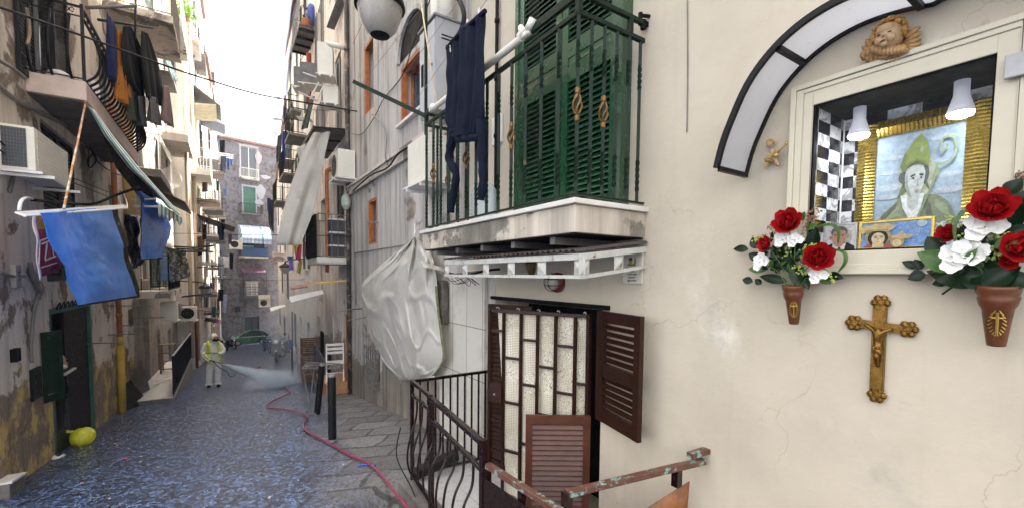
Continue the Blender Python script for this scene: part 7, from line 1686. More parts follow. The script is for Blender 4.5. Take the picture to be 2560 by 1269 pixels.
for j in range(8): k.bar((2.41,14.08,gz(2.5,14.2)+.1+.2*j),(2.41,14.6,gz(2.5,14.2)+.1+.2*j),.015)
k.build('wicker',m_blackm,t)
# blackboard-like metal frame leaning
k=MB(); a=PG(806,985); k.bar(PY(785,855,13.6),PY(812,905,12.4),.05,.05); k.bar(PY(787,872,13.6),PY(811,918,12.4),.04,.04); k.bar(PY(786,860,13.6),V(PY(786,860,13.6).x*V((1,0,0))+V((0,13.6,gz(1.6,13.6)))),.04); k.bar(PY(811,905,12.4),V(PY(811,905,12.4).x*V((1,0,0))+V((0,12.4,gz(1.8,12.4)))),.05)
tag(k.build('sloping_handrail',mat('dark_bluegrey',(.05,.06,.08),.5)),'dark sloping handrail leading to a low door on the right','handrail')
# planter wall with red pot and white bins
k=MB(); q=PG(745,905); k.bb((q.x-.0,q.y,q.z-.2),(q.x+.95,q.y+.5,q.z+.85)); tag(k.build('low_cabinet',mat('greige_cabinet',(.28,.26,.24),.7,var=.2),bevel=.02),'low greige cabinet standing by the right wall under the red pot','cabinet')
t=thing('flower_pot','red round pot on the low greige cabinet','pot',(q.x+.45,q.y+.2,q.z+.85)); k=MB(); k.lathe((q.x+.45,q.y+.2,q.z+.85),[(.12,0),(.20,.08),(.22,.18),(.17,.30),(.15,.30)],16); k.build('pot',mat('red_pot',(.35,.05,.03),.5),t,smooth=True); k=MB(); k.lathe((q.x+.45,q.y+.2,q.z+1.145),[(.16,0),(.18,.015),(.16,.03)],16); k.build('rim',mat('red_pot',(1,1,1)),t,smooth=True)
for i,(x,y,Y,w_,h,l) in enumerate(((703,868,35,.6,.5,'grey'),(716,866,34,.55,1.0,'white slatted'))):
    c=PY(x,y,Y); zg=gz(c.x,Y); k=MB(); k.bb((c.x-w_/2,Y,zg),(c.x+w_/2,Y+.4,zg+1.1)); 
    for j in range(6): k.bb((c.x-w_/2-.01,Y-.02,zg+.1+.15*j),(c.x+w_/2+.01,Y-.001,zg+.16+.15*j))
    tag(k.build('waste_bin',m_white if i else m_greyshut),l+' box standing among the scooters on the right','bin')
# ================================================================ vehicles
m_tyre=mat('tyre_rubber',(.015,.015,.016),.8,var=.2); m_rim=mat('wheel_alloy',(.32,.33,.34),.35,.6); m_carp=mat('car_green_paint',(.006,.10,.028),.25,var=.06,vs=2,bump=0,coat=.8)
def wheel(t,c,r,w_,axis,name='wheel'):
    k=MB(); a=V(axis); k.lathe(V(c)-a*w_/2,[(r*.62,0),(r*.92,0),(r,w_*.2),(r,w_*.8),(r*.92,w_),(r*.62,w_)],24,axis=a); wl=k.build(name,m_tyre,t,smooth=True)
    k=MB(); k.lathe(V(c)-a*(w_/2+.004),[(0,0),(r*.6,0),(r*.62,.02),(r*.62,w_-.02+.008),(r*.6,w_+.008),(0,w_+.008)],20,axis=a); k.build('rim',m_rim,wl)
    return wl
def car():
    c=PG(622,862); X0=PY(577,850,c.y).x; X1=PY(673,850,c.y).x; L=X1-X0; zc=gz(c.x,c.y)
    cx=(X0+X1)/2; t=thing('parked_car','dark green small hatchback parked across the far end of the street','car',(cx,c.y+.8,zc)); W2=.82
    # side profile in (x along, z) from front (left) to rear (right)
    body=[(-.5,.20),(-.5,.33),(-.485,.43),(-.40,.52),(-.27,.57),(-.20,.60),(.40,.62),(.46,.60),(.495,.50),(.5,.36),(.49,.20)]
    roof=[(-.27,.57),(-.12,.86),(-.04,.94),(.14,.97),(.32,.95),(.42,.86),(.465,.62)]
    H=1.52; k=MB(); Yc=c.y+.85
    def ring(pts,inset):
        return [(cx+a*L,b*H) for a,b in pts]
    def loft(pts,ys,ins,mi,kk):
        base=len(kk.v); n=len(pts)
        for y_,i_ in zip(ys,ins):
            for a,b in pts: kk.v.append(V((cx+a*L*(1-i_*.05),Yc+y_,zc+b*H*(1-i_*.02))))
        for q in range(len(ys)-1):
            for i in range(n): kk.f.append((base+q*n+i,base+q*n+(i+1)%n,base+(q+1)*n+(i+1)%n,base+(q+1)*n+i)); kk.m.append(mi)
        kk.f.append(tuple(base+i for i in range(n))); kk.m.append(mi); kk.f.append(tuple(base+(len(ys)-1)*n+i for i in reversed(range(n)))); kk.m.append(mi)
    loft(body,[-W2,-W2+.06,W2-.06,W2],[1,0,0,1],0,k); k.build('body',m_carp,t,bevel=.03)
    k=MB(); r2=[(a,b) for a,b in roof]; loft(r2,[-W2+.16,-W2+.10,W2-.10,W2-.16],[1,0,0,1],0,k); k.build('cabin',m_carp,t,bevel=.03)
    g=[[(-.20,.62),(-.10,.84),(-.03,.90),(.06,.91),(.06,.62)],[(.09,.62),(.09,.91),(.20,.91),(.30,.89),(.33,.62)],[(.355,.63),(.325,.87),(.39,.82),(.43,.66)]]
    for gg in g: k=MB(); k.poly([V((cx+a*L,Yc-W2+.085,zc+b*H)) for a,b in gg]); k.build('side_window',m_glass,t)
    k=MB(); k.poly([V((cx+a*L-.03,Yc+y,zc+b*H+.02)) for a,b,y in((-.265,.58,-.62),(-.13,.85,-.55),(-.13,.85,.55),(-.265,.58,.62))]); k.build('windscreen',m_glass,t)
    for a in(-.32,.31): wheel(t,(cx+a*L,Yc-W2+.08,zc+.31),.31,.2,(0,1,0)); wheel(t,(cx+a*L,Yc+W2-.08,zc+.31),.31,.2,(0,1,0))
    k=MB(); k.sph((cx-.455*L,Yc-W2+.10,zc+.47*H),(.16,.10,.07),10); k.build('headlight',m_white,t,smooth=True); k=MB(); k.sph((cx+.485*L,Yc-W2+.08,zc+.50*H),(.05,.08,.12),8); k.build('tail_light',m_redpipe,t,smooth=True)
    k=MB(); k.sph((cx-.20*L,Yc-W2-.06,zc+.66*H),(.09,.07,.06),8); k.build('door_mirror',m_carp,t,smooth=True)
    k=MB()
    for a in(.075,.345): k.bar((cx+a*L,Yc-W2-.004,zc+.25*H),(cx+a*L,Yc-W2-.004,zc+.60*H),.012,.006)
    for a in(.04,.30): k.bar((cx+a*L-.06,Yc-W2-.012,zc+.52*H),(cx+a*L+.06,Yc-W2-.012,zc+.52*H),.02)
    k.build('door_seams',m_blackm,t)
    k=MB(); k.bb((cx-.49*L,Yc-W2+.03,zc+.17*H),(cx+.48*L,Yc+W2-.03,zc+.2*H)); k.build('sill_trim',m_blackm,t)
car()
def scooter(label,c,m,s_=1,yaw=0,shield=m_alu):
    t=thing('motor_scooter',label,'scooter',c,'parked scooters'); k=MB(); c=V((0,0,0))
    # built facing -Y (towards the camera), origin at ground
    parts=[]
    def B(name,kk,mm,**kw):
        o=kk.build(name,mm,t,**kw); return o
    OFF[t.name]=V((0,0,0))
    B('leg_shield',MB().grid(lambda u,v:V(((u-.5)*.42*(1-.35*v**2)*(1 if v<.8 else .8),-.42+.10*abs(u-.5)*2-.06*(1-v)+.05,.32+.62*v)),8,8),m,smooth=True,solid=.03)
    k=MB(); k.sph((0,-.47,.86),(.17,.11,.13),14); k.sph((0,-.40,.97),(.20,.10,.06),12); B('front_cowl',k,m,smooth=True)
    k=MB(); k.sph((0,-.555,.87),(.09,.04,.065),12); B('headlight',k,m_white,smooth=True)
    k=MB(); k.tube(smooth_path([(-.34,-.30,1.02),(-.15,-.38,1.0),(.15,-.38,1.0),(.34,-.30,1.02)],4),.018,6); B('handlebar',k,m_blackm)
    k=MB(); k.grid(lambda u,v:V(((u-.5)*.36,-.50+.10*v,.98+.32*v*(1-.5*(2*u-1)**2))),6,5); B('windshield',k,mat('scooter_screen',(.25,.27,.3),.1),solid=.006)
    for q in(-1,1): k=MB(); k.tube([(q*.2,-.38,1.02),(q*.32,-.40,1.20)],.006,5); k.sph((q*.34,-.41,1.23),(.07,.02,.045),10); B('mirror',k,m_blackm,smooth=True)
    k=MB(); k.grid(lambda u,v:V(((u-.5)*.13,-.62+.28*math.cos(PI*(v*.7+.3))*-1*.9,.28+.30*math.sin(PI*(v*.7+.15)))),4,8); B('front_mudguard',k,m,smooth=True,solid=.012)
    k=MB(); 
    for q in(-1,1): k.tube([(q*.06,-.62,.27),(q*.05,-.42,.75)],.018,6)
    B('fork',k,m_alu)
    for y in(-.62,.55): wheel(t,(0,y,.26),.26,.11,(1,0,0))
    k=MB(); k.bb((-.17,-.36,.27),(.17,.12,.34)); B('floorboard',k,m_blackm,bevel=.02)
    k=MB(); k.sph((0,.42,.52),(.20,.42,.24),14); B('rear_body',k,m,smooth=True)
    k=MB(); k.sph((0,.36,.76),(.16,.38,.07),14); B('seat',k,m_blackm,smooth=True)
    k=MB(); k.bb((-.09,.70,.42),(.09,.72,.55)); B('number_plate',k,m_white)
    t.rotation_euler=(0,0,yaw); t.scale=(s_,s_,s_); return t
bike_m=mat('silver_scooter',(.34,.36,.39),.3,.5,coat=.5)
c=PG(693,900); scooter('silver grey scooter facing the camera, nearest of the parked scooters',c,bike_m,1.22,R(-8))
c=PG(668,880); scooter('blue and black scooter parked just left of the silver one',c,mat('blue_scooter',(.03,.07,.22),.3,coat=.5),1,R(15))
c=PG(724,895)+V((.3,2.0,0)); c.z=gz(c.x,c.y); scooter('black scooter half hidden behind the silver one on the right',c,mat('black_scooter',(.02,.02,.024),.3,coat=.5),1,R(-60))
c=PG(577,872); scooter('dark scooter parked behind the man in the white overall',c,mat('black_scooter',(1,1,1)),1,R(30))
c=PG(545,880)+V((-.1,2,0)); c.z=gz(c.x,c.y); scooter('black scooter against the left wall behind the man in the white overall',c,mat('black_scooter',(1,1,1)),1,R(70))
# ================================================================ end facade fittings
def FP(x,y,o=0): p=PP(x,y,(FA.A.x,FA.A.y),(FA.B.x,FA.B.y)); return p+FA.n*o
def fbal(x0,y0,x1,y1,rh,m_r,slab_m,prot=.9,solidp=None,group=None):
    a=FP(x0,y0);b=FP(x1,y1); b.z=a.z; n=FA.n*prot; k=MB()
    k.hexa([a-V((0,0,.18)),b-V((0,0,.18)),b-V((0,0,.18))+n,a-V((0,0,.18))+n,a,b,b+n,a+n]); s_=k.build('balcony',slab_m,FA.root)
    k=MB(); cs=[a,a+n,b+n,b]
    for z in(.05,rh): 
        for i in range(3): k.bar(cs[i]+V((0,0,z)),cs[i+1]+V((0,0,z)),.04)
    for i in range(3):
        m_=int((cs[i+1]-cs[i]).length/.13)
        for j in range(m_+1): q=cs[i].lerp(cs[i+1],j/m_); k.bar(q,q+V((0,0,rh)),.018)
    k.build('railing',m_r,s_)
    if solidp:
        k=MB(); e=FA.n*.03; k.hexa([a+n+e+V((0,0,.05)),b+n+e+V((0,0,.05)),b+n+e*1.5+V((0,0,.05)),a+n+e*1.5+V((0,0,.05)),a+n+e+V((0,0,rh-.05)),b+n+e+V((0,0,rh-.05)),b+n+e*1.5+V((0,0,rh-.05)),a+n+e*1.5+V((0,0,rh-.05))]); k.build('railing_cover',solidp,s_)
    return s_
fbal(598,443,644,443,1.0,m_white,m_slab,prot=.6); fbal(597,532,650,532,1.0,m_black,m_concrete)
m_bluep=mat('blue_cover',(.03,.09,.20),.5,var=.2)
fbal(597,640,664,640,1.0,m_black,m_slab,solidp=m_bluep); fbal(600,739,662,739,1.0,mat('navy_rail',(.02,.03,.08),.5),m_concrete)
# striped barrel awning
t=thing('striped_awning','blue and white striped barrel awning on the end house','awning',FP(632,598,1)); k=MB()
a=FP(594,562,.05);b=FP(667,562,.05)
def sa(u,v):
    q=a.lerp(V((b.x,b.y,a.z)),u); an=PI/2*v; return V((q.x,q.y,a.z))+FA.n*(1.5*math.sin(an)*1)+V((0,0,-1.75*(1-math.cos(an))+.0))
k.grid(sa,44,10,lambda u,v:int(u*44)%2); k.build('canvas',[mat('awn_white',(.70,.72,.74),.7,var=.05),mat('awn_blue',(.06,.22,.55),.7,var=.08)],t,smooth=True,solid=.02)
k=MB()
for j in range(7):
    for u in(0,1):
        v0,v1=j/7,(j+1)/7; c0=a.lerp(V((b.x,b.y,a.z)),u)+FA.n*.02-V((0,0,1.7)); k.poly([c0,sa(u,v0),sa(u,v1)],j%2)
k.build('side_canvas',[mat('awn_white',(1,1,1)),mat('awn_blue',(1,1,1))],t)
k=MB(); c0=sa(0,1);c1=sa(1,1)
k.grid(lambda u,v:c0.lerp(c1,u)-V((0,0,.28*v+(.05*abs(math.sin(u*40))*v))),44,2,lambda u,v:int(u*44)%2); k.build('valance',[mat('awn_white',(1,1,1)),mat('awn_blue',(1,1,1))],t)
# things on that balcony
cc=FP(625,628,.6); k=MB(); k.bb(cc+V((-.9,-.1,-.5)),cc+V((.2,.2,.6))); tag(k.build('blue_storage_box',mat('teal_box',(.10,.30,.42),.5)),'pale blue storage box on the balcony under the striped awning','box')
# purple tin canopy
t=thing('tin_canopy','purple brown ribbed canopy on thin posts over the lowest balcony of the end house','canopy',FP(632,678,.8)); k=MB()
a=FP(598,668,.02);b=FP(656,668,.02); n=FA.n*1.3
k.grid(lambda u,v:a.lerp(b,u)+n*v+V((0,0,-.55*v+.05*math.sin(u*120))),80,1); k.build('ribbed_roof',mat('purple_tin',(.17,.10,.15),.6,var=.2),t,solid=.02)
k=MB()
for q in(a,b): k.bar(q+n+V((0,0,-.55)),q+n+V((0,0,-3.2)),.05)
k.build('post',m_black,t)
# window grille
k=MB(); a=FP(618,738,.08); b=FP(642,706,.08)
for i in range(9): x=lerp(0,1,i/8); q=V((lerp(a.x,b.x,x),lerp(a.y,b.y,x),0)); k.bar(V((q.x,q.y,a.z)),V((q.x,q.y,b.z)),.05)
for j in range(6): z=lerp(a.z,b.z,j/5); k.bar(V((a.x,a.y,z)),V((b.x,b.y,z)),.04)
k.build('window_grille',m_white,FA.root)
wire('two thin black wires in front of the end house, upper one',sag(PX(500,695,-1.4),PX(760,698,2.7),.05),.010,group='street wires',sm=False)
wire('thin black wire low before the end house under the canopy',sag(PX(520,735,-1.4),PX(700,725,2.9),.05),.010,group='street wires',sm=False)
# blue background building behind
k=MB(); a=PY(565,312,72); k.bb((a.x,72,-10),(a.x+14,82,a.z)); tag(k.build('background_building',mat('pale_blue_render',(.45,.50,.60),.9,var=.1)),'pale bluish building rising behind the end house','building')
# ================================================================ cables across the street
wire('thick black cable sagging across the street from the left wall to the grey house',[PY(-30,8,6.6),PY(200,88,7.4),PY(400,160,8.3),PY(515,198,8.9),PY(650,237,9.4),PY(800,263,10),PY(930,285,10.2)],.014,m_cable,n=8)
wire('thin black wire strung straight across the street under the white tarpaulin',[PX(418,583,-2.1),PY(640,587,13),PX(878,590,2.46)],.010,m_cable,sm=False)
wire('white insulated wire crossing below the thick cable at far left',[PX(-5,350,-2.1),PX(60,395,-2.1),PX(170,440,-2.0),PX(270,480,-1.9)],.008,m_cable)
wire('second thin wire running parallel below at far left',[PX(-5,372,-2.1),PX(60,412,-2.1),PX(170,452,-2.0),PX(270,492,-1.9)],.008,m_cable)
wire('wire sagging from the downpipe to the street over the right row',[PY(690,262,20),PY(780,275,14),PX(880,270,2.4)],.008,m_cable)
wire('thin line hanging between the sunlit house and the right row',[PY(575,312,50),PY(640,318,35),PY(700,335,22)],.02,m_greycable)
wire('red hose of the sprayer snaking down the middle of the street',[V((q.x,q.y,gz(q.x,q.y)+.035)) for q in [PG(x,y) for x,y in((1030,1290),(985,1235),(930,1170),(870,1140),(815,1108),(765,1080),(760,1062),(768,1045),(745,1033),(712,1026),(672,1022),(668,1015),(690,1000),(724,984),(716,972),(690,950),(665,935),(650,928),(645,922))]],.014,mat('red_hose',(.26,.03,.07),.4,var=.2),'hose','spray_hose',n=6)
k=MB(); q=PG(645,922); k.tube([q+V((-.3,0,.04)),q+V((0,0,.06)),q+V((.1,0,.12))],.045,8); tag(k.build('hose_coupling',m_redpipe,smooth=True),'red hose coupling lying at the far end of the red hose','coupling')
wire('blue plastic strap end lying under the red hose on the paving',[V((q.x,q.y,gz(q.x,q.y)+.012)) for q in (PG(893,1166),PG(915,1162),PG(937,1164))],.010,mat('blue_scrap',(.02,.10,.6),.4),'strap','blue_strap')
k=MB()
for i in range(70):
    x=rnd.uniform(-1.8,1.9); y=rnd.uniform(3.6,14); z=hz(x,y)+.006; a=rnd.uniform(0,PI); l=rnd.uniform(.01,.035); k.bar((x,y,z),(x+l*math.cos(a),y+l*math.sin(a),z+.004),l*.6,.004)
tag(k.build('pavement_litter',mat('litter_pale',(.42,.38,.32),.8,var=.4)),'small pale leaves and scraps strewn over the paving','litter',kind='stuff')
# ================================================================ big white tarpaulin on the grey house
def bigtarp():
    Lp=smo([(1034,592),(955,660),(905,712),(915,770),(935,840),(960,905),(1000,948)])
    Rp=smo([(1038,592),(1075,628),(1090,690),(1096,760),(1106,840),(1110,900),(1075,945),(1040,950)])
    k=MB()
    def out(pts,v):
        k_=v*(len(pts)-1);i=min(int(k_),len(pts)-2);f=k_-i; return lerp(pts[i][0],pts[i+1][0],f),lerp(pts[i][1],pts[i+1][1],f)
    def fn(u,v):
        a=out(Lp,v);b=out(Rp,v); x=lerp(a[0],b[0],u);y=lerp(a[1],b[1],u)
        bulge=.30*math.sin(PI*min(1,v*1.0))**.7*(.35+.65*math.sin(PI*min(1,u*.9+.05)))
        fold=.05*abs(math.sin(u*9+.6*math.sin(5*v)))*(1-v)**1.5+.05*nz(u*2.2,v*2.6,2)+.010*math.sin(u*23+6*v)*(1-v)+.012*nz(u*7,v*3,5)+.05*nz(u*9,v*11,3)*max(0,1-v/.42)+.02*nz(u*16,v*12,8)*max(0,1-v/.6)
        fold+=.035*(1-abs(math.sin(u*11+.8*nz(v*3,2))))**2*max(0,1-v/.5)+.03*nz(u*2.6+1,v*3.1,9)+.030*max(0,1-abs(nz(u*2.8+1,v*2.4,3))*7)+.018*max(0,1-abs(nz(u*5.5+4,v*5,6))*6)
        X=2.42-bulge*.75-fold
        return PX(x,y,X)
    k.grid(fn,110,110,lambda u,v:1 if u>.965 and v>.33 and v<.9 else 0)
    o=k.build('tarpaulin',[m_whitetarp,mat('mossy_edge',(.16,.17,.08),.9,var=.5,vs=30)],smooth=True,solid=.006); tag(o,'large white tarpaulin bulging like a sack tied to the grey wall beside landing','tarpaulin')
    k=MB()
    k.tube([PX(1036,592,2.36),PX(1037,560,2.47)],.006,5); k.tube([PX(1036,592,2.36),PX(1039,575,2.47)],.006,5); k.tube([PX(1045,948,2.2),PX(1085,940,1.75)],.006,5); k.build('tie_cord',m_white,o)
bigtarp()
k=MB()
def sk(u,v): return PX(lerp(1050,1118,u)+8*v,lerp(640,668,u)+lerp(10,26,v)*(1-u*.5),2.25-.25*v-.05*math.sin(u*11))
k.grid(sk,20,10); tag(k.build('tarpaulin_flap',m_whitetarp,smooth=True,solid=.005),'twisted white end of tarpaulin tied to the canopy corner','tarpaulin')
k=MB(); p0=PX(1092,700,2.40); k.bb((2.36,PX(1112,760,2.4).y,PX(1100,808,2.4).z),(2.46,PX(1088,760,2.4).y,PX(1100,700,2.4).z)); tag(k.build('dirty_mirror_frame',mat('dirty_stone_slab',(.13,.11,.09),.9,var=.5,vs=9,bump=.6),bevel=.02),'narrow dirty stone slab on the wall between tarpaulin and white tiles','slab')
# ================================================================ man in white overall spraying
mp=PG(536,966); t=thing('person','person in white hooded overall, respirator and yellow vest spraying the street','person',mp)
m_ov=mat('overall_white',(.74,.73,.69),.8,var=.12,vs=9,bump=.6,bs=25,bd=.02)
B0=V(mp)
def J_(x,y,z): # person's own frame: x to picture right, y away from camera, z up
    return B0+V((x,y,z))
hip=J_(0,.0,.92)
J=[(hip,.175,.15),(J_(0,-.01,1.12),.185,.16),(J_(.0,-.01,1.32),.19,.14),(J_(.01,-.02,1.46),.10,.09),(J_(.02,-.04,1.54),.065,.065),
   (J_(-.21,-.02,1.42),.085),(J_(-.30,-.06,1.18),.075),(J_(-.20,-.22,1.00),.062),(J_(-.10,-.30,.93),.045),
   (J_(.20,-.03,1.42),.085),(J_(.29,-.08,1.22),.072),(J_(.23,-.20,1.13),.058),(J_(.13,-.27,1.17),.045),
   (J_(-.11,.0,.78),.125),(J_(-.13,-.02,.48),.10),(J_(-.15,.0,.20),.095),(J_(-.15,.01,.11),.085),
   (J_(.11,.0,.78),.125),(J_(.12,-.03,.48),.10),(J_(.11,.0,.20),.095),(J_(.11,.01,.11),.085)]
bd=skinfig('body',J,[(0,1),(1,2),(2,3),(3,4),(2,5),(5,6),(6,7),(7,8),(2,9),(9,10),(10,11),(11,12),(0,13),(13,14),(14,15),(15,16),(0,17),(17,18),(18,19),(19,20)],m_ov,t)
hc=J_(.03,-.07,1.66)
k=MB(); k.sph(hc+V((-.005,.02,.01)),(.112,.118,.135),18); k.sph(hc+V((-.01,.03,-.12)),(.10,.10,.09),12); k.build('hood',m_ov,t,smooth=True)
k=MB(); k.sph(hc+V((.045,-.075,-.005)),(.070,.055,.085),14); k.sph(hc+V((.06,-.135,-.012)),(.014,.016,.022),8); k.build('face',mat('face_skin_red',(.40,.16,.09),.5),t,smooth=True)
k=MB(); 
for q in(-.028,.028): k.sph(hc+V((.055+q,-.126,.02)),.010,8)
k.build('eyes',m_blackm,t,smooth=True)
k=MB(); k.sph(hc+V((.055,-.13,-.065)),(.060,.050,.052),12); 
for q in(-1,1): k.lathe(hc+V((.055+q*.055,-.135,-.06)),[(.034,0),(.036,.03),(.03,.045)],12,axis=(q*.8,-.5,-.2))
k.tube(smooth_path([hc+V((-.05,-.08,-.06)),hc+V((-.11,0,0)),hc+V((-.06,.1,.04))],4),.010,5); k.build('respirator',m_blackm,t,smooth=True)
# vest: front and back panels around the torso
m_vest=mat('hi_vis_yellow',(.66,.78,.02),.6,var=.08,bump=.1); m_ref=mat('reflective_band',(.78,.76,.72),.3,var=.05)
def vest(side):
    k=MB()
    def fn(u,v):
        z=lerp(1.47,.84,v); a=lerp(-.15*PI,.60*PI,u) if side<0 else lerp(.40*PI,1.15*PI,u)
        # angle measured so that front centre (−y) is open
        rx=lerp(.20,.235,v) if v>.15 else lerp(.15,.20,v/.15); ry=.20
        ang=(PI*1.0 + a) if side<0 else (-PI*.0 + a)
        return None
    return None
def torso(a,z,off=0):     # a: angle, 0=+x, -90deg = front
    f=(z-.84)/.63; rx=lerp(.225,.215,f)+off; ry=lerp(.205,.175,f)+off
    return J_(rx*math.cos(a),ry*math.sin(a)-.015,z)
for s_,(a0,a1) in ((-1,(R(-112),R(-265))),(1,(R(-52),R(85)))):
    k=MB(); k.grid(lambda u,v:torso(lerp(a0+(R(10)*s_*v*0),a1,u),lerp(1.40 if 0 else 1.47-.03*u,.84,v)),22,20,lambda u,v:1 if (.50<v<.58 or .76<v<.84) else 0)
    k.build('safety_vest',[m_vest,m_ref],t,smooth=True,solid=.012)
k=MB()
for q in(-.13,.14): k.tube(smooth_path([J_(q,-.17,1.42),J_(q*1.05,-.10,1.53),J_(q,.10,1.50),J_(q,.17,1.40)],5),.035,6)
k.build('vest_shoulders',m_vest,t,smooth=True)
m_gl=mat('white_glove',(.60,.52,.48),.6)
def hand(wrist,dirv,side,curl):
    w_=V(wrist); d=V(dirv).normalized(); s_=d.cross(V((0,0,1))).normalized()*side; u=s_.cross(d)*side
    js=[(w_,.030),(w_+d*.05,.034,.022)]; ed=[(0,1)]
    for i in range(4):
        b=len(js); o=s_*(-.030+.020*i); l=[.030,.034,.032,.026][i]
        js+=[(w_+d*.085+o,.0105),(w_+d*(.085+l)-u*curl*.6*l+o,.0095),(w_+d*(.085+l*1.3)-u*curl*1.5*l+o,.0085)]; ed+=[(1,b),(b,b+1),(b+1,b+2)]
    b=len(js); js+=[(w_+d*.045-s_*.042,.012),(w_+d*.075-s_*.050-u*.02,.010)]; ed+=[(1,b),(b,b+1)]
    return skinfig('glove',js,ed,m_gl,t,sub=1)
hand(J_(-.10,-.30,.93),(1,-.25,-.35),1,1); hand(J_(.13,-.27,1.17),(-.8,-.3,.0),-1,1)
for x in(-.15,.11):
    k=MB(); k.sph(J_(x,-.05,.055),(.058,.145,.055),12); k.bb(J_(x-.05,-.19,0),J_(x+.05,.08,.02)); k.build('boot',m_blackm,t,smooth=True)
    k=MB(); k.lathe(J_(x,.0,.08),[(.10,0),(.115,.02),(.105,.05)],14); k.build('trouser_cuff',m_ov,t,smooth=True)
lt=thing('spray_lance','black spray lance with brass nozzle held by the man in the overall','spray lance',J_(-.05,-.35,.92))
k=MB(); l0=J_(-.10,-.30,.95); l1=PY(556,908,B0.y-.35); k.tube([l0,l0.lerp(l1,.35)],.026,8); k.build('grip',m_blackm,lt,smooth=True)
k=MB(); k.tube([l0,l1],.010,6); k.build('tube',m_blackm,lt); k=MB(); k.tube([l1-(l1-l0).normalized()*.05,l1],.014,8); k.build('nozzle',m_gold,lt)
wire('black hose looping from the lance over the arm of the man in the overall',[l0,J_(-.25,-.3,1.15),J_(-.1,-.32,1.20),J_(.12,-.32,1.18)],.010,m_cable,'hose','lance_hose')
wire('black hose hanging from the lance and curling on wet paving',[l0.lerp(l1,.3),J_(.15,-.3,.70),PY(567,928,B0.y),PY(575,940,B0.y),PY(586,938,B0.y),PY(588,932,B0.y)],.013,m_cable,'hose','lance_hose')
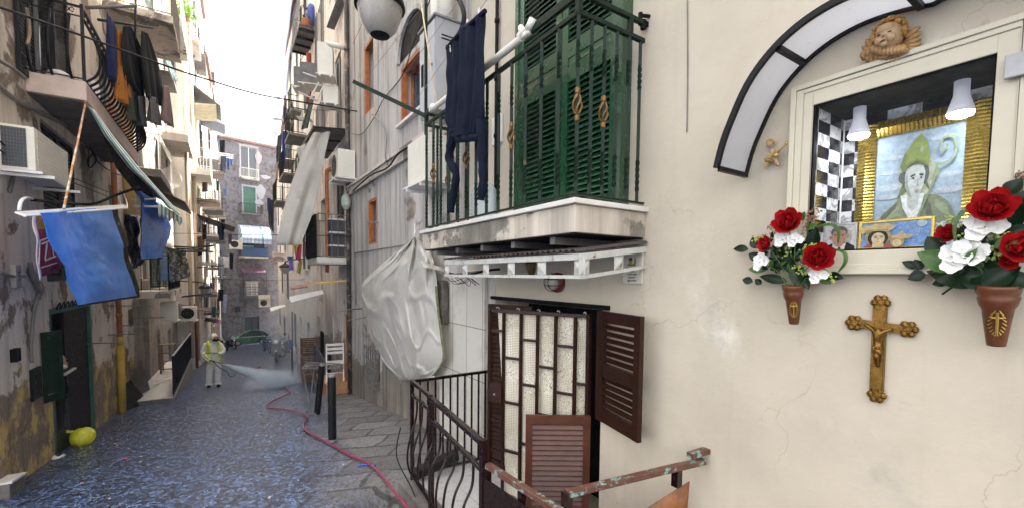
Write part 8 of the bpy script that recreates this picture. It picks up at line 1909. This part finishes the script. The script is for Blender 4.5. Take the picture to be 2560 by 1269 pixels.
# spray: a cone of fine mist
def mist_mat(name,dens,col=(.85,.9,1),sc=3,thr=(.35,.75)):
    m=bpy.data.materials.new(name); m.use_nodes=True; n=m.node_tree; b=n.nodes['Principled BSDF']; n.nodes.remove(b); out=[q for q in n.nodes if q.type=='OUTPUT_MATERIAL'][0]
    v=_N(n,'VolumePrincipled'); v.inputs['Color'].default_value=(*col,1); v.inputs['Anisotropy'].default_value=.2
    g=_N(n,'NewGeometry').outputs['Position']; f=_ramp(n,_noise(n,g,sc,5,.65),*thr); mu=_N(n,'Math',operation='MULTIPLY'); n.links.new(f,mu.inputs[0]); mu.inputs[1].default_value=dens; n.links.new(mu.outputs[0],v.inputs['Density'])
    n.links.new(v.outputs[0],out.inputs['Volume']); return m
def falloff_mist(name,dens,kind,p0,p1,r0,r1,col=(.80,.90,1),sc=3):
    """density fades from the axis / centre to nothing before the hull"""
    m=bpy.data.materials.new(name); m.use_nodes=True; n=m.node_tree; n.nodes.remove(n.nodes['Principled BSDF']); out=[q for q in n.nodes if q.type=='OUTPUT_MATERIAL'][0]
    v=_N(n,'VolumePrincipled'); v.inputs['Color'].default_value=(*col,1); v.inputs['Anisotropy'].default_value=0
    g=_N(n,'NewGeometry').outputs['Position']
    def vm(op,a,b=None):
        q=_N(n,'VectorMath',operation=op); n.links.new(a,q.inputs[0])
        if b is not None:
            if hasattr(b,'is_output'): n.links.new(b,q.inputs[1])
            else: q.inputs[1].default_value=b
        return q
    def ma(op,a,b,c=None):
        q=_N(n,'Math',operation=op)
        for i,x in enumerate((a,b,c)):
            if x is None: continue
            if hasattr(x,'is_output'): n.links.new(x,q.inputs[i])
            else: q.inputs[i].default_value=x
        return q.outputs[0]
    rel=vm('SUBTRACT',g,tuple(p0)).outputs[0]
    if kind=='cone':
        L=(V(p1)-V(p0)).length; ax_=(V(p1)-V(p0))/L
        t_=vm('DOT_PRODUCT',rel,tuple(ax_)).outputs['Value']; sc_=_N(n,'VectorMath',operation='SCALE'); sc_.inputs[0].default_value=tuple(ax_); n.links.new(t_,sc_.inputs['Scale'])
        rad=vm('LENGTH',vm('SUBTRACT',rel,sc_.outputs[0]).outputs[0]).outputs['Value']
        rr=ma('MULTIPLY_ADD',t_,(r1-r0)/L,r0); d=ma('SUBTRACT',1,ma('DIVIDE',rad,rr)); d=ma('MAXIMUM',d,0); d=ma('POWER',d,1.2)
        d=ma('MULTIPLY',d,ma('DIVIDE',r0*3+.05,rr))            # thins as it widens
    else:
        q=vm('DIVIDE',rel,tuple(p1)).outputs[0]; d=ma('SUBTRACT',1,vm('LENGTH',q).outputs['Value']); d=ma('MAXIMUM',d,0)
    f=_ramp(n,_noise(n,g,sc,5,.65),.2,.7); d=ma('MULTIPLY',d,f); d=ma('MULTIPLY',d,dens); n.links.new(d,v.inputs['Density'])
    n.links.new(v.outputs[0],out.inputs['Volume']); return m
s1=PG(715,965); s1=V((s1.x,s1.y,s1.z+.10)); ax=(s1-l1); Lx=ax.length
k=MB(); k.lathe(l1+ax.normalized()*.01,[(.015,0),(.38*.2,Lx*.2),(.38*.5,Lx*.5),(.38,Lx)],20,axis=ax)
tag(k.build('spray_jet',falloff_mist('spray_jet',60,'cone',l1,s1,.015,.38,sc=5),smooth=True),'white fan of fine spray shooting from the lance to the paving','spray',kind='stuff')
k=MB(); c=PG(695,965)+V((.1,.1,.10)); R3_=(1.15,1.0,.42); k.sph(c,R3_,20); tag(k.build('spray_cloud',falloff_mist('spray_cloud',4,'ball',c,R3_,0,0,sc=2),smooth=True),'low cloud of settling spray over the paving where the jet lands','spray',kind='stuff')
k=MB(); c=V((2.2,17.5,gz(1.5,17.5)+1.7)); R3_=(1.3,2.5,3.4); k.sph(c,R3_,20); tag(k.build('drifting_mist',falloff_mist('drifting_mist',.32,'ball',c,R3_,0,0,col=(.75,.86,1),sc=.8),smooth=True),'bluish mist drifting up in front of the right row by the apron','mist',kind='stuff')
# air
k=MB(); k.bb((-230,-230,-13),(230,270,24)); hzm=bpy.data.materials.new('air'); hzm.use_nodes=True; n=hzm.node_tree; n.nodes.remove(n.nodes['Principled BSDF']); v=_N(n,'VolumePrincipled'); v.inputs['Color'].default_value=(.62,.76,1,1); v.inputs['Density'].default_value=.0006; n.links.new(v.outputs[0],[q for q in n.nodes if q.type=='OUTPUT_MATERIAL'][0].inputs['Volume'])
HZ=True
if HZ: tag(k.build('haze',hzm),kind='stuff')
